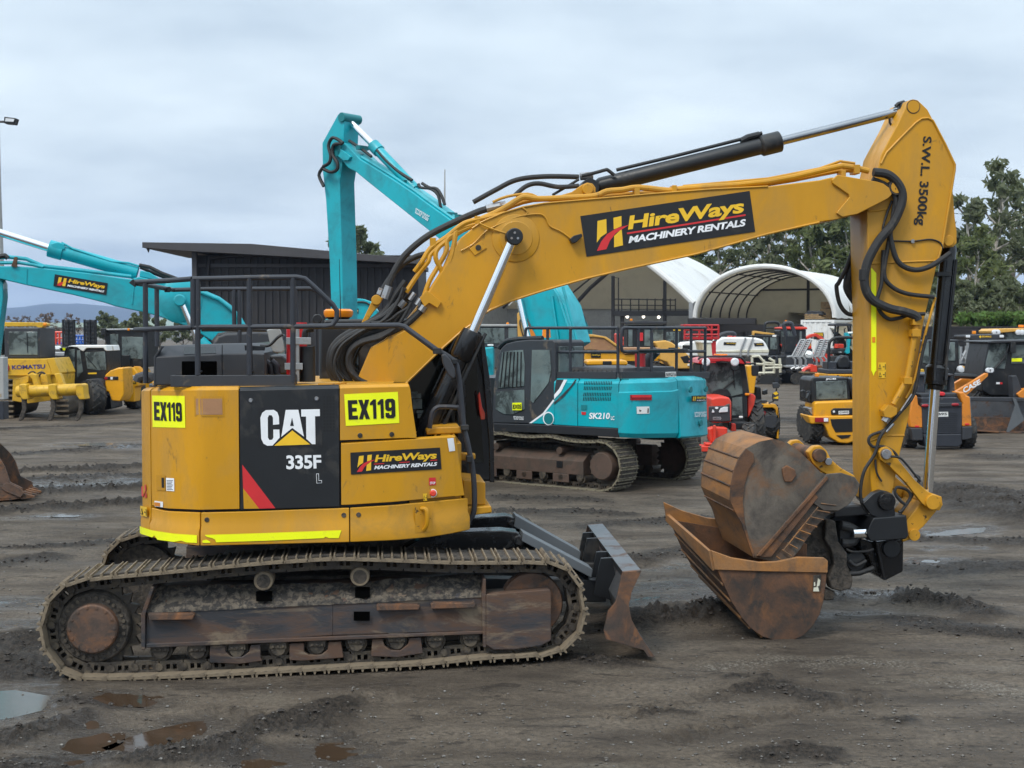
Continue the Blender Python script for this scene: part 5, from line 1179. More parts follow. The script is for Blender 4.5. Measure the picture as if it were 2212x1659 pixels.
for P in (T6((1600, 900), (1330, 960), (1240, 1000), (1130, 1090), (1000, 1180), (930, 1290), (870, 1370)), T6((1480, 960), (1220, 1030), (1190, 1150), (1120, 1330), (1030, 1480), (950, 1600)), T6((1390, 980), (1150, 1090), (1130, 1200), (1060, 1330), (990, 1450), (940, 1590)),
          T6((1300, 1010), (1080, 1160), (1040, 1260), (1090, 1390), (1000, 1540)), T6((1200, 1050), (1010, 1220), (980, 1290), (900, 1390), (800, 1540)), T6((1250, 1030), (1210, 1050), (1170, 1250), (1100, 1400), (1010, 1530))):
    b.pt(E, P, [pv - .02 - .012 * (i % 3) for i in range(len(P))], .024, 8, 4)
b.each('hydraulic_pipe', M_['yellow'], bo)
b = MB()
for q, w in ((B7((1272, 262)), 8), (B7((1540, 250)), 7), (S3((310, 640)), 9), (S3((200, 680)), 7), (T6((1020, 1130)), 9), (T6((1380, 950)), 8)):
    x, y = q[0]; b.pb(E, x - w * .7, y - w, x + w * .7, y + w * 1.2, pv - .05, pv + .1)
b.pp(E, Z5((1120, 290), (1190, 215), (1245, 250), (1340, 330), (1300, 392), (1215, 340), (1170, 380)), bv0 - .05, bv0 + .0)
b.each('pipe_clamp', M_['yellow'], bo, .005)
MB().pp(E, Z5((540, 540), (640, 330), (690, 255), (755, 295), (720, 360), (660, 430), (600, 520)), -.1, .16).pc(E, *Z5((690, 310))[0], -.13, -.1, .05).build('valve_block', M_['yellow_worn'], bo, .006)
b = MB()
for P, v, r in ((Z5((590, 1140), (480, 1080), (420, 960), (430, 830), (520, 740), (700, 680), (850, 620), (1000, 540), (1130, 420)), -.33, .036), (Z5((430, 1140), (370, 1040), (340, 930), (365, 820), (460, 720), (620, 650), (800, 590), (930, 460), (1000, 330)), -.26, .038), (Z5((340, 1140), (270, 1040), (245, 930), (275, 800), (390, 690), (560, 600), (760, 480), (900, 330), (960, 200)), -.18, .034),
          (Z5((280, 1140), (225, 1020), (215, 930), (240, 800), (330, 690), (480, 600), (620, 530), (760, 430), (850, 330), (930, 210)), -.10, .030), (Z5((520, 1110), (420, 1010), (400, 900), (450, 800), (560, 730), (720, 690), (880, 590), (960, 480), (1040, 330)), -.36, .018), (Z5((560, 560), (700, 500), (800, 400), (880, 260), (980, 120)), -.2, .03), (Z5((600, 545), (760, 470), (860, 380), (960, 290)), -.3, .028), (Z5((640, 540), (800, 520), (900, 450), (1010, 380), (1050, 300)), -.36, .016)):
    b.pt(E, P, v, r, 10, 5)
rh_ = random.Random(5)
for k in range(9):
    s = k * 9; P = [(x + rh_.uniform(-16, 16) + s * .3, y + rh_.uniform(-14, 14)) for x, y in ((330 + s * 3, 1120 - s), (260 + s * 2.6, 960), (330 + s * 2.4, 760), (560 + s * 1.2, 620), (760 + s, 500), (880 + s * .8, 360), (960 + s, 190 + s))]
    b.pt(E, Z5(*P), -.37 + .03 * k, rh_.uniform(.010, .017), 8, 5)
b.each('hydraulic_hose', M_['rubber'], bo)
b = MB()
for P, v, r in ((T6((1600, 830), (1450, 865), (1350, 900), (1130, 1000), (950, 1100), (790, 1240), (700, 1380), (650, 1500)), -.2, .034), (T6((980, 1225), (880, 1250), (760, 1320), (660, 1440), (600, 1540)), -.05, .030),
                (B7((90, 350), (250, 262), (400, 190), (600, 165), (850, 168)), .05, .026), (B7((390, 300), (470, 235), (560, 215), (700, 240), (850, 232)), -.12, .024), (B7((660, 298), (760, 240), (850, 185)), -.1, .014), (B7((870, 160), (960, 140), (1040, 118), (1060, 120), (1105, 155)), -.1, .018)):
    b.pt(E, P, v, r, 10, 5)
b.each('hydraulic_hose', M_['rubber'], bo)
b = MB()
for (p0, p1, v, r) in ((T6((1610, 828))[0], T6((1450, 862))[0], -.2, .042), (T6((665, 1490))[0], T6((630, 1590))[0], -.2, .045), (T6((610, 1510))[0], T6((590, 1560))[0], -.05, .04), (Z5((850, 330))[0], Z5((930, 210))[0], -.1, .035), (Z5((1090, 360))[0], Z5((1130, 300))[0], -.36, .03), (Z5((1130, 420))[0], Z5((1165, 370))[0], -.34, .045), (Z5((920, 380))[0], Z5((970, 320))[0], -.3, .04), (Z5((1020, 310))[0], Z5((1070, 240))[0], -.37, .022), (B7((860, 165))[0], B7((950, 160))[0], 0, .04)):
    b.pt(E, [p0, p1], v, r, 10)
b.each('hose_fitting', M_['steel'], bo)
for sg in (-1, 1):                               # boom rams
    v = sg * .50
    a0, a1, a2 = E.p(1110, 512, v), E.p(1022, 716, v), E.p(925, 925, v)
    if sg > 0: a0, a1, a2 = [Vector((p.x, v, p.z)) for p in (E.p(1110, 512, -.5), E.p(1022, 716, -.5), E.p(925, 925, -.5))]
    a3 = a2 + (a2 - a1) * .35
    k = (a1 - a3).normalized()
    cy = MB().tube([a3, a1 - k * .30], .085, 20).tube([a1 - k * .30, a1 - k * .27, a1 - k * .06, a1], [.095, .112, .112, .10], 24).build('boom_ram', M_['black_gloss'], ex, .004)
    MB().tube([a1 - k * .1, a0 - (a0 - a1).normalized() * .04], .048, 20).build('ram_rod', M_['chrome'], cy)
    MB().lathe((a0.x, v - .09, a0.z), (0, 1, 0), [(0, .076), (.01, .082), (.18, .082)], 24).build('ram_eye', M_['black_paint'], cy, .006)
    q = MB()
    for t in (90, 210, 330): q.cyl((a0.x + .035 * math.cos(R(t)), v - .10, a0.z + .035 * math.sin(R(t))), (a0.x + .035 * math.cos(R(t)), v - .085, a0.z + .035 * math.sin(R(t))), .012, None, 8)
    q.each('eye_bolt', M_['steel'], cy)
    MB().tube(spline([a1 + Vector((.12, 0, -.02)), a1 - k * .3 + Vector((.12, -.05, 0)), a3 + (a1 - a3) * .3 + Vector((.16, -.05, .05)), a3 + Vector((.1, -.04, 0))], 4), .018, 8).build('ram_line', M_['black_paint'], cy)

# ---- stick, its ram, the bucket ram and linkage
sv0, sv1 = -.26, .26
st = [(1954, 236), (1962, 217), (1973, 214), (1983, 216), (2004, 236), (2014, 255), (2042, 308), (2065, 356), (2064, 364), (2059, 407), (2052, 447), (2036, 527), (2022, 581), (2010, 634), (1996, 693), (1972, 847), (1962, 909), (1944, 981), (1931, 1050), (1925, 1078), (1905, 1096), (1886, 1085), (1879, 1023), (1878, 847), (1879, 687), (1875, 567), (1873, 458), (1890, 395), (1898, 359), (1903, 335), (1914, 314), (1940, 266)]
stick = MB().pp(E, st, sv0, sv1).build('stick', M_['yellow'], ex, .012)
b = MB().pt(E, S3((500, 600), (545, 510), (660, 390), (780, 270), (830, 235), (880, 230), (920, 250), (1020, 440), (1100, 610), (1098, 650), (1000, 1250), (960, 1380)), sv0 - .003, .012, 6)
b.pt(E, S3((410, 1412), (600, 1400), (960, 1385)), sv0 - .001, .010, 6).pt(E, S4((410, 1395), (540, 1350), (690, 1350)), sv0 - .001, .009, 6).pt(E, S3((400, 985), (480, 980), (570, 960)), sv0 - .002, .012, 6); b.each('weld_flange', M_['yellow'], stick)
MB().pp(E, [(2058, 408), (2063, 470), (2067, 500), (2067, 525), (2059, 534), (2040, 534), (2030, 545), (2040, 480)], sv0 + .05, sv1 - .05).build('ram_bracket', M_['yellow'], stick, .008)
p = E.p(*S3((762, 138))[0], sv0); MB().lathe((p.x, sv0 - .004, p.z), (0, 1, 0), [(0, .070), (.54, .070)], 26).build('stick_pin', M_['mud_dark'], stick); MB().cyl((p.x, sv0 - .008, p.z), (p.x, sv0, p.z), .062, None, 24).build('pin_cap', M_['yellow'], stick)
p = E.p(*S3((1062, 1222))[0], sv0); MB().lathe((p.x, sv0 + .03, p.z), (0, 1, 0), [(0, .05), (.004, .056), (.46, .056)], 22).build('ram_pin', M_['yellow_worn'], stick, .004)
SM = plane_v(E, sv0)
lettering('load_marking', 'S.W.L. 3500kg', M_['black_mark'], ex, SM, [(2013, 295), (2000, 487), (1973, 486), (1989, 294)], .005, .026, 0, 1.0)
quad('hivis', 'reflective_tape', [(1882, 578), (1893, 590), (1893, 800), (1882, 800)], SM, .005, 1)
flat('reflective_tape', M_['hivis'], ex, SM, [[(1882, 800), (1893, 800), (1890, 804), (1887, 812), (1884, 804)]], .005)
flat('orange_sticker', M_['orange_lens'], ex, SM, [rect(1884, 728, 1891, 740)], .008)
warn([(1897, 783), (1914, 783), (1914, 800), (1897, 800)], SM, .005); warn([(1897, 801), (1914, 800), (1914, 816), (1898, 817)], SM, .005)
b = MB()
for P, v, r in ((S3((440, 668), (560, 690), (650, 780), (672, 900), (600, 1080), (480, 1230), (390, 1400), (360, 1550)) + S4((362, 0), (372, 150), (430, 250), (560, 318), (680, 345), (775, 378), (800, 415)), -.36, .045),
                (S3((430, 725), (540, 775), (612, 860), (622, 1000), (575, 1150), (590, 1260), (630, 1380), (700, 1440), (800, 1460), (920, 1420), (1060, 1325)), -.33, .027),
                (S3((620, 860), (600, 1000), (560, 1250), (525, 1480), (570, 1580), (700, 1650)) + S4((930, 228),), -.31, .022), (S3((520, 1300), (505, 1560)) + S4((470, 250), (490, 340), (560, 405), (640, 400), (740, 370), (855, 365)), -.31, .020),
                (S3((590, 900), (550, 1000), (515, 1130), (535, 1190)), -.29, .012), (S3((600, 1225), (760, 1228), (900, 1213), (980, 1240), (1000, 1290)), -.27, .008),
                (S4((870, 540), (820, 750), (765, 1020), (640, 1180), (500, 1350), (450, 1500), (360, 1650)) + K2((1330, 590), (1370, 690), (1480, 735), (1560, 725)), -.30, .017), (S4((580, 1262), (520, 1310), (420, 1350), (400, 1400), (440, 1442), (520, 1440), (600, 1480), (640, 1530)), -.29, .015)):
    b.pt(E, P, v, r, 10, 5)
b.each('hydraulic_hose', M_['rubber'], stick)
b = MB()
for P, v, r in ((S3((300, 1200), (230, 1420), (160, 1560)) + S4((140, 150), (165, 280), (225, 360), (312, 375)), .28, .022), (S3((305, 1370), (260, 1450), (230, 1560)) + S4((238, 180), (312, 290)), .3, .045), (S4((325, 1350), (322, 1560)) + K2((1300, 440),), .2, .015)):
    b.pt(E, P, v, r, 10, 5)
b.each('hydraulic_hose', M_['rubber'], stick)
b = MB().pt(E, S4((790, 445), (770, 560), (720, 850), (690, 935), (600, 1100)), -.33, .032, 12, 3).pt(E, S4((940, 232), (900, 380), (850, 560), (770, 900), (700, 1050)), -.29, .014, 8, 3)
b.pb(E, *S4((760, 408))[0], *S4((825, 455))[0], -.38, -.28).pb(E, *S4((755, 490))[0], *S4((825, 550))[0], -.38, -.26).pb(E, *S4((690, 880))[0], *S4((755, 935))[0], -.38, -.26)
b.each('hydraulic_pipe', M_['yellow_worn'], stick, .004)
MB().pp(E, S4((520, 1150), (560, 1100), (635, 1130), (630, 1180), (580, 1210), (530, 1200)), -.38, -.26).build('valve_block', M_['yellow_worn'], stick, .006)
MB().pt(E, S4((555, 1200), (530, 1240)), -.33, .04, 8).pt(E, S4((750, 1015), (660, 1150)), -.31, .010, 8).pt(E, S4((600, 1255), (540, 1320)), -.3, .018, 8).pc(E, *S3((760, 1228))[0], sv0 - .03, sv0, .02).each('hose_fitting', M_['steel'], stick)
# stick ram on top of the boom
a0, a1, a2 = E.p(*B7((915, 255))[0], 0), E.p(1686, 305, 0), Vector((E.p(1973, 230, sv0).x, 0, E.p(1973, 230, sv0).z))
k = (a1 - a0).normalized()
cy = MB().tube([a0 + k * .10, a0 + k * .13, a1 - k * .22], [.07, .085, .085], 22).tube([a1 - k * .22, a1 - k * .2, a1 - k * .01, a1], [.09, .108, .108, .09], 22).build('stick_ram', M_['black_paint'], ex, .004)
MB().tube([a1 - k * .1, a2 - (a2 - a1).normalized() * .07], .045, 18).build('ram_rod', M_['rod_dark'], cy)
MB().lathe((a2.x, -.12, a2.z), (0, 1, 0), [(0, .08), (.24, .08)], 20).lathe((a0.x, -.16, a0.z), (0, 1, 0), [(0, .09), (.32, .09)], 20).build('ram_eye', M_['black_paint'], cy, .006)
b = MB().tube([a0 + k * .3 + Vector((0, 0, .12)), a0 + k * .9 + Vector((0, 0, .115)), a1 - k * .35 + Vector((0, 0, .12)), a1 - k * .2 + Vector((0, 0, .13))], .018, 8).pb(E, *B7((1180, 130))[0], *B7((1230, 158))[0], -.05, .05).pt(E, [(1600, 305), (1615, 297), (1640, 291)], 0, .035, 10)
b.pt(E, S3((620, 135), (640, 115), (690, 100)), -.05, .02, 8).pt(E, S3((570, 235), (575, 275), (615, 308)), -.05, .012, 8, 3); b.each('ram_line', M_['black_paint'], cy)
# bucket ram
t0, t1, t2 = E.p(2050, 530, 0), E.p(2019, 842, 0), E.p(2004, 1062, 0)
k = (t1 - t0).normalized()
cy = MB().tube([t0, t0 + k * .05, t1 - k * .26], [.07, .08, .082], 22).tube([t1 - k * .26, t1 - k * .23, t1 - k * .06, t1 - k * .05, t1], [.09, .115, .115, .09, .085], 22).build('bucket_ram', M_['black_gloss'], ex, .004)
MB().tube([t1 - k * .1, t2], .052, 20).build('ram_rod', M_['chrome'], cy)
b = MB()
for d in (.0, .055): b.tube([t0 + k * .15 + Vector((.06 - d * 2.2, -.08, 0)), t1 - k * .28 + Vector((.06 - d * 2.2, -.085, 0)), t1 - k * .1 + Vector((.06 - d * 2.2, -.115, 0))], .016, 8)
b.pb(E, 2024, 587, 2056, 596, -.11, .1); b.each('ram_line', M_['black_paint'], cy)
# link plates
lk = K2((1455, 290), (1475, 262), (1510, 252), (1545, 275), (1570, 320), (1700, 480), (1790, 560), (1885, 595), (1892, 650), (1870, 690), (1800, 680), (1750, 640), (1640, 500), (1520, 380), (1470, 345))
for v in (-.34, .28):
    l = MB().pp(E, lk, -.34, -.28)
    if v > 0: l = MB().prism([(q.x, q.z) for q in (E.p(a, b_, -.34) for a, b_ in lk)], .28, .34)
    l.build('link_lever', M_['yellow_worn'], ex, .008)
p = E.p(*K2((1820, 630))[0], -.34); MB().lathe((p.x, -.37, p.z), (0, 1, 0), [(0, .055), (.0, .075), (.03, .078), (.70, .078), (.74, .055)], 26).build('link_pin', M_['yellow_worn'], ex, .004)
p = E.p(*K2((1500, 303))[0], -.34); MB().lathe((p.x, -.38, p.z), (0, 1, 0), [(0, .03), (.0, .05), (.04, .055), (.72, .055)], 22).build('link_pin', M_['steel'], ex, .004)
MB().pp(E, K2((1790, 560), (1850, 600), (1860, 680), (1760, 800), (1700, 850), (1690, 880), (1620, 905), (1610, 880), (1640, 760), (1700, 690)), -.24, .24).build('power_link', M_['yellow_worn'], ex, .012)
p = E.p(*K2((1682, 850))[0], -.2); MB().cyl((p.x, -.27, p.z), (p.x, .27, p.z), .06, None, 20).build('link_pin', M_['yellow_worn'], ex, .004)
b = MB().pt(E, K2((1540, 320), (1600, 330), (1650, 380), (1690, 430), (1740, 490)), -.4, .012, 8, 4).pt(E, K2((1640, 650), (1600, 620), (1565, 570), (1580, 530), (1650, 550), (1670, 600), (1620, 680), (1590, 700)), -.3, .016, 8, 4).pt(E, K2((1700, 450), (1730, 480), (1660, 620), (1590, 720)), -.2, .018, 8, 4).pt(E, K2((1430, 340), (1440, 430), (1475, 490)), -.29, .01, 6, 3)
b.each('hydraulic_hose', M_['rubber'], ex)

# ---- tilting quick hitch
hi = MB().pp(E, K2((1345, 640), (1420, 570), (1470, 550), (1520, 560), (1555, 600), (1570, 720), (1480, 750), (1400, 720)), -.36, -.26).build('quick_hitch', M_['black_paint'], ex, .012); MB().pp(E, K2((1345, 640), (1420, 570), (1520, 560), (1570, 720), (1400, 720)), .26, .36).build('hitch_ear', M_['black_paint'], hi, .012)
p = E.p(*K2((1490, 620))[0], -.3); MB().lathe((p.x, -.40, p.z), (0, 1, 0), [(0, .05), (0, .085), (.04, .095), (.10, .1)], 28).lathe((p.x, -.405, p.z), (0, 1, 0), [(0, .02), (0, .04), (.02, .04)], 18).lathe((p.x, -.3, p.z), (0, 1, 0), [(0, .09), (.6, .09)], 20).build('hitch_pin', M_['black_gloss'], hi, .004)
MB().pp(E, K2((1400, 770), (1420, 740), (1600, 725), (1645, 720), (1660, 860), (1640, 885), (1400, 900), (1370, 850)), -.42, -.05).build('tilt_ram_housing', M_['black_paint'], hi, .014)
a0, a1 = E.p(*K2((1180, 850))[0], -.33), E.p(*K2((1420, 838))[0], -.33)
MB().tube([a0 + (a1 - a0) * .4, a1], .055, 18).build('ram_rod', M_['chrome'], hi)
MB().tube([a1 - (a1 - a0) * .2, a1 + Vector((.1, 0, 0))], .075, 18).build('tilt_ram', M_['rubber'], hi)
MB().pp(E, K2((1325, 880), (1420, 905), (1625, 880), (1622, 1105), (1500, 1168), (1440, 1130), (1380, 1000), (1330, 960)), -.22, .30).pp(E, K2((1430, 900), (1450, 900), (1505, 1165), (1485, 1165)), -.30, -.2).build('hitch_frame', M_['black_gloss'], hi, .014)
MB().pc(E, *K2((1545, 950))[0], -.26, .3, .09).pc(E, *K2((1300, 1035))[0], -.3, .2, .1).each('hitch_pin', M_['black_paint'], hi, .006)
MB().pp(E, K2((1090, 770), (1160, 720), (1330, 690), (1420, 720), (1420, 800), (1330, 880), (1330, 960), (1420, 1010), (1460, 1100), (1330, 1120), (1240, 1110), (1200, 1000), (1150, 900)), .0, .42).pp(E, K2((1150, 660), (1340, 650), (1400, 720), (1150, 740)), -.3, .3).build('rotor_block', M_['black_paint'], hi, .02)
MB().pp(E, K2((1095, 750), (1160, 760), (1180, 900), (1240, 980), (1240, 1060), (1280, 1160), (1270, 1220), (1200, 1240), (1130, 1225), (1110, 1150), (1150, 1060), (1130, 960), (1085, 880)), -.34, -.2).pp(E, K2((1095, 750), (1180, 760), (1240, 980), (1280, 1160), (1200, 1240), (1110, 1150), (1085, 880)), .2, .34).pp(E, K2((1080, 1230), (1160, 1240), (1150, 1300), (1090, 1305), (1075, 1290)), -.3, .3).build('hitch_jaw', M_['mud_dark'], hi, .02)
MB().pp(E, K2((900, 900), (960, 800), (1080, 760), (1130, 800), (1120, 960), (1160, 1060), (1100, 1180), (900, 1000)), -.25, .3).build('bucket_ear', M_['mud_dark'], hi, .016)
b = MB().pt(E, K2((1195, 790), (1290, 820), (1280, 900), (1200, 910)), -.3, .05, 10, 3).pb(E, *K2((1190, 780))[0], *K2((1285, 905))[0], -.28, -.05).pt(E, K2((1230, 950), (1280, 970), (1380, 965), (1420, 950)), -.32, .014, 8, 3).pt(E, K2((1250, 1030), (1300, 1065), (1370, 1030)), -.33, .02, 8, 3)
b.pt(E, K2((1240, 1120), (1320, 1115), (1420, 1080)), -.3, .03, 8); b.each('tilt_valve', M_['rubber'], hi, .006)

# ---- mud bucket on the hitch: near end traced, far end carried across and lifted by the tilt
lowp = K2((350, 1088), (660, 1098), (1100, 1108), (1092, 1200), (1078, 1300), (1050, 1400), (1000, 1480), (940, 1540), (880, 1568), (800, 1578), (740, 1572), (660, 1548), (580, 1490), (520, 1420), (450, 1310), (400, 1200), (360, 1110))
nvb, fvb = -.86, .86
pn = [E.p(a, b_, nvb) for a, b_ in lowp]
fl = E.p(*K2((22, 745))[0], fvb); ln = E.p(*K2((350, 1088))[0], nvb)
dl = Vector((fl.x - ln.x, 0, fl.z - ln.z)); ctr = sum(pn, Vector()) / len(pn)
def lb(p, t, out=0.0):
    q = p + (p - ctr).normalized() * out if out else p
    w = nvb + (fvb - nvb) * t; return Vector((q.x + dl.x * t, w, q.z + dl.z * t * (.45 + .55 * max(0, min(1, (pn[2].x - q.x) / (pn[2].x - pn[0].x))))))
shell = [pn[0]] + pn[:1:-1]                       # lip, belly, heel, back
b = MB(); shell = list(dict.fromkeys([tuple(p) for p in (pn[0], *pn[:1:-1])])); shell = [Vector(p) for p in shell]
n = len(shell); vs = []
for t in (0, 1):
    for o in (0, -.03): vs += [lb(p, t, o) for p in shell]
fs = []
for i in range(n - 1):
    fs += [(i, i + 1, 2 * n + i + 1, 2 * n + i), (n + i, 3 * n + i, 3 * n + i + 1, n + i + 1)]
fs += [(0, 2 * n, 3 * n, n), (n - 1, 2 * n - 1, 4 * n - 1, 3 * n - 1)]
b.add(vs, fs); mb = b.build('mud_bucket', M_['rust'], ex, .004, 40)
MB().loft([lb(p, 0) for p in pn], [lb(p, .02) for p in pn]).build('side_plate', M_['rust'], mb, .004)
MB().loft([lb(p, .98) for p in pn], [lb(p, 1) for p in pn]).build('side_plate', M_['rust'], mb, .004)
rim = [E.p(a, b_, nvb) for a, b_ in K2((330, 1088), (310, 960), (450, 1010), (640, 1040), (760, 1035), (900, 1005), (960, 985), (1080, 1010), (1103, 1030), (1100, 1110), (900, 1105), (660, 1100), (350, 1092))]
rp_ = [rim[0], rim[1], rim[2], rim[3], rim[4], rim[5], rim[7], rim[8], rim[9], rim[10], rim[11]]
MB().loft([lb(p, -.012) for p in rp_], [lb(p, .012) for p in rp_]).build('rim_plate', M_['rust_bright'], mb, .005)
rf = [Vector((p.x, 0, p.z)) for p in rp_]
MB().loft([lb(p, .985) for p in rf], [lb(p, 1.01) for p in rf]).build('rim_plate', M_['rust_bright'], mb, .005)
q0, q1 = pn[0], E.p(*K2((310, 960))[0], nvb)
MB().loft([lb(q0, 0), lb(q1, 0), lb(q1 + Vector((-.03, 0, .0)), 0), lb(q0 + Vector((-.04, 0, -.02)), 0)], [lb(q0, 1), lb(q0 + Vector((.0, 0, .06)), 1), lb(q0 + Vector((-.03, 0, .05)), 1), lb(q0 + Vector((-.04, 0, -.02)), 1)]).build('cutting_edge', M_['rust_bright'], mb, .005)
b = MB()
for k_ in (2, 3, 4, 5, 6): 
    i = n - 1 - k_ if False else k_
    p = shell[i]; b.tube([lb(p, .01, .006), lb(p, .99, .006)], .012, 6)
b.each('wear_strip', M_['rust_bright'], mb)
MB().loft([lb(p, .3) for p in (pn[1] + Vector((.3, 0, .18)), pn[2] + Vector((0, 0, .16)), pn[2], pn[1] + Vector((.3, 0, 0)))], [lb(p, .75) for p in (pn[1] + Vector((.3, 0, .18)), pn[2] + Vector((0, 0, .16)), pn[2], pn[1] + Vector((.3, 0, 0)))]).build('hanger_beam', M_['rust'], mb, .01)
quad('mud_dark', 'label_plate', K2((1010, 1130), (1062, 1125), (1056, 1240), (1003, 1240)), plane_v(E, nvb), .012, 1)
flat('label_remnant', M_['cream'], ex, plane_v(E, nvb), [K2((1040, 1150), (1056, 1165), (1050, 1200), (1030, 1212)), K2((1010, 1215), (1040, 1210), (1048, 1240), (1008, 1240)), K2((1012, 1180), (1020, 1175), (1022, 1200), (1012, 1205))], .016)

# ================================================================ the bucket lying in it (not attached: a thing of its own)
db = thing('digging_bucket', 'rusty rounded digging bucket lying upside down inside the lower mud bucket', 'bucket', E)
uv0, uv1 = -.62, .62
tr = K2((600, 1010), (560, 900), (520, 780), (470, 690), (440, 620), (445, 520), (465, 420), (500, 330), (550, 265), (640, 220), (740, 200), (830, 225), (920, 290), (1000, 370), (1060, 430), (1110, 445))
un = [E.p(a, b_, uv0) for a, b_ in tr]
fc = E.p(*K2((470, 150))[0], uv1); c2 = E.p(*K2((740, 200))[0], uv0)
n = len(un); b = MB(); vs = []
for t in (0, 1):
    for o in (0, .03):
        for i, p in enumerate(un):
            d = (Vector((un[8].x + .5, 0, un[8].z - .5)) - p); d.y = 0; d.normalize(); q = p + d * o
            vs.append((q.x - (.12 if False else 0) * t, uv0 + (uv1 - uv0) * t, q.z))
fs = []
for i in range(n - 1): fs += [(i, i + 1, 2 * n + i + 1, 2 * n + i), (n + i, 3 * n + i, 3 * n + i + 1, n + i + 1)]
fs += [(0, 2 * n, 3 * n, n), (n - 1, 2 * n - 1, 4 * n - 1, 3 * n - 1)]
b.add(vs, fs); b.build('bucket_shell', M_['rust_bright'], db, .004, 26)
sp_ = tr + K2((1200, 435), (1290, 460), (1320, 500), (1310, 560), (1260, 640), (1180, 690), (1090, 730), (1000, 830), (920, 950), (870, 1010), (760, 1040))
MB().pp(E, sp_, uv0, uv0 + .03).build('side_plate', M_['rust_grey'], db, .004)
MB().prism([(E.p(a, b_, uv0).x, E.p(a, b_, uv0).z) for a, b_ in sp_], uv1 - .03, uv1).build('side_plate', M_['rust_grey'], db, .004)
MB().pp(E, K2((600, 1012), (560, 900), (520, 780), (470, 690), (440, 620), (445, 520), (465, 420), (500, 330), (550, 265), (600, 300), (606, 350), (565, 420), (540, 520), (528, 620), (540, 760), (570, 880), (612, 1000)), uv0 - .02, uv0 + .01).build('wear_plate', M_['rust'], db, .005)
MB().pp(E, K2((620, 1000), (1100, 440), (1200, 432), (1290, 460), (1325, 510), (1310, 570), (1250, 650), (1180, 690), (1080, 690), (1010, 640), (700, 1010)), uv0 - .028, uv0).build('cheek_plate', M_['rust_grey'], db, .006)
MB().pp(E, K2((620, 1000), (1100, 452), (1112, 470), (650, 1000)), uv0 - .05, uv0 - .028).build('weld_rib', M_['rust'], db, .005)
MB().pp(E, K2((640, 1008), (1010, 560), (1040, 600), (720, 1005)), uv0 - .034, uv0 - .03).build('side_cutter', M_['rust'], db, .003)
MB().pp(E, K2((795, 400), (830, 380), (885, 410), (895, 450), (860, 495), (815, 495), (800, 450)), uv0 - .03, uv0).build('lifting_lug', M_['rust'], db, .01)
b = MB()
for i in range(9):
    x0, y0 = 1060 - i * 38, 640 + i * 45
    b.pt(E, K2((x0, y0), (x0 + 105 - i * 6, y0 + 14 + i * 4)), uv0 - .030, .007, 6)
b.pt(E, K2((1040, 665), (800, 965)), uv0 - .030, .007, 6); b.build('weld_bead', M_['rust_bright'], db)
b = MB()
for i in (3, 5, 6, 7): b.tube([(un[i].x - .004, uv0 + .01, un[i].z), (un[i].x - .004, uv1 - .01, un[i].z)], .010, 6)
b.each('weld_seam', M_['rust'], db)
for v in (-.42, .30):
    e = MB().pp(E, K2((970, 290), (1010, 250), (1060, 245), (1100, 280), (1130, 340), (1200, 400), (1290, 450), (1320, 520), (1200, 500), (1060, 420), (1000, 360)), v, v + .10)
    if v > 0: e = MB().prism([(q.x, q.z) for q in (E.p(a, c_, -.42) for a, c_ in K2((970, 290), (1010, 250), (1060, 245), (1100, 280), (1130, 340), (1200, 400), (1290, 450), (1320, 520), (1200, 500), (1060, 420), (1000, 360)))], v, v + .1)
    e.build('hanger_ear', M_['yellow_worn'], db, .012)
p = E.p(*K2((1040, 310))[0], -.42); MB().cyl((p.x, -.5, p.z), (p.x, .45, p.z), .065, None, 20).build('hanger_pin', M_['rust'], db, .006)
p = E.p(*K2((1103, 352))[0], -.42); MB().cyl((p.x, -.47, p.z), (p.x, -.42, p.z), .036, None, 16).build('pin_end', M_['steel'], db, .004)

# ---- steps, rails and mirror at the front of the house
MB().pp(E, Z6((1105, 555), (1180, 520), (1415, 512), (1430, 575), (1105, 588)), -.95, -.4).pp(E, Z6((1440, 1005), (1610, 1020), (1650, 1030), (1652, 1240), (1450, 1240)), -.9, -.2).pp(E, Z6((1475, 1260), (1705, 1250), (1712, 1310), (1480, 1345)), -1.0, -.3).pp(E, Z6((1395, 760), (1420, 755), (1560, 765), (1558, 815), (1410, 830)), -.95, -.85).each('step', M_['yellow_deep'], ex, .012)
b = MB().pt(E, [(668, 705), (860, 703), (874, 706), (886, 715), (945, 758)], [-.95, -.95, -.95, -.97, -1.0], .028, 10)
b.pt(E, Z5((1290, 810), (1400, 870), (1470, 930), (1500, 1010), (1530, 1250), (1560, 1570)) + Z6((1475, 620), (1500, 740), (1525, 860), (1545, 1050), (1545, 1290), (1500, 1380)), [-1.0] * 6 + [-1.02] * 6, .026, 10, 3)
b.pt(E, Z5((1220, 1590), (1245, 1440), (1290, 1385), (1340, 1375), (1480, 1380), (1515, 1400), (1560, 1570)), -.98, .022, 8, 3)
b.build('hand_rail', M_['rail_grey'], ex)
MB().pb(E, *Z5((1255, 790))[0], *Z5((1340, 850))[0], -1.06, -.96).pb(E, *Z5((1530, 1560))[0], *Z5((1612, 1610))[0], -1.08, -.96).pb(E, *Z6((1475, 785))[0], *Z6((1530, 845))[0], -1.08, -.96).pb(E, *Z5((1440, 900))[0], *Z5((1500, 950))[0], -1.05, -.95).each('rail_clamp', M_['black_paint'], ex, .006)
p0 = Z5((1338, 852), (1375, 848), (1430, 900), (1475, 1000), (1480, 1080), (1455, 1105), (1400, 1050), (1350, 940))
MB().pp(E, p0, -1.1, -1.04).build('mirror', M_['charcoal'], ex, .016)
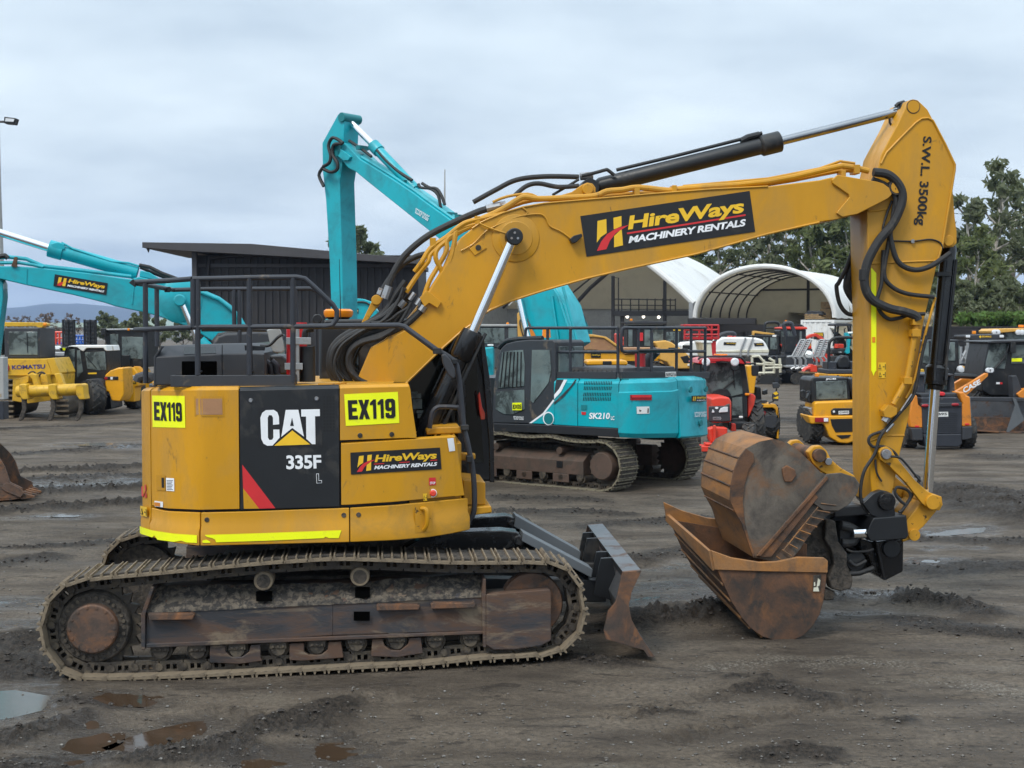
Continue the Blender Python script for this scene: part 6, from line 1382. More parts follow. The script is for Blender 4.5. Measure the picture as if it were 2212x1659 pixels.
# ================================================================ turquoise excavators
K1 = cv(1023, 636, .26666); ZX = cv(1023, 652.5, .1); LF = cv(0, 470, .2833); GB = cv(0, 940.1, .225)
class Side:
    """near side of a house in plan: picks the point of the outline that shows at a picture column"""
    def __init__(s, fr, pts, zm):
        s.fr = fr; d = []
        for (a, b), (c, e) in zip(pts, pts[1:]):
            for j in range(6): d.append((a + (c - a) * j / 6, b + (e - b) * j / 6))
        d.append(pts[-1]); s.t = []
        for i, (u, v) in enumerate(d):
            a, b = d[max(i - 1, 0)], d[min(i + 1, len(d) - 1)]; t = Vector((b[0] - a[0], b[1] - a[1])).normalized()
            n = Vector((t.y, -t.x)); 
            if n.dot(Vector((u, v))) < 0: n = -n
            s.t.append((fr.px((u, v, zm))[0], u, v, n.x, n.y))
    def at(s, x):
        T = s.t
        if x <= T[0][0]: return T[0][1:]
        for a, b in zip(T, T[1:]):
            if a[0] <= x <= b[0] and b[0] > a[0]:
                k = (x - a[0]) / (b[0] - a[0]); return [a[i] + (b[i] - a[i]) * k for i in range(1, 5)]
        return max(T, key=lambda r: r[0])[1:]
    def map(s, x, y, off):
        u, v, nx, ny = s.at(x); return Vector((u + nx * off, v + ny * off, s.fr.zat(u, v, y)))
    def panel(s, root, name, m, x0, x1, rows, n=10, th=.05, bevel=.015):
        b = MB(); k = len(rows) + 2; vs = []
        for i in range(n + 1):
            x = x0 + (x1 - x0) * i / n; u, v, nx, ny = s.at(x)
            for f, o in rows + [(rows[-1][0], -th), (rows[0][0], -th)]:
                y = f(x) if callable(f) else f; vs.append((u + nx * o, v + ny * o, s.fr.zat(u, v, y)))
        fs = [(i * k + j, i * k + (j + 1) % k, (i + 1) * k + (j + 1) % k, (i + 1) * k + j) for i in range(n) for j in range(k)] + [tuple(range(k)), tuple(range(n * k, n * k + k))]
        return b.add(vs, fs).build(name, M_[m], root, bevel, 30)
TB = Fr(1.154, 28.24, 142)
kb = thing('excavator', 'turquoise tracked excavator with black cab and a rail around its engine deck, mid yard', 'excavator', TB)
mat('shoe_olive', (.20, .175, .12), .8, 0, (.07, .055, .04), .34, 5, .12, 60, .2)
mat('frame_brown', (.095, .060, .044), .7, .1, (.07, .05, .038), .34, 3, .15, 40, .2)
def stadium(u0, u1, r, n=26, sag=.05, z0=.0):
    P = []
    for i in range(n): P.append(Vector((u0 + (u1 - u0) * i / n, 0, z0)))
    for i in range(14): a = -math.pi / 2 + math.pi * i / 14; P.append(Vector((u1 + r * math.cos(a), 0, z0 + r + r * math.sin(a))))
    for i in range(n): t = i / n; P.append(Vector((u1 + (u0 - u1) * t, 0, z0 + 2 * r - sag * abs(math.sin(math.pi * t * 3)) + .06 * math.sin(math.pi * t))))
    for i in range(14): a = math.pi / 2 + math.pi * i / 14; P.append(Vector((u0 + r * math.cos(a), 0, z0 + r + r * math.sin(a))))
    L = sum((P[(i + 1) % len(P)] - P[i]).length for i in range(len(P)))
    out = []; N = round(L / .20); j = 0; acc = 0
    Ls = [0]
    for i in range(len(P)): Ls.append(Ls[-1] + (P[(i + 1) % len(P)] - P[i]).length)
    for i in range(N):
        s = L * i / N
        while Ls[j + 1] < s: j += 1
        out.append(P[j].lerp(P[(j + 1) % len(P)], (s - Ls[j]) / (Ls[j + 1] - Ls[j])))
    return out, L
def undercarriage(root, v_in, v_out, u0, u1, r, shoes=True, fm='frame_brown', sm='shoe_olive'):
    P, L = stadium(u0, u1, r)
    for sg in (1, -1):
        a, b_ = (v_in, v_out) if sg > 0 else (-v_out, -v_in); cl = sg * (v_in + v_out) / 2; o = sg
        crawler(root, P, L, a, b_ - a, cl, (sm, 'track_link'), 3, 'crawler_track', shoes)
        vo, vi = sg * (v_out - .08), sg * (v_in + .1); q = sg * (v_out - .3)
        pr = [(vi, .26), (vo, .26), (vo, .52), (q, .68), (vi, .68)]
        f = MB().prism(pr, u0 + .42, u1 - .35, 'x').build('track_frame', M_[fm], root, .01)
        for u in (u0 + .9, u1 - .8): MB().box(u, u + .14, vo - .01 * o, vo + .012 * o, .38, .5).build('inspection_hole', M_['black_mark'], f)  # black block painting the shade of an opening
        n = 7
        for i in range(n):
            u = u0 + .5 + (u1 - u0 - .9) * i / (n - 1)
            MB().cyl((u, sg * (v_out - .12), .19), (u, sg * (v_in + .12), .19), .10, None, 16).cyl((u, sg * (v_out - .07), .19), (u, sg * (v_out - .12), .19), .06, .07, 12).box(u - .08, u + .08, min(sg * (v_out - .08), sg * (v_out - .14)), max(sg * (v_out - .08), sg * (v_out - .14)), .19, .28).build('track_roller', M_['track_link'], root, .005)
            if i % 2 == 1: MB().box(u - .19, u + .19, min(sg * (v_out - .10), sg * (v_out - .07)), max(sg * (v_out - .10), sg * (v_out - .07)), .10, .26).build('roller_guard', M_[fm], root, .01)
        for u in (u0 + 1.0, u1 - 1.0): MB().cyl((u, sg * (v_out - .1), 2 * r - .22), (u, sg * (v_in + .1), 2 * r - .2), .07, None, 16).build('carrier_roller', M_[fm], root, .01)
        tz = []
        for i in range(88): a2 = 2 * math.pi * i / 88; k = r * (.76, .84, .9, .84)[i % 4]; tz.append((u0 + k * math.cos(a2), r + k * math.sin(a2)))
        sp = MB().prism(tz, cl - .03, cl + .03).build('sprocket', M_['track_link'], root)
        MB().lathe((u0, sg * (v_out - .06), r), (0, -sg, 0), [(0, .22), (.0, .25), (.06, .27), (.3, .30)], 24).build('hub_cover', M_[fm], sp, .01)
        MB().lathe((u1, cl + .12, r), (0, -1, 0), [(0, .12), (0, r * .7), (.05, r * .76), (.19, r * .76), (.24, r * .7), (.24, .1)], 28).build('idler', M_['track_link'], root, .005)
undercarriage(kb, .9, 1.5, -1.78, 1.78, .46)
MB().box(-1.0, 1.1, -1.0, 1.0, .5, .78).lathe((0, 0, .78), (0, 0, 1), [(0, .6), (.22, .6)], 32).build('car_body', M_['mud_dark'], kb, .01)
arc = [(2.75 * math.cos(math.pi - t), 2.75 * math.sin(math.pi - t)) for t in [R(30 - 60 * i / 14) for i in range(15)]]
sp_ = [(2.2, 1.4), (0, 1.4), (-1.5, 1.4), (-2.1, 1.4)] + arc
SB = Side(TB, sp_, 1.6)
KX = lambda *p: K1(*p)
kx = lambda x: 1023 + x * .26666
ky = lambda y: 636 + y * .26666
tp_ = tbl([(kx(660), ky(683)), (kx(1190), ky(692)), (kx(1600), ky(682)), (kx(1640), ky(668)), (kx(1850), ky(664)), (kx(1905), ky(668)), (kx(1935), ky(720))])
bt_ = tbl([(kx(1180), ky(1156)), (kx(1300), ky(1164)), (kx(1640), ky(1160)), (kx(1650), ky(1166)), (kx(1850), ky(1150)), (kx(1935), ky(1100))])
rt = lambda f: [(lambda x: f(x) - 1, -.12), (lambda x: f(x) + 3, -.02), (lambda x: f(x) + 8, .02)]
SB.panel(kb, 'side_door', 'teal', kx(655), kx(845), rt(tp_) + [(tbl([(kx(655), ky(1055)), (kx(845), ky(1066))]), .02)])
SB.panel(kb, 'side_door', 'teal', kx(850), kx(1178), rt(tp_) + [(tbl([(kx(850), ky(1066)), (kx(1180), ky(1084))]), .02)])
SB.panel(kb, 'counterweight', 'teal', kx(1184), kx(1640), rt(tp_) + [(lambda x: tp_(x) + 26, .035), (lambda x: tp_(x) + 28, .06), (lambda x: bt_(x) - 10, .06), (bt_, .0)], 14, .1, .03)
SB.panel(kb, 'counterweight', 'teal', kx(1645), kx(1858), rt(tp_) + [(lambda x: bt_(x) - 4, .10), (bt_, .06)], 8, .1, .03)
SB.panel(kb, 'counterweight', 'teal', kx(1862), kx(1934), rt(tp_) + [(lambda x: bt_(x) - 10, .05), (bt_, .0)], 8, .1, .03)
SB.panel(kb, 'deck_skirt', 'charcoal', kx(165), kx(1178), [(tbl([(kx(165), ky(1044)), (kx(655), ky(1058)), (kx(1178), ky(1086))]), .04), (tbl([(kx(165), ky(1112)), (kx(460), ky(1120)), (kx(1080), ky(1152)), (kx(1178), ky(1160))]), .0)])
core = [(u * .96, v * .95) for u, v in sp_] + [(-1.5, -1.33), (2.1, -1.33)]
z0_, z1_ = TB.zat(-1, 1.4, ky(1120)), TB.zat(-2, 1.4, ky(695))
MB().prism(core, z0_ + .06, z1_ - .02, 'z').build('house_body', M_['black_paint'], kb)
MB().prism([(u, v) for u, v in core if u < .2] , z1_ - .02, z1_ + .03, 'z').build('engine_deck', M_['teal_dark'], kb)
# boom, stick, rams
v1_, v0_ = .30, -.30
bp_ = [(724, 309), (744, 309), (778, 344), (848, 387), (896, 419), (917, 435), (973, 475), (1060, 526), (1130, 566), (1190, 614), (1219, 659), (1240, 740), (1206, 762), (1162, 737), (1143, 697), (1125, 668), (1108, 645), (1080, 618), (1000, 558), (930, 501), (797, 395), (768, 371), (752, 363), (738, 347), (728, 338), (716, 322)]
kbm = MB().pp(TB, bp_, v1_, v0_).build('boom', M_['teal'], kb, .02)
b = MB()
for d, v in ((6, .2), (11, .05), (9, -.1)): b.pt(TB, [(x + d * .5, y - d * .8) for x, y in bp_[2:12]], v, .035, 6)
for P in (((1206, 640), (1236, 735)), ((1216, 620), (1247, 735)), ((1192, 640), (1206, 735))): b.pt(TB, P, .33, .03, 6)
b.each('hydraulic_pipe', M_['teal'], kbm)
b = MB()
for P in (T6((900, 660), (920, 690), (1000, 700), (1060, 750), (1080, 850)), T6((930, 655), (990, 690), (1050, 700), (1090, 760), (1115, 830)), T6((340, 310), (400, 350), (470, 400), (520, 440)), T6((560, 380), (640, 470), (740, 560), (850, 630))): b.pt(TB, P, .1, .035, 6, 3)
for P in (T6((290, 330), (240, 295), (200, 290), (172, 350), (190, 430), (178, 490), (128, 520)), T6((280, 335), (215, 345), (205, 420), (245, 490), (240, 545), (190, 565), (135, 540)), T6((125, 530), (95, 590), (135, 680))): b.pt(TB, P, .4, .04, 6, 3)
b.each('hydraulic_hose', M_['rubber'], kbm)
b = MB()
for p in T6((410, 360), (695, 615), (770, 640), (1130, 900), (1210, 920)) : b.pb(TB, p[0] - 4, p[1] - 3, p[0] + 4, p[1] + 5, .2, -.1)
b.each('pipe_clamp', M_['teal_dark'], kbm)
kst = MB().pp(TB, [(730, 247), (737, 244), (744, 250), (742, 300), (738, 365), (734, 392), (739, 560), (742, 740), (718, 740), (712, 568), (704, 434), (697, 370), (696, 309)], .24, -.24).build('stick', M_['teal'], kb, .015)
MB().pc(TB, 737, 253, .28, -.3, .11).pc(TB, 727, 326, .36, -.36, .13).each('stick_pin', M_['teal_dark'], kst, .01)
MB().pp(TB, T6((215, 340), (330, 420), (350, 440), (330, 470), (290, 470), (240, 430)), .36, .3).build('tip_plate', M_['teal'], kbm, .01)
def ram(fr, root, a, m, c, v, rb, rr, bm='teal', nm='stick_ram'):
    A, Mm, C_ = fr.p(*a, v), fr.p(*m, v), fr.p(*c, v)
    k = (Mm - A).normalized()
    r = MB().tube([A, Mm - k * .25], rb, 16).tube([Mm - k * .25, Mm], rb * 1.2, 16).build(nm, M_[bm], root, .006)
    MB().tube([Mm, C_], rr, 14).build('ram_rod', M_['chrome'], r); return r
ram(TB, kb, (898, 410), (806, 313), (744, 251), .0, .12, .075)
ram(TB, kb, (1165, 830), (1150, 770), (1117, 630), .46, .1, .065, 'black_paint', 'boom_ram')
lettering('lettering', 'SCOOP DOGG', M_['white_mark'], kb, plane_v(TB, v1_, 1), T6((880, 852), (992, 918), (974, 962), (874, 898)), .02, .02)
# cab
KC = lambda *p: K1(*p)
cabp = K1((150, 1044), (160, 760), (195, 500), (222, 435), (262, 398), (340, 378), (450, 366), (640, 368), (662, 385), (664, 1052))
ck = MB().pp(TB, cabp, 1.4, .42).build('cab', M_['charcoal'], kb, .03)
for P in (K1((230, 470), (300, 455), (400, 450), (412, 560), (408, 742), (192, 762)), K1((178, 788), (410, 772), (412, 930), (310, 975), (240, 968), (178, 930)), K1((472, 450), (615, 450), (628, 620), (604, 720), (482, 880), (460, 862))): MB().pp(TB, P, 1.415, 1.39).build('window', M_['glass_grey'], ck, .005)
b = MB()
for i in range(6): b.pt(TB, K1((245 + i * 28, 465), (215 + i * 33, 750)), 1.425, .012, 6)
b.each('window_bar', M_['black_paint'], ck)
uR = TB.p(*K1((664, 700))[0], 1.4).x
MB().box(uR - .015, uR + .01, .5, 1.3, TB.zat(uR, .9, ky(640)), TB.zat(uR, .9, ky(420))).build('window', M_['glass_grey'], ck, .01)
MB().pt(TB, K1((205, 435), (250, 390), (330, 365), (560, 355)), 1.3, .05, 8, 3).build('roof_guard', M_['black_paint'], ck)
p = TB.p(*K1((590, 350))[0], .9); MB().cyl(p, p + Vector((0, 0, .19)), .09, .075, 14).build('beacon', M_['orange_lens'], ck)
MB().pc(TB, *K1((605, 1005))[0], 1.43, 1.38, .13, 28).build('emblem_ring', M_['white_mark'], ck); MB().pc(TB, *K1((606, 1006))[0], 1.437, 1.38, .108, 28).build('emblem_disc', M_['teal_dark'], ck)
SM_ = SB.map
flat('emblem_sweep', M_['white_mark'], kb, plane_v(TB, 1.4, 1), [K1((448, 1043), (560, 962), (645, 850), (655, 862), (570, 972), (470, 1044))], .024)
flat('emblem_sweep', M_['teal'], kb, plane_v(TB, 1.4, 1), [K1((466, 1044), (572, 968), (657, 862), (658, 1050))], .02)
flat('emblem_sweep', M_['charcoal'], kb, SM_, [K1((660, 892), (740, 826), (815, 735), (844, 690), (829, 690), (795, 740), (715, 822), (660, 874))], .03)
flat('emblem_sweep', M_['white_mark'], kb, SM_, [K1((660, 848), (715, 790), (765, 690), (738, 690), (700, 765), (660, 812))], .03)
flat('emblem_sweep', M_['charcoal'], kb, SM_, [K1((660, 812), (700, 765), (738, 690), (676, 690))], .03)
b = MB()
for r_, y in enumerate((702, 745, 795, 832)):
    for i in range(17):
        x = 900 - r_ * 3 + i * 13.5
        vs = [SM_(*K1(p)[0], .024) for p in ((x + 5, y), (x + 11, y), (x + 6, y + 30), (x, y + 30))]; b.add(vs, [(0, 1, 2, 3)])
b.build('vent_slots', M_['black_mark'], kb)
def qd(m, name, P, mp, off, root, n=3): return quad(m, name, P, mp, off, n, root)
qd('red_lens', 'tail_lamp', K1((1268, 812), (1424, 812), (1424, 856), (1268, 856)), SM_, .075, kb); qd('red_mark', 'tail_lamp', K1((1272, 814), (1420, 814), (1418, 834), (1274, 834)), SM_, .08, kb)
d = qd('white_paint', 'warning_label', K1((1306, 908), (1407, 906), (1408, 964), (1308, 966)), SM_, .07, kb)
flat('label_symbol', M_['black_mark'], d, SM_, [K1((1325, 930), (1345, 940), (1330, 950)), K1((1392, 920), (1400, 920), (1400, 958), (1390, 958))], .076)
d = qd('decal_black', 'rental_decal', K1((1722, 820), (1838, 816), (1840, 866), (1724, 868)), SM_, .115, kb)
lettering('lettering', 'HireWays', M_['amber_mark'], d, SM_, K1((1762, 826), (1832, 823), (1832, 848), (1762, 850)), .122, .03, .1); lettering('lettering', 'MACHINERY RENTALS', M_['white_mark'], d, SM_, K1((1762, 853), (1832, 851), (1832, 860), (1762, 862)), .122, .02)
flat('emblem_bars', M_['amber_mark'], d, SM_, [K1((1734, 826), (1742, 826), (1738, 860), (1730, 862)), K1((1748, 826), (1756, 826), (1752, 860), (1744, 862))], .122)
lettering('lettering', 'SCOOP DOGG', M_['white_mark'], kb, SM_, K1((1748, 950), (1840, 946), (1838, 990), (1750, 992)), .115, .02)
lettering('lettering', 'SCOOP DOGG', M_['white_mark'], kb, plane_v(TB, 1.4, 1), K1((322, 985), (406, 990), (404, 1018), (326, 1014)), .02, .02)
lettering('model_number', 'SK210', M_['white_mark'], kb, SM_, K1((942, 958), (1112, 958), (1112, 1010), (942, 1008)), .03, .03, .12); lettering('model_number', 'LC', M_['white_mark'], kb, SM_, K1((1120, 985), (1148, 985), (1148, 1018), (1120, 1017)), .03, .03)
d = qd('hivis', 'number_plate', K1((313, 878), (389, 876), (390, 938), (315, 938)), plane_v(TB, 1.415, 1), .02, kb, 1); lettering('lettering', 'EX05', M_['black_mark'], d, plane_v(TB, 1.415, 1), K1((318, 892), (386, 890), (386, 926), (318, 926)), .03, .03)
qd('teal_dark', 'latch', K1((878, 895), (925, 896), (925, 935), (878, 934)), SM_, .03, kb); qd('red_mark', 'warning_label', K1((880, 950), (918, 952), (915, 975), (884, 974)), SM_, .03, kb)
for P in (K1((1715, 770)), K1((1835, 765)), K1((1797, 1040))):
    p = SM_(*P[0], .10); MB().cyl(p, p + Vector((-.03, 0, 0)), .06, None, 12).build('lifting_hole', M_['teal_dark'], kb)
# rails on the deck
zr = lambda u, v, y: TB.zat(u, v, ky(y))
b = MB()
def rail(pts, y0, y1, posts):
    P = [Vector((u, v, zr(u, v, y0))) for u, v in pts]; Q = [Vector((u, v, zr(u, v, y1))) for u, v in pts]
    a, c = P[0], Q[0]; d = (P[1] - P[0]).normalized() * .15
    b.tube(spline([c + d, c, c + (a - c) * .12 - d * .5, a - (a - c) * .12 - d * .5, a, a + d], 3) + P[1:], .03, 8); b.tube([c + d] + Q[1:], .03, 8)
    for t in posts:
        k = min(int(t), len(pts) - 2); f = t - k; u = pts[k][0] + (pts[k + 1][0] - pts[k][0]) * f; v = pts[k][1] + (pts[k + 1][1] - pts[k][1]) * f
        b.tube([(u, v, zr(u, v, 640)), (u, v, zr(u, v, y0))], .03, 8)
rail([(.05, 1.28), (-2.05, 1.28)], 272, 466, (.22, .48, 1.0)); rail([(-2.15, 1.2), (-2.5, .2), (-2.45, -1.25)], 272, 462, (.3, .6, 1.2, 1.6, 2.0))
b.build('guard_rail', M_['rail_grey'], kb)
for P in ([(.1, 1.33), (-2.05, 1.33)], [(-2.1, 1.3), (-2.6, .1), (-2.5, -1.3)]):
    b = MB()
    for (a, c), (e, f) in zip(P, P[1:]): b.obox((a, c, zr(a, c, 654)), (e, f, zr(e, f, 654)), .04, .13)
    b.build('kick_plate', M_['charcoal'], kb, .006)
hp_ = [(-.3, .75), (-.5, .95), (-1.9, .95), (-2.1, .7), (-2.1, -.8), (-.4, -.8)]
zh = TB.zat(-1.2, .95, ky(590)); MB().loft([(u, v, z1_) for u, v in hp_], [(u * .97 - .03, v * .9, zh) for u, v in hp_]).build('engine_hood', M_['charcoal'], kb, .03)
b = MB()
for i in range(9): u = -.7 - i * .11; b.obox((u, .955, z1_ + .08), (u - .05, .90, zh - .04), .07, .012, (0, 1, 0))
b.build('vent_slots', M_['black_mark'], kb)
MB().tube(spline([Vector((-1.9, .1, z1_)), Vector((-1.95, .1, zh + .1)), Vector((-2.15, .1, zh + .32))], 4), .1, 12).build('exhaust_stack', M_['charcoal'], kb)
pl2 = SB.map
d = qd('white_paint', 'registration_plate', K1((1546, 628), (1632, 625), (1634, 668), (1548, 668)), SM_, .02, kb); lettering('lettering', 'NWG716', M_['black_mark'], d, SM_, K1((1551, 634), (1628, 632), (1628, 662), (1552, 663)), .03, .02)
MB().pt(TB, K1((1340, 455), (1600, 452), (1650, 450)), 1.0, .03, 8).pb(TB, *K1((1620, 440))[0], *K1((1705, 475))[0], 1.05, .9).build('mirror', M_['black_paint'], kb, .03)
MB().pt(TB, K1((1348, 480), (1350, 585)), .6, .10, 12).build('fire_extinguisher', M_['red'], kb)

# ---- the one on the left whose boom reaches out of the picture
TC = Fr(-4.7, 25.7, 190)
kc = thing('excavator', 'turquoise excavator at left, its boom leaving the frame and toothed bucket on the ground', 'excavator', TC)
bp_ = [(-45, 562), (0, 575)] + LF((130, 370), (330, 385), (650, 420), (1000, 470)) + Z3((230, 322), (450, 372), (730, 440), (850, 480), (1000, 550), (1150, 640), (1250, 790), (1262, 900), (1100, 1000), (930, 942), (780, 842), (690, 800), (420, 702), (270, 662), (0, 606)) + LF((800, 650), (560, 590), (200, 515), (30, 475)) + [(-45, 592), (-60, 578)]
bm_ = MB().pp(TC, bp_, .32, -.32).build('boom', M_['teal'], kc, .02)
b = MB().pt(TC, LF((0, 305), (60, 300), (200, 315), (330, 370), (600, 400), (1000, 450)), .25, .035, 8).pt(TC, LF((0, 345), (150, 345), (250, 360), (330, 378)), .3, .03, 8).pt(TC, LF((470, 190), (560, 240), (850, 335), (980, 345), (1060, 370)), .1, .02, 6).pt(TC, Z3((820, 470), (900, 500), (1000, 540), (1100, 620), (1160, 680), (1220, 780)), .35, .035, 8).pt(TC, Z3((860, 470), (1000, 530), (1120, 620), (1200, 720), (1245, 800)), .2, .03, 8)
b.each('hydraulic_pipe', M_['teal'], bm_)
b = MB().pt(TC, Z3((230, 210), (330, 230), (450, 290), (560, 330), (660, 370)), .1, .035, 8).pt(TC, Z3((240, 230), (400, 300), (520, 345)), .0, .03, 8).pt(TC, LF((-20, 300), (40, 290), (60, 310)), .3, .05, 6).each('hydraulic_hose', M_['rubber'], bm_)
MB().pp(TC, LF((85, 370), (100, 330), (110, 300), (130, 300), (128, 380)), .36, .3).build('pipe_clamp', M_['rust'], bm_)
MB().pp(TC, Z3((230, 322), (240, 260), (330, 280), (470, 370)), .15, -.15).build('ram_bracket', M_['teal'], bm_, .02)
b = MB().pt(TC, LF((205, 390), (200, 510)), .325, .012, 6).pt(TC, LF((1020, 520), (1008, 660)), .325, .012, 6).each('weld_seam', M_['teal'], bm_)
ram(TC, kc, (297, 590), (106, 536), (-40, 490), .0, .13, .07); MB().pp(TC, LF((385, 200), (440, 185), (490, 200), (495, 245), (400, 250)), .15, -.15).build('ram_head', M_['teal'], kc, .02)
ram(TC, kc, Z3((960, 1100))[0], Z3((800, 950))[0], Z3((632, 560))[0], .5, .12, .055, 'teal', 'boom_ram')
p = TC.p(*Z3((628, 552))[0], .32); MB().lathe((p.x, .62, p.z), (0, -1, 0), [(0, .09), (.02, .11), (.2, .11)], 22).build('ram_eye', M_['teal'], kc, .01); MB().lathe((p.x, .36, p.z), (0, -1, 0), [(0, .2), (.03, .38), (.06, .42)], 32).build('pin_boss', M_['teal'], bm_, .01)
rental_decal(kc, plane_v(TC, .32, 1), LF((418, 432), (822, 500), (810, 590), (407, 523)), .012, 4, False, .006)
MB().pp(TC, [(-75, 510), (-45, 540), (-5, 590), (6, 612), (7, 642), (-8, 760), (-45, 985), (-75, 985), (-90, 640)], .24, -.24).build('stick', M_['teal'], kc, .02)
bk = MB().pp(TC, [(-75, 975), (-30, 962)] + GB((0, 228), (45, 300), (95, 450), (210, 505), (235, 590), (230, 608), (100, 620), (0, 625)) + [(-60, 1082), (-95, 1040)], .55, .50).build('bucket', M_['hub_rust'], kc, .01)
MB().prism([(q.x, q.z) for q in (TC.p(a, c, .55) for a, c in [(-75, 975), (-30, 962)] + GB((0, 228), (45, 300), (95, 450), (210, 505), (230, 608), (0, 625)) + [(-60, 1082), (-95, 1040)])], -.55, -.5).build('side_plate', M_['hub_rust'], bk, .01)
q = [TC.p(a, c, .55) for a, c in GB((235, 598), (100, 622), (0, 627)) + [(-60, 1083), (-97, 1040), (-76, 973)]]; b = MB()
for a, c in zip(q, q[1:]): b.obox((a.x, 0, a.z), (c.x, 0, c.z), 1.1, .04, (0, 1, 0)) if False else b.loft([(a.x, .55, a.z), (c.x, .55, c.z), (c.x, .55, c.z + .04), (a.x, .55, a.z + .04)], [(a.x, -.55, a.z), (c.x, -.55, c.z), (c.x, -.55, c.z + .04), (a.x, -.55, a.z + .04)])
b.build('bucket_floor', M_['hub_rust'], bk)
MB().pp(TC, GB((5, 495), (60, 455), (110, 470), (200, 515), (230, 560), (195, 600), (60, 545), (20, 520)), .58, .54).build('side_cutter', M_['hub_rust'], bk, .008)
for i in range(5):
    v = .5 - i * .25; a, c = TC.p(*GB((205, 585))[0], .5), TC.p(*GB((332, 588))[0], .5)
    MB().loft([(a.x, v - .05, a.z - .05), (a.x, v + .05, a.z - .05), (a.x, v + .05, a.z + .06), (a.x, v - .05, a.z + .06)], [(c.x, v - .035, c.z - .012), (c.x, v + .035, c.z - .012), (c.x, v + .035, c.z + .012), (c.x, v - .035, c.z + .012)]).build('tooth', M_['rust'], bk)
MB().box(-3.4, .5, -1.35, 1.35, 1.0, 2.0).build('house_body', M_['teal'], kc, .1)
cb_ = MB().pp(TC, Z3((930, 962), (985, 892), (1060, 866), (1380, 846), (1640, 872), (1650, 1300), (930, 1300)), 1.4, .45).build('cab', M_['charcoal'], kc, .05)
MB().pp(TC, Z3((1330, 960), (1620, 930), (1640, 1200), (1330, 1200)), 1.41, 1.39).build('window', M_['glass_grey'], cb_)
MB().pt(TC, Z3((940, 950), (1000, 880), (1080, 868), (1380, 850), (1395, 870)), 1.3, .04, 8).build('roof_guard', M_['black_paint'], cb_)
undercarriage(kc, .9, 1.5, -3.0, .1, .45, False)
# ================================================================ the rest of the fleet
class Mk:
    def __init__(s, name, label, cat, px, D, conv, group=None, yaw=0):
        s.fr = Fr(at_px(px, D), D, yaw); s.c = conv; s.r = thing(name, label, cat, s.fr, group=group); s.conv = conv
    def C(s, pts): return s.c(*pts)
    def b(s, nm, m, x0, y0, x1, y1, v0=0, v1=1.0, par=None, bev=.02):
        (a, c), (d, e) = s.C([(x0, y0), (x1, y1)]); return MB().pb(s.fr, a, c, d, e, v0, v1).build(nm, M_[m], par or s.r, bev)
    def p(s, nm, m, pts, v0=0, v1=1.0, par=None, bev=.02): return MB().pp(s.fr, s.C(pts), v0, v1).build(nm, M_[m], par or s.r, bev)
    def t(s, nm, m, pts, v=0, r=.03, par=None, sm=0, n=8): return MB().pt(s.fr, s.C(pts), v, r, n, sm).build(nm, M_[m], par or s.r)
    def text(s, tx, m, P, v, par=None, off=.01, bold=.02, shear=0): return lettering('lettering', tx, M_[m], par or s.r, plane_v(s.fr, v), s.C(P), off, bold, shear)
    def mark(s, nm, m, P, v, par=None, off=.006): return flat(nm, M_[m], par or s.r, plane_v(s.fr, v), [s.C(P)], off)
    def at(s, x, y, v): return s.fr.p(*s.C([(x, y)])[0], v)
def wheel(root, c, ax, r, w, rim='jcb_yellow', lugs=16, rr=.55):
    c = Vector(c); a = Vector(ax).normalized()
    b = MB().lathe(c - a * w / 2, a, [(0, r * rr), (.0, r * .86), (w * .12, r * .95), (w * .88, r * .95), (w, r * .86), (w, r * rr)], 30)
    x = a.cross(Vector((0, 0, 1))).normalized(); y = a.cross(x)
    for i in range(lugs):
        for sd in (0, 1):
            t = 2 * math.pi * (i + .5 * sd) / lugs; t2 = t + 2 * math.pi / lugs * .8
            d0 = x * math.cos(t) + y * math.sin(t); d1 = x * math.cos(t2) + y * math.sin(t2)
            s0 = c + a * (w * .47 * (1 if sd else -1)); b.obox(s0 + d0 * r * .965, c + d1 * r * .975, w * .10, r * .07, d0)
    ty = b.build('wheel', M_['tyre'], root, 0, 30)
    MB().lathe(c - a * w * .46, a, [(0, r * rr * .98), (.02, r * rr), (.05, r * rr * .9), (w * .25, r * rr * .7), (w * .28, r * .2), (w * .15, r * .18), (w * .12, .02)], 24).lathe(c + a * w * .46, -a, [(0, r * rr * .98), (.02, r * rr), (.05, r * rr * .9), (w * .25, r * rr * .7), (w * .28, r * .2)], 24).build('rim', M_[rim], ty)
    return ty
LL = cv(0, 680.2, .145); Q1 = cv(1515.2, 674.7, .155); S5 = cv(1465.4, 497.7, .26666); R1 = cv(1935.5, 663.6, .19336); Z9 = cv(1216.6, 652.5, .15); RT = cv(1493.1, 763.2, .1267)
# ---- bulldozer
m = Mk('bulldozer', 'yellow bulldozer seen from behind, ripper with three shanks lowered', 'bulldozer', 70, 46.5, LL)
m.p('fuel_tank', 'dozer_yellow', [(50, 655), (690, 655), (760, 835), (760, 905), (100, 905), (50, 880)], .9, 2.2)
m.p('side_tank', 'dozer_yellow', [(690, 650), (800, 640), (895, 860), (880, 890), (760, 895), (760, 835)], .9, 2.6)
m.p('rear_frame', 'dozer_yellow', [(60, 905), (900, 890), (880, 1260), (420, 1320), (180, 1280), (190, 960), (60, 950)], 1.0, 2.6)
cb_ = m.b('cab', 'charcoal', 55, 185, 590, 655, 1.2, 2.9, bev=.06); m.b('window', 'glass_grey', 125, 250, 560, 600, 1.17, 1.22, cb_, .03); m.b('window', 'glass_grey', -60, 230, 30, 600, 1.3, 2.8)
m.t('wiper', 'black_mark', [(400, 260), (410, 560)], 1.15, .012, cb_)
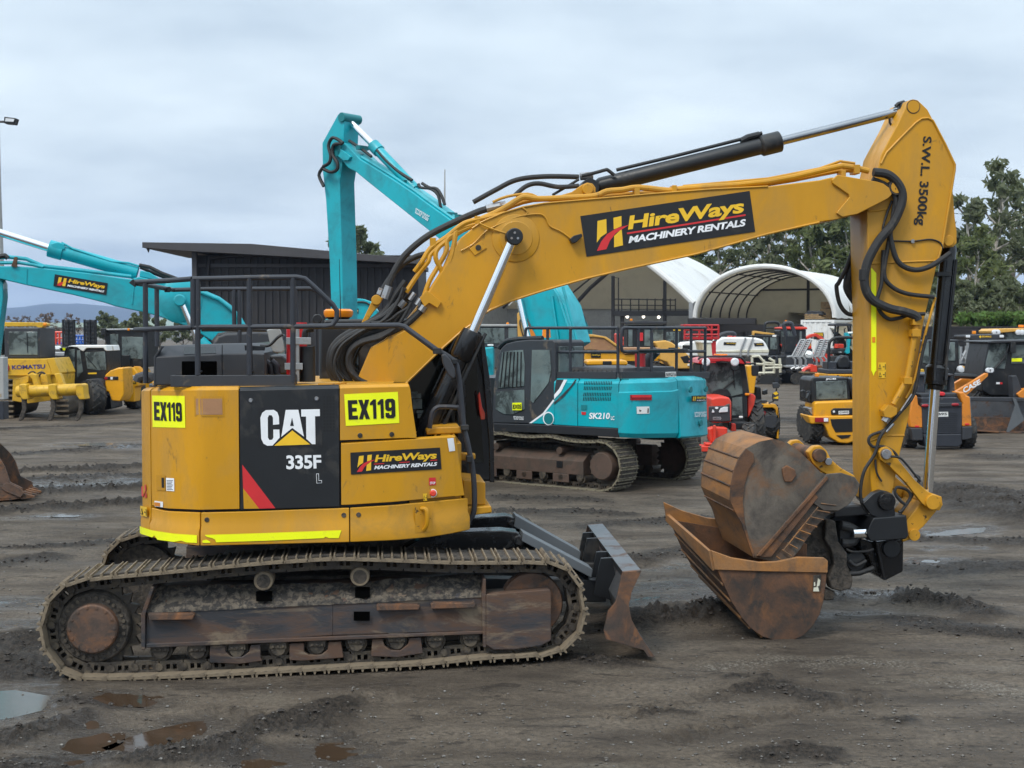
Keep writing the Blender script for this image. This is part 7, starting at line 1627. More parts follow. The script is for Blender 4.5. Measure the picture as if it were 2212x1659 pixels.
m.p('roll_bar', 'dozer_yellow', [(-300, 105), (640, 112), (690, 130), (690, 160), (640, 170), (610, 215), (610, 600), (580, 600), (565, 200), (540, 172), (-300, 178)], 1.6, 2.0); m.b('marker_lamp', 'orange_lens', 640, 118, 692, 162, 1.55, 1.6)
m.text('KOMATSU', 'blue_mark', [(172, 750), (672, 735), (672, 800), (180, 815)], .9, bold=.035)
for x0, x1 in ((-170, 195), (740, 1010)):
    tr_ = m.b('crawler_track', 'track_link', x0, 960 if x0 < 0 else 1180, x1, 1520 if x0 < 0 else 1510, 1.1, 4.0, bev=.3); b = MB()
    for i in range(7 if x0 < 0 else 5):
        y = (1050 if x0 < 0 else 1200) + i * 78; a, c = m.at(x0, y, 1.0), m.at(x1, y, 1.0); b.box(a.x, c.x, 1.02, 1.14, a.z - .035, a.z + .035)
    b.build('track_shoes', M_['shoe_dust'], tr_, .01)
a, c = m.at(250, 1140, .2), m.at(1225, 1110, .2); rb = MB().lathe(a, c - a, [(0, .17), (.05, .2), ((c - a).length - .05, .2), ((c - a).length, .17)], 22).build('ripper_beam', M_['dozer_yellow'], m.r, .01)
for x in (345, 780, 1190):
    k = m.p('shank_holder', 'dozer_yellow', [(x - 70, 1040), (x, 1025), (x + 50, 1040), (x + 60, 1180), (x + 80, 1260), (x - 10, 1265), (x - 60, 1190)], -.08, .5, bev=.04)
    m.p('ripper_shank', 'mud_dark', [(x - 30, 1230), (x + 40, 1240), (x + 45, 1400), (x - 10, 1560), (x - 65, 1590), (x - 80, 1600), (x - 55, 1500), (x - 20, 1400)], .02, .14, k, .02)
for P in ([(410, 895), (470, 870), (530, 890), (590, 1085), (510, 1095), (470, 950)], [(800, 880), (880, 865), (900, 900), (965, 1075), (880, 1085), (830, 950)]): m.p('lift_arm', 'dozer_yellow', P, .2, .5, bev=.03)
b = MB()
for P in ([(540, 960), (560, 880), (620, 850), (680, 890), (700, 1000)], [(420, 880), (460, 850), (510, 850), (550, 900)], [(570, 950), (600, 880), (650, 870), (690, 940)]): b.pt(m.fr, LL(*P), .7, .025, 6, 3)
b.each('hydraulic_hose', M_['rubber'], m.r)
m.p('lift_bracket', 'dozer_yellow', [(190, 960), (280, 950), (310, 1050), (420, 1000), (430, 900), (300, 940)], .5, .9); m.p('lift_bracket', 'dozer_yellow', [(600, 900), (690, 880), (720, 1040), (600, 1040)], .5, .9)
m.p('work_lamp', 'red_lens', [(60, 720), (110, 735), (130, 800), (110, 845), (65, 830)], .8, .92)
m = Mk('plant_trailer', 'grey tailgate of a trailer cut off by the left edge', 'trailer', -10, 42, LL); m.b('tailgate', 'concrete', -300, 630, 60, 1265, 0, .4, bev=.03); m.b('base', 'rail_grey', -300, 1290, 55, 1560, .05, .5); m.b('base_panel', 'wood', 0, 1170, 20, 1230, -.01, .05)
# ---- telehandler with white roof
m = Mk('telehandler', 'yellow and black telehandler with a small white-roofed cab, beside the bulldozer', 'telehandler', 200, 50, LL)
cb_ = m.p('cab', 'black_paint', [(915, 830), (960, 520), (1020, 475), (1580, 475), (1600, 800), (1560, 960), (1560, 1100), (1250, 1240), (980, 1240), (915, 1040)], .0, 1.8, bev=.05)
m.p('roof', 'white_paint', [(1000, 470), (1080, 455), (1580, 455), (1598, 540), (1560, 530), (1540, 495), (1290, 495), (1240, 545), (1205, 530), (1150, 485)], -.06, 1.6, bev=.03)
for P in ([(985, 530), (1112, 505), (1110, 825), (945, 830)], [(1145, 530), (1190, 525), (1235, 840), (1145, 960)], [(1262, 560), (1560, 545), (1585, 820), (1480, 828), (1300, 800)]): m.p('window', 'glass_grey', P, -.015, .02, cb_, .01)
m.t('wiper', 'black_mark', [(1285, 620), (1440, 800)], -.03, .015, cb_); m.text('JCB', 'white_mark', [(985, 950), (1085, 960), (1085, 1010), (988, 1005)], -.01, bold=.03)
m.mark('rental_decal', 'amber_mark', [(1310, 862), (1440, 858), (1440, 880), (1312, 884)], 0); m.mark('rental_decal', 'amber_mark', [(985, 885), (1070, 890), (1070, 908), (985, 904)], 0)
c = m.at(1400, 1250, -.2); wheel(m.r, (c.x, -.3, .64), (-.75, -.66, 0), .64, .52, 'jcb_yellow', 14)
wheel(m.r, (c.x - 1.0, 2.6, .6), (-.75, -.66, 0), .6, .45)
m.p('mudguard', 'charcoal', [(1250, 1000), (1290, 960), (1460, 950), (1530, 1020), (1570, 1180), (1400, 1180), (1390, 1080), (1330, 1010)], -.55, .1, bev=.03)
m.p('rear_body', 'jcb_yellow', [(1560, 900), (1640, 830), (1760, 785), (1835, 785), (1850, 1180), (1790, 1290), (1660, 1280), (1620, 1150), (1570, 1140)], -.35, .9, bev=.05)
m.b('tail_lamp', 'black_mark', 1550, 918, 1760, 968, -.38, -.3); m.mark('lamp_lens', 'red_lens', [(1556, 925), (1600, 925), (1600, 962), (1556, 962)], -.38); m.mark('lamp_lens', 'white_mark', [(1645, 925), (1680, 925), (1680, 962), (1645, 962)], -.38)
m.t('mirror', 'black_paint', [(1005, 500), (930, 500), (900, 520)], -.1, .06); m.mark('reflector', 'hivis', [(930, 490), (975, 490), (970, 530), (935, 530)], -.17)
m.p('chassis', 'black_paint', [(1000, 1240), (1560, 1180), (1640, 1200), (1660, 1390), (1560, 1420), (1000, 1370)], .9, 2.4)
m = Mk('telehandler', 'large yellow and black telehandler behind the white-roofed one', 'telehandler', 265, 53, LL)
cb_ = m.p('cab', 'black_paint', [(1510, 230), (1580, 205), (2190, 205), (2200, 780), (1620, 790), (1600, 500)], .3, 2.0, bev=.05); m.p('roof_edge', 'galv', [(1560, 208), (2200, 196), (2200, 225), (1600, 232)], .2, 2.0, cb_)
for P in ([(1640, 290), (1760, 285), (1760, 760), (1720, 760), (1640, 600)], [(1815, 325), (2140, 330), (2140, 660), (1940, 650), (1815, 600)]): m.p('window', 'glass_grey', P, .28, .32, cb_, .01)
m.b('seat_cover', 'red_mark', 1950, 340, 2030, 470, .5, .55, cb_); m.b('marker_lamp', 'orange_lens', 1895, 200, 1930, 235, .15, .2)
m.p('rear_body', 'jcb_yellow', [(1840, 790), (1990, 780), (2060, 880), (2060, 1060), (2010, 1080), (2005, 1300), (1850, 1290), (1850, 900)], -.3, .8, bev=.05)
m.p('boom_housing', 'loader_yellow', [(1990, 750), (2090, 760), (2160, 850), (2150, 890), (2000, 890)], .3, 1.2)
d = m.mark('registration_plate', 'white_paint', [(1880, 900), (2010, 900), (2010, 948), (1880, 948)], -.3); m.text('KZM557', 'black_mark', [(1890, 908), (2000, 908), (2000, 940), (1890, 940)], -.3, d, .014)
d = m.mark('rental_decal', 'decal_black', [(1868, 998), (2028, 992), (2030, 1030), (1870, 1034)], -.3); m.text('HireWays', 'amber_mark', [(1910, 1003), (2020, 998), (2020, 1022), (1910, 1026)], -.3, d, .014)
m.b('seat', 'black_paint', 1820, 600, 1930, 760, .15, .3); m.b('mirror', 'black_paint', 1500, 200, 1570, 300, .0, .15); m.b('recess', 'black_mark', 1915, 825, 1960, 865, -.32, -.29)
c = m.at(2000, 1400, .5); wheel(m.r, (c.x, .6, .62), (1, -.2, 0), .62, .5); wheel(m.r, (c.x - 1.9, .7, .62), (1, -.2, 0), .62, .5)
# ---- tail ramps and access platforms beyond
for i, (x0, lb) in enumerate(((930, 'upright black steel loading ramp, left of the pair beyond the bulldozer'), (1250, 'upright black steel loading ramp, right of the pair beyond the bulldozer'))):
    m = Mk('loading_ramp', lb, 'ramp', x0 * .145 + 14, 75, LL, 'upright loading ramps'); w = 180
    m.b('ramp_face', 'charcoal', x0 + 30, 75, x0 + w - 20, 560, 0, .15); b = MB()
    for k in range(8): a, c = m.at(x0 + 30, 110 + k * 55, 0), m.at(x0 + w - 20, 122 + k * 55, 0); b.box(a.x, c.x, -.06, 0, c.z, a.z)
    for xx in (x0, x0 + w - 15, x0 + w / 2 - 6): a, c = m.at(xx, 70, 0), m.at(xx + 18, 560, 0); b.box(a.x, c.x, -.1, .2, c.z, a.z)
    b.build('ramp_frame', M_['black_paint'], m.r)
m = Mk('trailer_deck', 'grey trailer deck with wheels, in front of the access platforms', 'trailer', 110, 72, LL); m.b('deck', 'galv', 600, 560, 960, 610, 0, 2.4); m.b('chassis', 'concrete', 640, 620, 950, 660, .3, 2)
for x in (700, 860): c = m.at(x, 640, .2); wheel(m.r, (c.x, .3, .5), (0, 1, 0), .5, .3, 'galv', 12)
for x0, y0, x1, y1, mt, lb in ((605, 255, 700, 430, 'red_bright', 'red access platform basket next to the bulldozer cab'), (690, 270, 780, 445, 'blue_paint', 'blue access platform basket among the red ones'), (780, 258, 940, 440, 'red_bright', 'wide red access platform basket left of the ramps'), (1120, 310, 1255, 440, 'blue_paint', 'blue and white access platform between the ramps')):
    m = Mk('access_platform', lb, 'platform', (x0 + x1) * .0725, 88, LL); b = MB()
    for yy in (y0, (y0 + y1) / 2): b.pt(m.fr, LL((x0, yy), (x1, yy)), 0, .07, 6).pt(m.fr, LL((x0, yy), (x1, yy)), 1.2, .07, 6)
    for k in range(4): xx = x0 + (x1 - x0) * k / 3; b.pt(m.fr, LL((xx, y0), (xx, y1)), 0, .07, 6)
    for xx in (x0, x1):
        q = m.at(xx, y0, 0); b.tube([q, q + Vector((0, 1.2, 0))], .07, 6)
    b.build('rail', M_[mt], m.r); m.b('toe_board', 'blue_paint', x0, y1 - 30, x1, y1, 0, 1.3); m.b('control_box', 'white_paint' if x0 > 1000 else mt, x0 + 15, y0 + 40, x0 + 60, y1 - 20, .3, .6)
    m.b('scissor_base', 'black_paint', x0 + 10, y1 + 30, x1 - 10, 700, .2, 1.1)
m = Mk('water_tank', 'white plastic tank beyond the bulldozer cab', 'tank', 115, 84, LL); m.b('tank', 'white_paint', 735, 465, 835, 560, 0, 1.4, bev=.25); m.b('cradle', 'charcoal', 725, 555, 845, 660, 0, 1.4)
# ---- machines behind the turquoise excavator
m = Mk('excavator', 'older turquoise excavator with a grey-roofed cab, behind the black ram of the yellow one', 'excavator', 1078, 44, ZX)
cb_ = m.p('cab', 'charcoal', [(130, 1000), (130, 520), (170, 480), (940, 480), (940, 1000)], 0, 1.6, bev=.06); m.b('roof', 'concrete', 130, 478, 945, 530, -.05, 1.6, cb_)
m.b('window', 'glass_grey', 150, 560, 670, 900, -.02, .02, cb_); m.b('window', 'glass_grey', 750, 560, 935, 900, -.02, .02, cb_); m.b('beacon', 'orange_lens', 705, 440, 765, 485, .5, .7)
m.p('house_body', 'teal', [(60, 1000), (440, 960), (440, 1170), (420, 1900), (60, 1900)], -.2, 2.4, bev=.06); m.p('boom', 'teal_dark', [(190, 1170), (300, 1160), (350, 1300), (340, 1400), (290, 1380)], -.5, -.25)
m.b('registration_plate', 'white_paint', 300, 910, 430, 950, -.05, -.02); m.b('crawler_track', 'track_link', -100, 1900, 900, 2300, 0, .6, bev=.2); m.b('crawler_track', 'track_link', -100, 1900, 900, 2300, 1.9, 2.5, bev=.2)
m = Mk('excavator', 'yellow excavator with raised arm, standing at the large white shelter', 'excavator', 1124, 62, ZX)
m.p('stick', 'loader_yellow', [(940, 260), (990, 190), (1040, 200), (1060, 380), (1110, 560), (1130, 900), (960, 900)], 0, .5, bev=.03); m.t('hydraulic_hose', 'rubber', [(1040, 340), (1000, 420), (1020, 560), (1080, 760)], -.06, .03, None, 3)
m.p('house_body', 'case_orange', [(1170, 500), (1300, 640), (1360, 780), (1360, 1100), (900, 1100), (900, 900), (1150, 900)], .2, 2.2); m.b('crawler_track', 'track_link', 800, 1100, 1400, 1450, .2, .8, bev=.2); m.b('crawler_track', 'track_link', 800, 1100, 1400, 1450, 1.6, 2.2, bev=.2)
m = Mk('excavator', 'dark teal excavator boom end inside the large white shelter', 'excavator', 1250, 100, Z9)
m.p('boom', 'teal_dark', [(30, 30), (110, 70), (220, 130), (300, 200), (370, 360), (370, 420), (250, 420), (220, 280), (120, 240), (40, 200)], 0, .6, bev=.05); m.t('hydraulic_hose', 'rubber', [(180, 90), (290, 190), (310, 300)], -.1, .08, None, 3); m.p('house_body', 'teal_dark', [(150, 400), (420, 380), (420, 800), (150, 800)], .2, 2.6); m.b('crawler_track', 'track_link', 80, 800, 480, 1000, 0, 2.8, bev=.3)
m = Mk('excavator', 'turquoise excavator boom beside the foot of the vertical turquoise stick', 'excavator', 780, 46, Z5)
m.p('boom', 'teal', [(230, 420), (240, 330), (430, 290), (560, 300), (640, 330), (700, 420), (690, 560), (300, 560)], 0, .55, bev=.03); m.t('hydraulic_hose', 'rubber', [(430, 345), (560, 330), (640, 370)], -.05, .03, None, 3); m.p('house_body', 'teal', [(180, 500), (760, 500), (760, 1300), (180, 1300)], .3, 2.8); m.b('crawler_track', 'track_link', 100, 1300, 800, 1600, 0, 3, bev=.3)
d = m.mark('rental_decal', 'decal_black', [(424, 402), (512, 396), (512, 448), (424, 456)], 0, None, .01); m.text('HireWays', 'amber_mark', [(440, 408), (506, 404), (506, 432), (440, 438)], 0, d, .02)
m = Mk('dump_truck', 'sandy yellow dump truck with an empty tipping tray, behind the rail of the turquoise excavator', 'dump truck', 1290, 50, Z9)
m.p('tray', 'rust_tray', [(180, 520), (440, 495), (600, 500), (830, 660), (1400, 660), (1400, 730), (880, 740), (860, 700), (330, 700), (200, 580)], 0, 2.2, bev=.02); m.p('tray_rim', 'loader_yellow', [(110, 455), (430, 465), (620, 500), (845, 660), (800, 665), (590, 520), (430, 500), (170, 512)], -.06, .1)
ch = m.p('chassis', 'jcb_yellow', [(330, 690), (840, 690), (880, 760), (1400, 740), (1400, 820), (300, 830)], .1, 1.8); m.text('HYDREMA', 'black_mark', [(330, 676), (500, 680), (500, 712), (330, 706)], -.02, None, .03); d = m.b('rental_decal', 'decal_black', 400, 735, 540, 802, .06, .1); m.text('HireWays', 'amber_mark', [(415, 750), (530, 752), (530, 780), (415, 780)], .06, d, .012)
for x in (420, 760, 1330): c = m.at(x, 930, .2); wheel(m.r, (c.x, .4, .62), (0, 1, 0), .62, .5)
m = Mk('wheel_loader', 'bright yellow bonnet of a low machine directly behind the turquoise engine hood', 'loader', 1310, 42, Z9)
m.p('bonnet', 'jcb_yellow', [(340, 850), (380, 838), (900, 840), (930, 860), (930, 910), (340, 910)], 0, 1.8, bev=.05); m.b('grille', 'black_mark', 570, 850, 700, 906, -.03, .02); m.b('chassis', 'black_paint', 320, 910, 1000, 1250, .1, 2.4)
for x in (450, 960): c = m.at(x, 960, .2); wheel(m.r, (c.x, .2, .55), (0, 1, 0), .55, .45)
m = Mk('wheel_loader', 'yellow wheel loader with flat black cab roof and black-striped bonnet, near the shelter lamps', 'loader', 1400, 58, Z9)
cb_ = m.b('cab', 'black_paint', 920, 330, 1480, 700, .4, 2.2, bev=.06); m.p('roof', 'charcoal', [(885, 285), (1150, 268), (1500, 282), (1500, 300), (1470, 320), (900, 315)], .2, 2.4, cb_); m.b('window', 'glass_grey', 1170, 345, 1440, 640, .37, .42, cb_); m.b('window', 'glass_grey', 940, 345, 1000, 640, .37, .42, cb_); m.b('seat_cover', 'red_mark', 1060, 440, 1150, 560, .36, .38, cb_)
m.b('beacon', 'orange_lens', 965, 240, 1000, 272, .8, 1.1, cb_)
m.p('bonnet', 'loader_yellow', [(1290, 570), (1480, 552), (1560, 580), (1680, 660), (1790, 750), (1880, 870), (1890, 960), (1560, 965), (1500, 870), (1380, 830), (1350, 640)], -.4, 1.6, bev=.06); m.p('bonnet_stripe', 'black_mark', [(1685, 790), (1790, 765), (1870, 880), (1740, 880)], -.42, -.38); m.b('registration_plate', 'white_paint', 1790, 890, 1855, 920, -.44, -.4); m.b('vent', 'black_mark', 1515, 655, 1620, 680, -.42, -.38); m.t('exhaust_stack', 'black_paint', [(1575, 550), (1575, 680)], -.1, .08)
for x in (1320, 1700): c = m.at(x, 1000, .2); wheel(m.r, (c.x, .3, .85), (0, 1, 0), .85, .6, 'loader_yellow')
m.b('rear_frame', 'jcb_yellow', 860, 750, 1420, 850, .3, 1.6)
m = Mk('wheel_loader', 'black-cabbed loader half hidden behind the flat-roofed yellow loader', 'loader', 1455, 66, Z9); cb_ = m.b('cab', 'black_paint', 1470, 355, 1730, 680, 0, 1.8, bev=.08); m.b('roof', 'charcoal', 1465, 348, 1735, 375, -.05, 1.9, cb_); m.b('window', 'glass_grey', 1485, 430, 1670, 640, -.02, .02, cb_); m.mark('rental_decal', 'amber_mark', [(1585, 392), (1690, 394), (1690, 414), (1585, 412)], 0); m.b('chassis', 'jcb_yellow', 1450, 680, 1780, 900, .1, 2)
for x in (1500, 1730): c = m.at(x, 900, .2); wheel(m.r, (c.x, .3, .7), (0, 1, 0), .7, .5)
m = Mk('excavator', 'red-orange excavator house left of the flat-roofed loader', 'excavator', 1345, 64, Z9); m.p('house_body', 'red_bright', [(765, 450), (830, 450), (880, 520), (1060, 470), (1060, 560), (880, 570), (880, 640), (780, 640)], 0, 1.6, bev=.08); m.b('chassis', 'black_paint', 760, 640, 1080, 1000, .1, 1.5); m.b('crawler_track', 'track_link', 700, 1000, 1100, 1200, 0, 1.6, bev=.2)
m = Mk('access_platform', 'red access platform with railed basket beside the arch canopy', 'platform', 1515, 72, Z9); b = MB()
for yy in (335, 400, 470): b.pt(m.fr, Z9((1745, yy), (2240, yy)), 0, .06, 6).pt(m.fr, Z9((1745, yy), (2240, yy)), 1.4, .06, 6)
for xx in (1750, 1830, 1960, 2040, 2140, 2235): b.pt(m.fr, Z9((xx, 335), (xx, 540)), 0, .06, 6)
b.pt(m.fr, Z9((1960, 345), (2040, 430)), 0, .05, 6).pt(m.fr, Z9((2070, 345), (2130, 420)), 0, .05, 6); q = m.at(1750, 335, 0); b.tube([q, q + Vector((0, 1.4, 0))], .06, 6); b.build('rail', M_['red'], m.r); m.b('toe_board', 'red', 1745, 500, 2240, 540, 0, 1.5); m.b('scissor_base', 'red', 1800, 560, 2200, 900, .1, 1.3); m.b('tool_crate', 'wood', 1940, 490, 2060, 540, .3, .9)
m = Mk('truck', 'white truck cab behind the rail end of the turquoise excavator', 'truck', 1480, 62, Z9); cb_ = m.p('cab', 'white_paint', [(1700, 620), (1760, 580), (1990, 565), (2010, 780), (1700, 780)], 0, 2, bev=.06); m.b('grille', 'black_mark', 1720, 620, 1830, 680, -.03, .02, cb_); m.b('chassis', 'black_paint', 1690, 780, 2010, 1000, .1, 2); c = m.at(1760, 900, .2); wheel(m.r, (c.x, .2, .5), (0, 1, 0), .5, .3, 'galv', 12)
m = Mk('steel_bin', 'cream steel bin with rust stains, left of the white tank', 'bin', 1530, 58, Z9); m.p('wall', 'cream', [(2000, 590), (2130, 570), (2150, 780), (2040, 785)], 0, 2.2); m.b('rim', 'white_paint', 1990, 560, 2150, 590, -.05, 2.2)
# ---- tank carrier on tracks
m = Mk('tank_carrier', 'cream spray tank on a steel frame with rubber tracks, in front of the arch canopy', 'carrier', 1625, 78, Q1)
tk_ = MB(); o1 = [(150, 540), (170, 480), (235, 372), (330, 345), (620, 345), (770, 355), (860, 380), (905, 440), (935, 500), (942, 610), (150, 610)]
tk_.pp(m.fr, Q1(*o1), 0, 2.0); tk = tk_.build('tank', M_['white_paint'], m.r, .12); m.p('tank_lower', 'cream', [(148, 540), (940, 515), (942, 560), (150, 560)], -.05, 2.05, tk)
for x in (585, 690): m.t('strap', 'galv', [(x - 40, 615), (x - 40, 540), (x + 30, 352)], -.06, .05, tk)
for P in ([(312, 415), (488, 417), (470, 460), (308, 455)], [(732, 428), (862, 424), (876, 468), (742, 474)]):
    d = m.mark('rental_decal', 'decal_black', P, -.0, None, .02); x0, x1, y0 = P[0][0], P[1][0], P[0][1]
    m.text('HireWays', 'amber_mark', [(x0 + 40, y0 + 8), (x1 - 8, y0 + 8), (x1 - 12, y0 + 28), (x0 + 40, y0 + 28)], 0, d, .05)
m.t('suction_hose', 'rail_grey', [(150, 600), (165, 480), (240, 340), (330, 295), (440, 292), (460, 330)], .3, .12, None, 4); m.b('filler_cap', 'red_bright', 380, 326, 480, 348, .6, 1.1)
b = MB()
for P in ([(700, 620), (720, 860)], [(870, 660), (870, 860)], [(1010, 660), (1010, 850)], [(1090, 640), (1100, 840)], [(720, 850), (1010, 840)], [(880, 780), (1120, 770)], [(760, 720), (1120, 740)], [(700, 620), (800, 610), (880, 700), (990, 715), (1005, 680), (940, 640)]): b.pt(m.fr, Q1(*P), 0, .08, 6)
b.build('frame', M_['cream'], m.r); m.b('engine', 'black_paint', 730, 610, 1180, 800, .4, 1.8); m.t('hose_reel', 'rail_grey', [(960, 640), (1000, 610), (1050, 640), (1040, 690), (980, 690)], .1, .06, None, 3)
for x0, x1, v in ((800, 1110, -.1), (1090, 1350, 1.5)):
    y0 = 865 if v < 0 else 845; a, c = m.at(x0, y0, v), m.at(x1, 985, v); r_ = (a.z - max(0, c.z)) / 2
    P_, L_ = stadium(a.x + r_, c.x - r_, r_, 10, 0, 0); b = MB(); n = len(P_)
    b.prism([(p.x, p.z) for p in P_], v, v + .7); tr_ = b.build('rubber_track', M_['rubber'], m.r, .02)
    b = MB()
    for p in P_: b.box(p.x - .05, p.x + .05, v - .01, v + .71, p.z - .05, p.z + .05)
    b.build('track_lugs', M_['tyre'], tr_); MB().cyl((c.x - r_, v - .05, r_), (c.x - r_, v + .1, r_), r_ * .55, None, 18).build('idler', M_['rail_grey'], tr_)
# ---- machines in front of the white container
m = Mk('skid_loader', 'black-cabbed orange-red compact loader right of the cream tank', 'loader', 1650, 84, Q1)
cb_ = m.p('cab', 'black_paint', [(700, 330), (760, 315), (1090, 318), (1095, 590), (940, 600), (930, 420)], 0, 1.6, bev=.05); m.b('window', 'glass_grey', 960, 350, 1060, 520, -.03, .02, cb_); m.b('window', 'glass_grey', 860, 350, 930, 480, -.03, .02, cb_); m.p('fender', 'red_bright', [(1100, 440), (1170, 460), (1230, 530), (1265, 600), (1200, 600), (1140, 520)], -.2, .6); m.p('lift_boom', 'loader_yellow', [(718, 262), (745, 258), (1020, 295), (1020, 312), (860, 305), (745, 290), (735, 320), (715, 318)], .3, .7); m.b('registration_plate', 'white_paint', 990, 315, 1045, 345, -.06, -.02)
m.b('chassis', 'black_paint', 940, 600, 1260, 760, .1, 1.6)
for x in (980, 1220): c = m.at(x, 800, .1); wheel(m.r, (c.x, .2, .5), (0, 1, 0), .5, .4)
m = Mk('roll_frame', 'black roll-over hoop of a small machine behind the compact loader', 'roll bar', 1668, 90, Q1); m.t('hoop', 'black_paint', [(890, 420), (885, 200), (905, 150), (960, 138), (1040, 140), (1080, 180), (1090, 420)], 0, .09, None, 4); m.t('cross_bar', 'black_paint', [(885, 215), (1090, 215)], 0, .06); m.b('base', 'rail_grey', 880, 420, 1100, 800, -.1, 1.0)
m = Mk('tractor', 'red-roofed tractor with glazed cab in front of the white container', 'tractor', 1715, 84, Q1)
cb_ = m.p('cab', 'black_paint', [(1085, 260), (1110, 235), (1460, 235), (1455, 560), (1300, 600), (1110, 520)], 0, 1.8, bev=.05); m.p('roof', 'red_bright', [(1100, 210), (1180, 200), (1470, 202), (1484, 235), (1400, 240), (1105, 236)], -.15, 1.9, cb_, .05); m.p('roof_top', 'black_paint', [(1140, 200), (1160, 160), (1400, 170), (1440, 200)], .2, 1.6, cb_); m.b('window', 'glass_grey', 1115, 250, 1170, 420, -.03, .02, cb_); m.b('window', 'glass_grey', 1200, 250, 1310, 400, -.03, .02, cb_); m.b('window', 'glass_grey', 1370, 260, 1400, 400, -.03, .02, cb_)
m.b('bonnet', 'red_bright', 1300, 450, 1440, 560, -.4, 0); m.b('beacon', 'orange_lens', 1168, 108, 1195, 135, .5, .7); m.b('chassis', 'black_paint', 1150, 560, 1420, 740, .1, 1.6)
for x in (1190, 1400): c = m.at(x, 740, .1); wheel(m.r, (c.x, .2, .75), (0, 1, 0), .75, .45, 'red_bright')
m = Mk('roll_frame', 'grey folding roll hoop standing before the red-roofed tractor', 'roll bar', 1703, 80, Q1); m.t('hoop', 'rail_grey', [(1185, 330), (1150, 180), (1180, 152), (1240, 152), (1265, 185), (1300, 330)], 0, .12, None, 4); m.b('base', 'black_paint', 1170, 330, 1320, 560, -.1, 1.0); m.b('lower_body', 'charcoal', 1160, 560, 1340, 820, 0, 1.2)
m = Mk('mini_excavator', 'red mini excavator arm arched in front of the white container', 'excavator', 1765, 86, Q1); m.p('boom', 'red_bright', [(1455, 345), (1530, 305), (1600, 292), (1680, 340), (1780, 430), (1800, 540), (1760, 520), (1680, 400), (1590, 335), (1530, 350), (1470, 380)], 0, .5, bev=.03); m.mark('rental_decal', 'decal_black', [(1520, 350), (1610, 345), (1610, 362), (1520, 368)], 0); m.p('house_body', 'red_bright', [(1620, 560), (1830, 540), (1850, 700), (1620, 700)], .3, 1.8, bev=.1); m.b('crawler_track', 'rubber', 1600, 700, 1860, 800, .2, 1.9, bev=.15)
for k, (x, lb) in enumerate(((1290, 'leftmost aluminium loading ramp leaning up on the low trailer'), (1375, 'second aluminium loading ramp from the left on the low trailer'), (1590, 'third aluminium loading ramp, right of the red fuel can'), (1665, 'rightmost aluminium loading ramp, near the mini excavator'))):
    m = Mk('loading_ramp', lb, 'ramp', (x + 20) * .155 + 1515, 76, Q1, 'aluminium ramps on the low trailer'); dx = 95 if k < 2 else 60; y1 = 385; b = MB()
    for s in (0, 62): b.pt(m.fr, Q1((x + s - 30, 620), (x + s + dx, y1)), 0, .06, 6).pt(m.fr, Q1((x + s - 30, 610), (x + s + 15, 660), (x + s + 15, 760), (x + s - 45, 790)), 0, .06, 6)
    for i in range(9): t = i / 8; b.pt(m.fr, Q1((x - 30 + (dx + 30) * t, 615 - 230 * t), (x + 32 + (dx + 30) * t, 615 - 230 * t)), .02, .06, 6)
    b.build('ramp_frame', M_['galv'], m.r)
m = Mk('low_trailer', 'low galvanised trailer carrying the aluminium ramps', 'trailer', 1730, 77, Q1); m.b('deck', 'galv', 1190, 745, 1780, 770, 0, 2.2); m.t('drawbar', 'galv', [(1190, 620), (1260, 615)], 0, .06); m.b('chassis', 'charcoal', 1230, 770, 1500, 800, .2, 2)
for x in (1340, 1470): c = m.at(x, 780, .1); wheel(m.r, (c.x, .3, .36), (0, 1, 0), .36, .25, 'galv', 10)
m = Mk('plastic_tank', 'small white plastic tank beside the leaning ramps', 'tank', 1750, 79, Q1); m.b('tank', 'white_paint', 1452, 535, 1572, 648, 0, 1.2, bev=.3); m.b('stand', 'charcoal', 1470, 645, 1560, 745, .1, 1.1); m.b('cap', 'charcoal', 1490, 520, 1530, 540, .4, .7)
m = Mk('fuel_can', 'red fuel can with yellow label beside the white plastic tank', 'can', 1748, 80.5, Q1); m.p('can', 'red_bright', [(1465, 510), (1470, 440), (1500, 410), (1530, 420), (1540, 510)], 0, .6, bev=.05); m.b('label', 'amber_mark', 1490, 430, 1522, 465, -.02, .01); m.b('cap', 'black_mark', 1505, 392, 1520, 412, .2, .35); m.b('stand', 'charcoal', 1460, 510, 1545, 760, .05, .6)
m = Mk('auger_drive', 'orange-red implement lying on a pallet between the traffic cones', 'implement', 1757, 70, Q1); m.p('body', 'red_bright', [(1430, 830), (1460, 775), (1520, 750), (1530, 720), (1610, 745), (1615, 830), (1520, 830), (1520, 790), (1470, 800)], 0, .7, bev=.03); m.p('arm', 'rust', [(1620, 740), (1680, 735), (1700, 830), (1630, 835)], .2, .9, bev=.03)
m2 = Mk('pallet', 'wooden pallet under the orange-red implement', 'pallet', 1757, 70, Q1); m2.b('deck_boards', 'wood', 1425, 835, 1690, 845, -.1, 1.1, bev=0); m2.b('bearers', 'wood', 1450, 845, 1660, 856, .0, 1.0, bev=0)
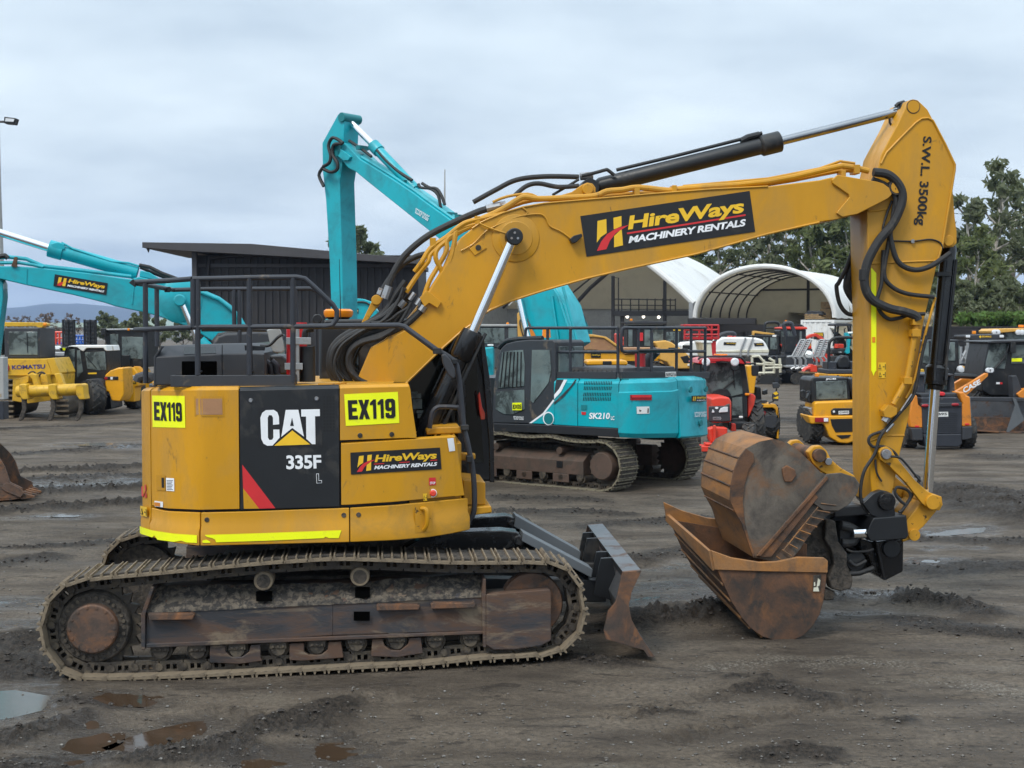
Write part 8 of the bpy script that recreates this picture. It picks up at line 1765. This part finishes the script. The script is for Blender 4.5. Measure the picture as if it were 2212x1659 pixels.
for i, (px, py0, py1, lb) in enumerate(((1258, 745, 852, 'orange traffic cone in front of the aluminium ramps'), (1740, 770, 890, 'orange and white traffic cone left of the roller'))):
    m = Mk('traffic_cone', lb, 'cone', 1515 + px * .155, 9000 / (674.7 + py1 * .155 - 715), Q1, 'traffic cones'); h = m.at(px, py0, 0).z; p = m.at(px, py1, 0)
    MB().lathe((p.x, 0, .03), (0, 0, 1), [(0, .17), (h * .96, .035), (h * .97, .02)], 16).build('cone', M_['cone_orange'], m.r); MB().box(p.x - .22, p.x + .22, -.22, .22, 0, .035).build('base', M_['cone_orange'], m.r)
    MB().lathe((p.x, 0, h * .42), (0, 0, 1), [(0, .118), (h * .22, .088)], 16).build('white_band', M_['white_mark'], m.r)
m = Mk('mini_excavator', 'mini excavator with black canopy, red seat and turquoise arm, left of the yellow stick', 'excavator', 1825, 66, Q1); b = MB()
for P in ([(1870, 190), (1840, 470)], [(1905, 185), (1885, 460)], [(2040, 185), (2065, 330)], [(2075, 190), (2080, 470)]): b.pt(m.fr, Q1(*P), .0 if P[0][0] in (1870, 2075) else 1.0, .05, 6)
b.pt(m.fr, Q1((1845, 300), (1825, 255), (1850, 240)), 0, .03, 6).pt(m.fr, Q1((2000, 300), (1990, 230), (2010, 222)), 0, .03, 6); b.each('canopy_post', M_['black_paint'], m.r); m.p('canopy_roof', 'charcoal', [(1850, 165), (1900, 150), (2090, 155), (2110, 190), (1855, 188)], -.1, 1.3); m.b('seat', 'red_bright', 1900, 440, 1990, 510, .3, .8, bev=.06); m.b('house_body', 'black_paint', 1830, 500, 2030, 590, -.1, 1.4, bev=.08); m.p('boom', 'teal', [(2000, 290), (2040, 280), (2080, 340), (2180, 330), (2180, 360), (2080, 375), (2070, 480), (2070, 570), (2030, 580), (2010, 560), (2040, 470), (2030, 370), (2000, 350)], -.4, -.1); m.t('ram_rod', 'white_paint', [(2040, 288), (2175, 280)], -.3, .05); m.b('house_panel', 'red_bright', 1860, 440, 1910, 500, -.12, .2); m.text('A.H.C.', 'white_mark', [(1912, 545), (1955, 545), (1955, 560), (1912, 560)], -.1); m.b('crawler_track', 'rubber', 1800, 600, 2060, 720, -.1, .25, bev=.1); m.b('crawler_track', 'rubber', 1800, 600, 2060, 720, 1.1, 1.45, bev=.1)
m = Mk('road_roller', 'small black and yellow road roller with roll hoop and seat, behind the yellow compact telehandler', 'roller', 1822, 44, Q1)
m.t('roll_hoop', 'black_paint', [(1775, 860), (1778, 480), (1800, 400), (1860, 360), (2000, 350), (2140, 358), (2200, 400), (2210, 860)], .2, .05, None, 4); st_ = m.p('seat', 'black_paint', [(1900, 790), (1890, 700), (1930, 620), (1990, 590), (2050, 620), (2085, 700), (2090, 790)], .3, .8, bev=.08); m.b('deck', 'rail_grey', 1775, 690, 1880, 800, .1, 1.0); m.b('deck', 'rail_grey', 2090, 690, 2210, 800, .1, 1.0); m.b('engine_cover', 'charcoal', 1770, 795, 2215, 862, -.1, 1.5, bev=.04); bd = m.b('body', 'jcb_yellow', 1765, 862, 2215, 920, -.12, 1.5, bev=.02); m.text('BOMAG', 'black_mark', [(1945, 885), (2140, 880), (2140, 916), (1945, 916)], -.12, None, .02, .03); m.mark('emblem', 'black_mark', [(1900, 905), (1880, 885), (1905, 872), (1925, 890)], -.12)
a = m.at(1990, 1090, .4); MB().cyl((a.x - .75, .3, .45), (a.x + .75, .3, .45), .45, None, 28).build('drum', M_['steel'], m.r, .02); m.b('frame', 'charcoal', 1800, 920, 2180, 1000, .0, 1.3)
# ---- compact yellow telehandler seen from behind
m = Mk('telehandler', 'yellow compact telehandler seen from behind, left of the yellow stick', 'telehandler', 1800, 36.5, S5)
cb_ = m.p('cab', 'black_paint', [(1068, 1400), (1070, 1215), (1090, 1190), (1380, 1190), (1395, 1210), (1398, 1400)], .3, 1.7, bev=.04); m.p('window', 'glass_grey', [(1115, 1225), (1365, 1215), (1372, 1365), (1120, 1372)], .28, .32, cb_, .02); m.text('JCB', 'white_mark', [(1192, 1197), (1280, 1195), (1280, 1212), (1192, 1214)], .3, None, .02, .04)
m.p('bonnet', 'jcb_yellow', [(1100, 1400), (1120, 1388), (1440, 1376), (1640, 1380), (1660, 1520), (1640, 1530), (1100, 1515)], .0, 1.2, bev=.06); m.p('lamp_bar', 'black_paint', [(1235, 1460), (1260, 1440), (1440, 1440), (1455, 1460), (1450, 1495), (1240, 1495)], -.03, .05, bev=.02)
d = m.mark('registration_plate', 'white_paint', [(1298, 1462), (1382, 1460), (1382, 1487), (1298, 1490)], -.03); m.text('C1HWJ', 'black_mark', [(1304, 1466), (1376, 1464), (1376, 1483), (1304, 1486)], -.03, d, .012)
for x in (1260, 1420): c = m.at(x, 1468, -.04); MB().cyl((c.x, -.05, c.z), (c.x, 0, c.z), .03, None, 12).build('reversing_lamp', M_['white_mark'], m.r)
lo = K2((970, 40), (1010, 45), (1310, 40), (1600, 40), (1590, 140), (1540, 200), (1380, 210), (1300, 215), (1240, 232), (1180, 226), (1120, 190), (1090, 120), (1075, 95), (990, 100)); MB().pp(m.fr, lo, -.06, 1.0).build('bumper', M_['jcb_yellow'], m.r, .04)
MB().pp(m.fr, K2((1125, 65), (1318, 60), (1310, 110), (1290, 150), (1160, 155), (1135, 110)), -.08, .0).build('grille', M_['black_mark'], m.r, .01); MB().pp(m.fr, K2((1165, 175), (1268, 172), (1250, 192), (1200, 200)), -.08, 0).build('grille', M_['black_mark'], m.r, .01)
MB().pb(m.fr, *K2((1020, 55))[0], *K2((1112, 86))[0], -.10, -.02).build('tail_lamp', M_['red_lens'], m.r, .01); MB().pb(m.fr, *K2((1080, 58))[0], *K2((1110, 82))[0], -.105, -.02).build('lamp_lens', M_['white_mark'], m.r, .005)
c = m.fr.p(*K2((1010, 170))[0], .3); wheel(m.r, (c.x, .5, .46), (1, .15, 0), .46, .34, 'jcb_yellow', 18); wheel(m.r, (c.x + .3, 2.6, .46), (1, .1, 0), .46, .34, 'jcb_yellow', 18); wheel(m.r, (c.x + 1.55, .5, .46), (1, 0, 0), .46, .34, 'jcb_yellow', 18)
m.p('mudguard', 'galv', [(1050, 1440), (1085, 1435), (1090, 1500), (1070, 1480)], .2, .9); m.p('lift_boom', 'charcoal', [(1385, 1200), (1440, 1195), (1640, 1400), (1640, 1440), (1440, 1400)], .1, .8, bev=.03); m.b('beacon', 'orange_lens', 1112, 1158, 1142, 1188, .8, .95, cb_); m.p('mirror', 'black_paint', [(990, 1300), (1010, 1288), (1035, 1300), (1035, 1355), (1010, 1366), (990, 1350)], .2, .3, bev=.03); m.t('mirror_arm', 'black_paint', [(1035, 1310), (1060, 1305), (1070, 1330)], .3, .03); m.p('side_body', 'black_paint', [(1040, 1360), (1070, 1300), (1070, 1390), (1045, 1390)], .2, .5); m.t('steering_wheel', 'black_mark', [(1205, 1355), (1240, 1340), (1275, 1355)], .9, .02)
# ---- red tractor
m = Mk('tractor', 'red tractor with curved windscreen beside the turquoise counterweight', 'tractor', 1575, 33, RT)
cb_ = m.p('cab_frame', 'black_paint', [(150, 190), (920, 190), (1000, 690), (960, 700), (960, 1100), (690, 1100), (150, 1000)], .5, 1.9, bev=.04); m.p('windscreen', 'glass_grey', [(175, 200), (330, 165), (560, 160), (780, 185), (830, 220), (880, 690), (690, 735), (200, 720)], .46, .52, cb_, .01); m.p('side_glass', 'glass_grey', [(700, 760), (870, 740), (880, 1060), (700, 1060)], .46, .52, cb_, .01)
m.p('roof', 'red', [(110, 175), (150, 110), (260, 85), (700, 78), (860, 95), (900, 140), (1020, 150), (1030, 180), (960, 190), (840, 180), (780, 150), (520, 135), (330, 150), (180, 185)], .2, 2.0, bev=.06)
m.t('roof_rail', 'black_paint', [(120, 110), (180, 65), (480, 55), (800, 62), (890, 110), (930, 180)], .2, .025, None, 3); m.p('beacon', 'orange_lens', [(390, 30), (400, 10), (620, 12), (625, 35), (500, 42)], .6, .75, bev=.02)
for x in (250, 742): c = m.at(x, 148, .18); MB().lathe((c.x, .12, c.z), (0, 1, 0), [(0, .07), (.02, .10), (.1, .10)], 18).build('work_lamp', M_['lamp_lens'], m.r, .005); MB().lathe((c.x, .14, c.z - .12), (0, 1, 0), [(0, .08), (.06, .1)], 16).build('work_lamp', M_['black_paint'], m.r)
m.p('bonnet', 'red_bright', [(340, 760), (500, 735), (650, 745), (690, 830), (690, 1180), (340, 1190)], -.9, .5, bev=.06); m.p('grille', 'charcoal', [(300, 905), (560, 895), (660, 850), (670, 1160), (540, 1175), (300, 1170)], -.94, -.86, bev=.03)
for P in ([(470, 1000), (500, 940), (560, 915), (628, 912), (625, 1000), (480, 1012)], [(370, 950), (400, 1000), (390, 1015), (350, 1012)]): m.p('headlamp', 'lamp_lens', P, -.97, -.92, bev=.01)
pm = m.mark('name_plate', 'galv', [(370, 1085), (500, 1082), (515, 1108), (500, 1135), (370, 1136)], -.94, None, .01); m.text('NEILO', 'black_mark', [(385, 1095), (495, 1093), (495, 1125), (385, 1126)], -.94, pm, .02); m.mark('emblem', 'white_mark', [(402, 930), (418, 912), (450, 912), (466, 930), (450, 948), (418, 948)], -.94, None, .01)
m.p('rear_fender', 'red_bright', [(960, 760), (1000, 690), (1060, 690), (1105, 740), (1080, 870), (1000, 1060), (965, 1105)], .6, 1.5, bev=.05)
c = m.at(1085, 1080, 1.0); wheel(m.r, (c.x, 1.2, .66), (1, 0, 0), .66, .36, 'red_bright', 16); wheel(m.r, (c.x - 1.6, 1.2, .66), (1, 0, 0), .66, .36, 'red_bright', 16); c = m.at(985, 1280, -.3); wheel(m.r, (c.x, -.3, .43), (1, -.25, 0), .43, .30, 'red_bright', 14); wheel(m.r, (c.x - 1.3, -.3, .43), (1, -.1, 0), .43, .30, 'red_bright', 14)
fl_ = m.p('front_linkage', 'red_bright', [(300, 1290), (380, 1260), (620, 1270), (620, 1400), (500, 1520), (330, 1520), (310, 1420)], -1.3, -.9, bev=.03); m.b('linkage_post', 'red_bright', 385, 1230, 425, 1520, -1.45, -1.3, fl_); m.b('linkage_bar', 'red_bright', 250, 1535, 420, 1570, -1.5, -1.1, fl_); m.b('linkage_foot', 'red_bright', 100, 1585, 340, 1680, -1.6, -1.0, fl_); m.b('axle', 'black_paint', 640, 1180, 1000, 1300, -.4, .6); m.p('step_bracket', 'red_bright', [(690, 1190), (760, 1200), (770, 1330), (680, 1330)], -.5, -.2)
m.p('mirror', 'black_paint', [(1035, 210), (1140, 200), (1155, 220), (1145, 385), (1050, 390), (1035, 360)], .1, .2, bev=.02); m.t('mirror_arm', 'black_paint', [(940, 180), (1090, 170), (1100, 205)], .15, .02); m.b('indicator', 'orange_lens', 922, 680, 998, 722, .4, .5); m.t('wiper', 'black_mark', [(470, 690), (590, 570), (735, 450)], .43, .02); m.t('wiper', 'black_mark', [(715, 280), (740, 590)], .43, .012); m.p('dashboard', 'black_paint', [(360, 720), (380, 640), (480, 600), (620, 610), (680, 700), (680, 740)], .40, .46); m.b('registration_plate', 'white_paint', 815, 1068, 885, 1108, .3, .35); m.b('step', 'black_paint', 690, 1105, 880, 1160, .2, .6)
m = Mk('telehandler', 'yellow telehandler half hidden behind the red tractor, with mirrors and a black mudflap', 'telehandler', 1655, 37.5, RT)
m.p('lift_boom', 'jcb_yellow', [(950, 210), (1060, 205), (1110, 400), (1090, 560), (1075, 690), (990, 690), (970, 400)], .2, .9, bev=.03); m.p('cab', 'black_paint', [(1090, 560), (1190, 570), (1210, 850), (1180, 1000), (1080, 900)], .5, 1.8, bev=.05); m.p('mudguard', 'jcb_yellow', [(1190, 860), (1440, 862), (1480, 920), (1500, 1120), (1500, 1460), (1465, 1460), (1470, 1100), (1440, 960), (1390, 930), (1190, 930)], .0, 1.0, bev=.03); m.b('chassis', 'black_paint', 1180, 930, 1460, 1380, .3, 1.6); m.b('tail_lamp', 'red_lens', 1185, 985, 1340, 1055, .1, .3); m.p('mudflap', 'charcoal', [(1270, 1070), (1380, 1055), (1465, 1070), (1450, 1260), (1380, 1280), (1265, 1250)], -.05, .0, bev=.01)
c = m.at(1370, 1350, .2); wheel(m.r, (c.x, .45, .5), (1, 0, 0), .5, .40, 'jcb_yellow', 16); wheel(m.r, (c.x - 1.5, .45, .5), (1, 0, 0), .5, .4, 'jcb_yellow', 16)
m.t('mirror_arm', 'black_paint', [(1320, 850), (1400, 820), (1400, 790), (1450, 650), (1455, 600)], .0, .02); m.p('mirror', 'charcoal', [(1385, 505), (1480, 500), (1520, 540), (1500, 595), (1400, 598)], -.05, .05, bev=.02); m.p('mirror', 'charcoal', [(1385, 690), (1450, 640), (1495, 670), (1490, 810), (1390, 812)], -.05, .05, bev=.02); m.mark('mirror_face', 'amber_mark', [(1395, 680), (1450, 650), (1488, 690), (1440, 715)], -.05); m.mark('mirror_face', 'amber_mark', [(1390, 765), (1485, 725), (1485, 780)], -.05); m.p('work_lamp', 'black_paint', [(1225, 640), (1305, 610), (1305, 700), (1225, 710)], .0, .2); m.p('carriage', 'charcoal', [(1190, 800), (1300, 800), (1300, 840), (1190, 860)], .1, .5)
# ---- skid steer seen from behind
m = Mk('skid_steer_loader', 'orange and black skid-steer loader seen from behind, right of the yellow stick', 'loader', 2030, 35, R1)
m.p('rear_door', 'rail_grey', [(285, 1080), (290, 1010), (690, 1005), (740, 1080), (740, 1420), (300, 1420)], -.02, .5, bev=.03); m.p('rear_frame', 'charcoal', [(280, 1075), (740, 1065), (735, 1110), (285, 1120)], -.06, .1, bev=.02)
for P in ([(165, 1345), (150, 1230), (180, 1050), (215, 975), (240, 990), (250, 1090), (300, 1130), (300, 1350)], [(700, 950), (760, 945), (785, 985), (830, 1000), (850, 1335), (735, 1335), (730, 1110), (745, 1080)]): m.p('side_panel', 'case_orange', P, .0, 1.2, bev=.04)
for P in ([(165, 1350), (300, 1350), (305, 1490), (190, 1490)], [(740, 1335), (860, 1330), (850, 1470), (740, 1490)]): m.p('corner_guard', 'charcoal', P, -.08, .6, bev=.03)
m.p('bumper', 'rail_grey', [(300, 1420), (740, 1415), (740, 1530), (700, 1560), (330, 1560)], -.04, .6, bev=.03)
for x, y in ((327, 1100), (662, 1088)): c = m.at(x, y, -.06); MB().ball((c.x, -.06, c.z), .10, 16, (1, .3, .42)).build('tail_lamp', M_['red_lens'], m.r)
for x, y in ((237, 1332), (797, 1308)): m.b('reflector', 'red_mark', x - 22, y - 10, x + 22, y + 10, -.02 if x < 400 else -.02, .02, None, .005)
d = m.mark('registration_plate', 'white_paint', [(390, 1172), (582, 1168), (584, 1222), (390, 1226)], -.02); m.text('JPB95', 'black_mark', [(400, 1182), (570, 1178), (570, 1214), (400, 1218)], -.02, d, .012)
b = MB()
for i in range(10):
    for j in range(22):
        x, y = 345 + j * 15.5 + (i % 2) * 7, 1180 + i * 22
        if not (385 < x < 590 and 1150 < y < 1235): b.add([m.fr.p(*R1(p)[0], -.026) for p in rect(x, y, x + 8, y + 11)], [(0, 1, 2, 3)])
b.build('vent_grille', M_['black_mark'], m.r)
m.p('cab_frame', 'rail_grey', [(235, 960), (240, 800), (265, 755), (320, 750), (330, 960)], .6, 1.6, bev=.04); m.p('cab_frame', 'rail_grey', [(600, 960), (595, 770), (630, 755), (655, 830), (665, 960)], .6, 1.6, bev=.04); m.b('roof', 'rail_grey', 260, 745, 640, 770, .5, 2.2); m.b('window', 'glass_grey', 325, 770, 600, 920, .8, .84, None, .01); m.p('deck', 'charcoal', [(240, 960), (680, 955), (720, 1010), (285, 1015)], .2, 1.6, bev=.04); m.p('rag', 'red_mark', [(470, 950), (530, 945), (560, 965), (540, 995), (480, 990)], .1, .25, bev=.03)
for x in (160, 805): c = m.at(x, 1470, .4); wheel(m.r, (c.x, .55, .42), (1, 0, 0), .42, .32, 'case_orange', 16); wheel(m.r, (c.x, 1.6, .42), (1, 0, 0), .42, .32, 'case_orange', 16)
# ---- loader with bucket at the right edge
m = Mk('wheel_loader', 'orange loader with black cab and wide muddy bucket at the right edge', 'loader', 2150, 41, R1)
bk = MB(); o_ = [(q.x, q.z) for q in (m.fr.p(*R1(p)[0], -.2) for p in ((835, 1005), (1300, 1010), (1330, 1040), (1330, 1050)))]
m.p('bucket', 'charcoal', [(835, 1005), (1300, 1010), (1560, 1020), (1560, 1060), (835, 1050)], -.4, -.1, bev=.02); bk = m.p('bucket_back', 'steel_blade', [(840, 1040), (1560, 1050), (1560, 1250), (850, 1240)], .35, .45, bev=.01); m.p('bucket_floor', 'hub_rust', [(850, 1230), (1560, 1240), (1560, 1395), (1230, 1405), (865, 1370)], -.1, .4, bk, .01)
m.p('bucket_side', 'tape_grey', [(1300, 1010), (1345, 1030), (1400, 1180), (1440, 1260), (1250, 1408), (1235, 1390), (1330, 1100)], -.45, -.40, bk, .01); m.p('bucket_lip', 'rust', [(865, 1372), (1235, 1395), (1560, 1390), (1560, 1405), (1240, 1412), (870, 1385)], -.5, .4, bk, .01); m.p('bucket_side', 'tape_grey', [(835, 1005), (865, 1380), (845, 1375), (825, 1010)], -.45, .4, bk, .01)
m.p('lift_arm', 'case_orange', [(665, 945), (1010, 735), (1030, 740), (1028, 770), (790, 985), (690, 985)], .3, .5, bev=.01); m.text('CASE', 'white_mark', [(742, 905), (935, 800), (948, 858), (758, 965)], .3, None, .015, .04); m.p('lift_arm', 'case_orange', [(655, 850), (740, 800), (870, 800), (700, 930), (660, 940)], .9, 1.1, bev=.01); m.t('lift_ram', 'black_paint', [(650, 765), (900, 775)], .7, .08); 
cb_ = m.p('cab', 'black_paint', [(975, 700), (1040, 385), (1700, 370), (1700, 1000), (1050, 990), (960, 930)], .8, 2.6, bev=.05); m.p('roof', 'charcoal', [(1010, 385), (1100, 372), (1700, 365), (1700, 385), (1030, 402)], .6, 2.8, cb_); m.p('window', 'glass_grey', [(1060, 405), (1260, 400), (1240, 560), (1215, 690), (1000, 680), (1010, 600)], .77, .82, cb_, .01); m.p('window', 'glass_grey', [(1300, 420), (1460, 420), (1460, 630), (1290, 630)], .77, .82, cb_, .01); m.b('seat_cover', 'hivis', 1295, 570, 1410, 610, .74, .77, cb_)
for x in (1028, 1058): c = m.at(x, 705, .7); MB().lathe((c.x, .62, c.z), (0, 1, 0), [(0, .06), (.02, .08), (.1, .08)], 16).build('headlamp', M_['lamp_lens'], m.r)
m.b('mirror', 'black_paint', 1280, 390, 1340, 510, .6, .7); m.t('grab_rail', 'black_paint', [(1100, 690), (1210, 560), (1260, 420)], .7, .03, None, 3); m.p('coupler', 'charcoal', [(1300, 770), (1350, 760), (1420, 960), (1420, 1030), (1310, 1020)], .0, .4, bev=.03); m.p('lift_arm', 'case_orange', [(1350, 970), (1430, 910), (1700, 880), (1700, 1000), (1430, 1015), (1380, 1010)], -.1, .2, bev=.02); m.mark('sticker', 'white_mark', [(1120, 838), (1160, 838), (1160, 860), (1120, 860)], .8); m.mark('sticker', 'red_mark', [(1162, 838), (1190, 838), (1190, 860), (1162, 860)], .8)
for x in (1150, 1650): c = m.at(x, 1250, 1.2); wheel(m.r, (c.x, 1.3, .75), (0, 1, 0), .75, .55, 'case_orange', 14)
m = Mk('road_roller', 'black and yellow road roller with wide cab roof, behind the orange loader', 'roller', 2130, 62, R1)
m.p('roof', 'charcoal', [(790, 312), (1200, 300), (1210, 345), (1190, 360), (820, 362), (785, 335)], 0, 1.8, bev=.03); m.text('BOMAG', 'amber_mark', [(965, 318), (1065, 318), (1065, 338), (965, 338)], 0, None, .02, .03); m.mark('emblem', 'amber_mark', [(942, 314), (958, 330), (942, 346), (926, 330)], 0)
for x in (808, 1185): m.b('work_lamp', 'lamp_lens', x - 22, 312, x + 22, 340, -.1, .0)
m.b('cab_post', 'black_paint', 820, 360, 855, 620, .1, .3); m.b('cab_post', 'black_paint', 1180, 350, 1205, 640, .1, .3); m.b('rear_glass', 'glass_grey', 855, 365, 1180, 600, 1.3, 1.36); m.b('seat', 'red_mark', 915, 450, 945, 530, .6, .8); m.b('seat', 'red_mark', 985, 395, 1050, 470, .8, 1.0)
m.p('bonnet', 'dozer_yellow', [(810, 640), (860, 605), (930, 595), (990, 615), (1010, 735), (900, 735), (805, 700)], -.3, 1.2, bev=.05); m.b('vent', 'black_mark', 905, 690, 970, 705, -.33, -.28); m.p('bonnet', 'dozer_yellow', [(1020, 620), (1130, 600), (1140, 680), (1020, 690)], -.2, 1.0); m.b('beacon', 'orange_lens', 862, 265, 895, 300, .6, .8); m.b('chassis', 'black_paint', 800, 735, 1180, 900, .0, 1.6); a = m.at(990, 1000, .4); MB().cyl((a.x - 1, .5, .6), (a.x + 1, .5, .6), .6, None, 28).build('drum', M_['steel'], m.r, .02)
m = Mk('wheel_loader', 'loader with dark glazed cab behind the bucket ram of the yellow excavator', 'loader', 2030, 52, R1)
cb_ = m.p('cab', 'black_paint', [(290, 760), (300, 370), (700, 362), (710, 640), (650, 760)], .3, 2.0, bev=.05); m.p('window', 'glass_grey', [(300, 385), (370, 380), (370, 640), (300, 620)], .27, .32, cb_); m.p('window', 'glass_grey', [(560, 395), (660, 390), (665, 600), (570, 600)], .27, .32, cb_); m.p('window', 'glass_grey', [(700, 420), (715, 420), (715, 580), (700, 580)], .27, .32, cb_); m.b('mirror', 'galv', 560, 395, 605, 470, .1, .2); m.p('fender', 'loader_yellow', [(730, 650), (870, 700), (900, 740), (760, 690)], .0, .8); m.p('bonnet', 'dozer_yellow', [(260, 700), (310, 690), (330, 760), (270, 760)], .0, .8); c = m.at(725, 690, .1); MB().lathe((c.x, .0, c.z), (0, 1, 0), [(0, .08), (.02, .13), (.2, .13)], 16).build('headlamp', M_['lamp_lens'], m.r); m.t('lift_ram', 'rail_grey', [(640, 770), (700, 760), (900, 790)], -.2, .07)
m.b('chassis', 'black_paint', 280, 760, 900, 950, .2, 1.8)
for x in (350, 850): c = m.at(x, 1000, .2); wheel(m.r, (c.x, .3, .7), (0, 1, 0), .7, .5, 'dozer_yellow')
m = Mk('ladder_rack', 'galvanised frame leaning behind the dark glazed loader', 'frame', 2085, 58, R1); b = MB()
for P in ([(725, 440), (720, 630)], [(785, 430), (780, 630)], [(725, 520), (785, 600)], [(725, 600), (785, 480)], [(800, 360), (800, 620)]): b.pt(m.fr, R1(*P), 0, .06, 6)
b.build('bars', M_['galv'], m.r); m.b('panel', 'galv', 722, 540, 800, 630, .05, .1); m.b('base', 'charcoal', 715, 630, 810, 1000, .1, 1)
m = Mk('wheel_loader', 'yellow-roofed loader cab at the right edge below the hedge', 'loader', 2190, 66, R1)
m.p('roof', 'loader_yellow', [(1090, 265), (1130, 240), (1600, 232), (1600, 290), (1330, 275), (1140, 290), (1100, 295)], 0, 2.2, bev=.04); m.p('cab', 'glass_grey', [(1215, 280), (1600, 280), (1600, 620), (1215, 620)], .2, 2.0); m.b('cab_post', 'black_paint', 1205, 280, 1222, 640, .1, .3)
for x in (1105, 1135, 1365, 1408): c = m.at(x, 280, -.02); MB().lathe((c.x, -.08, c.z), (0, 1, 0), [(0, .09), (.02, .13), (.15, .13)], 14).build('work_lamp', M_['lamp_lens'], m.r)
m.b('beacon', 'orange_lens', 1390, 198, 1430, 225, .6, .9); m.b('chassis', 'loader_yellow', 1200, 620, 1600, 900, .2, 2)
for x in (1260, 1560): c = m.at(x, 950, .2); wheel(m.r, (c.x, .3, .8), (0, 1, 0), .8, .6, 'loader_yellow')
# ================================================================ the air
hz = bpy.data.materials.new('air'); hz.use_nodes = True; nt = hz.node_tree; nt.nodes.clear()
o_ = nt.nodes.new('ShaderNodeOutputMaterial'); pv_ = nt.nodes.new('ShaderNodeVolumePrincipled'); pv_.inputs['Color'].default_value = (.46, .62, .95, 1); pv_.inputs['Density'].default_value = .00011
nt.links.new(pv_.outputs[0], o_.inputs['Volume'])
ho = MB().box(-9500, 9500, -9500, 9500, -8, 280).build('haze', hz); tag(ho, 'thin bluish air over the whole yard and the hills', 'haze', kind='stuff')
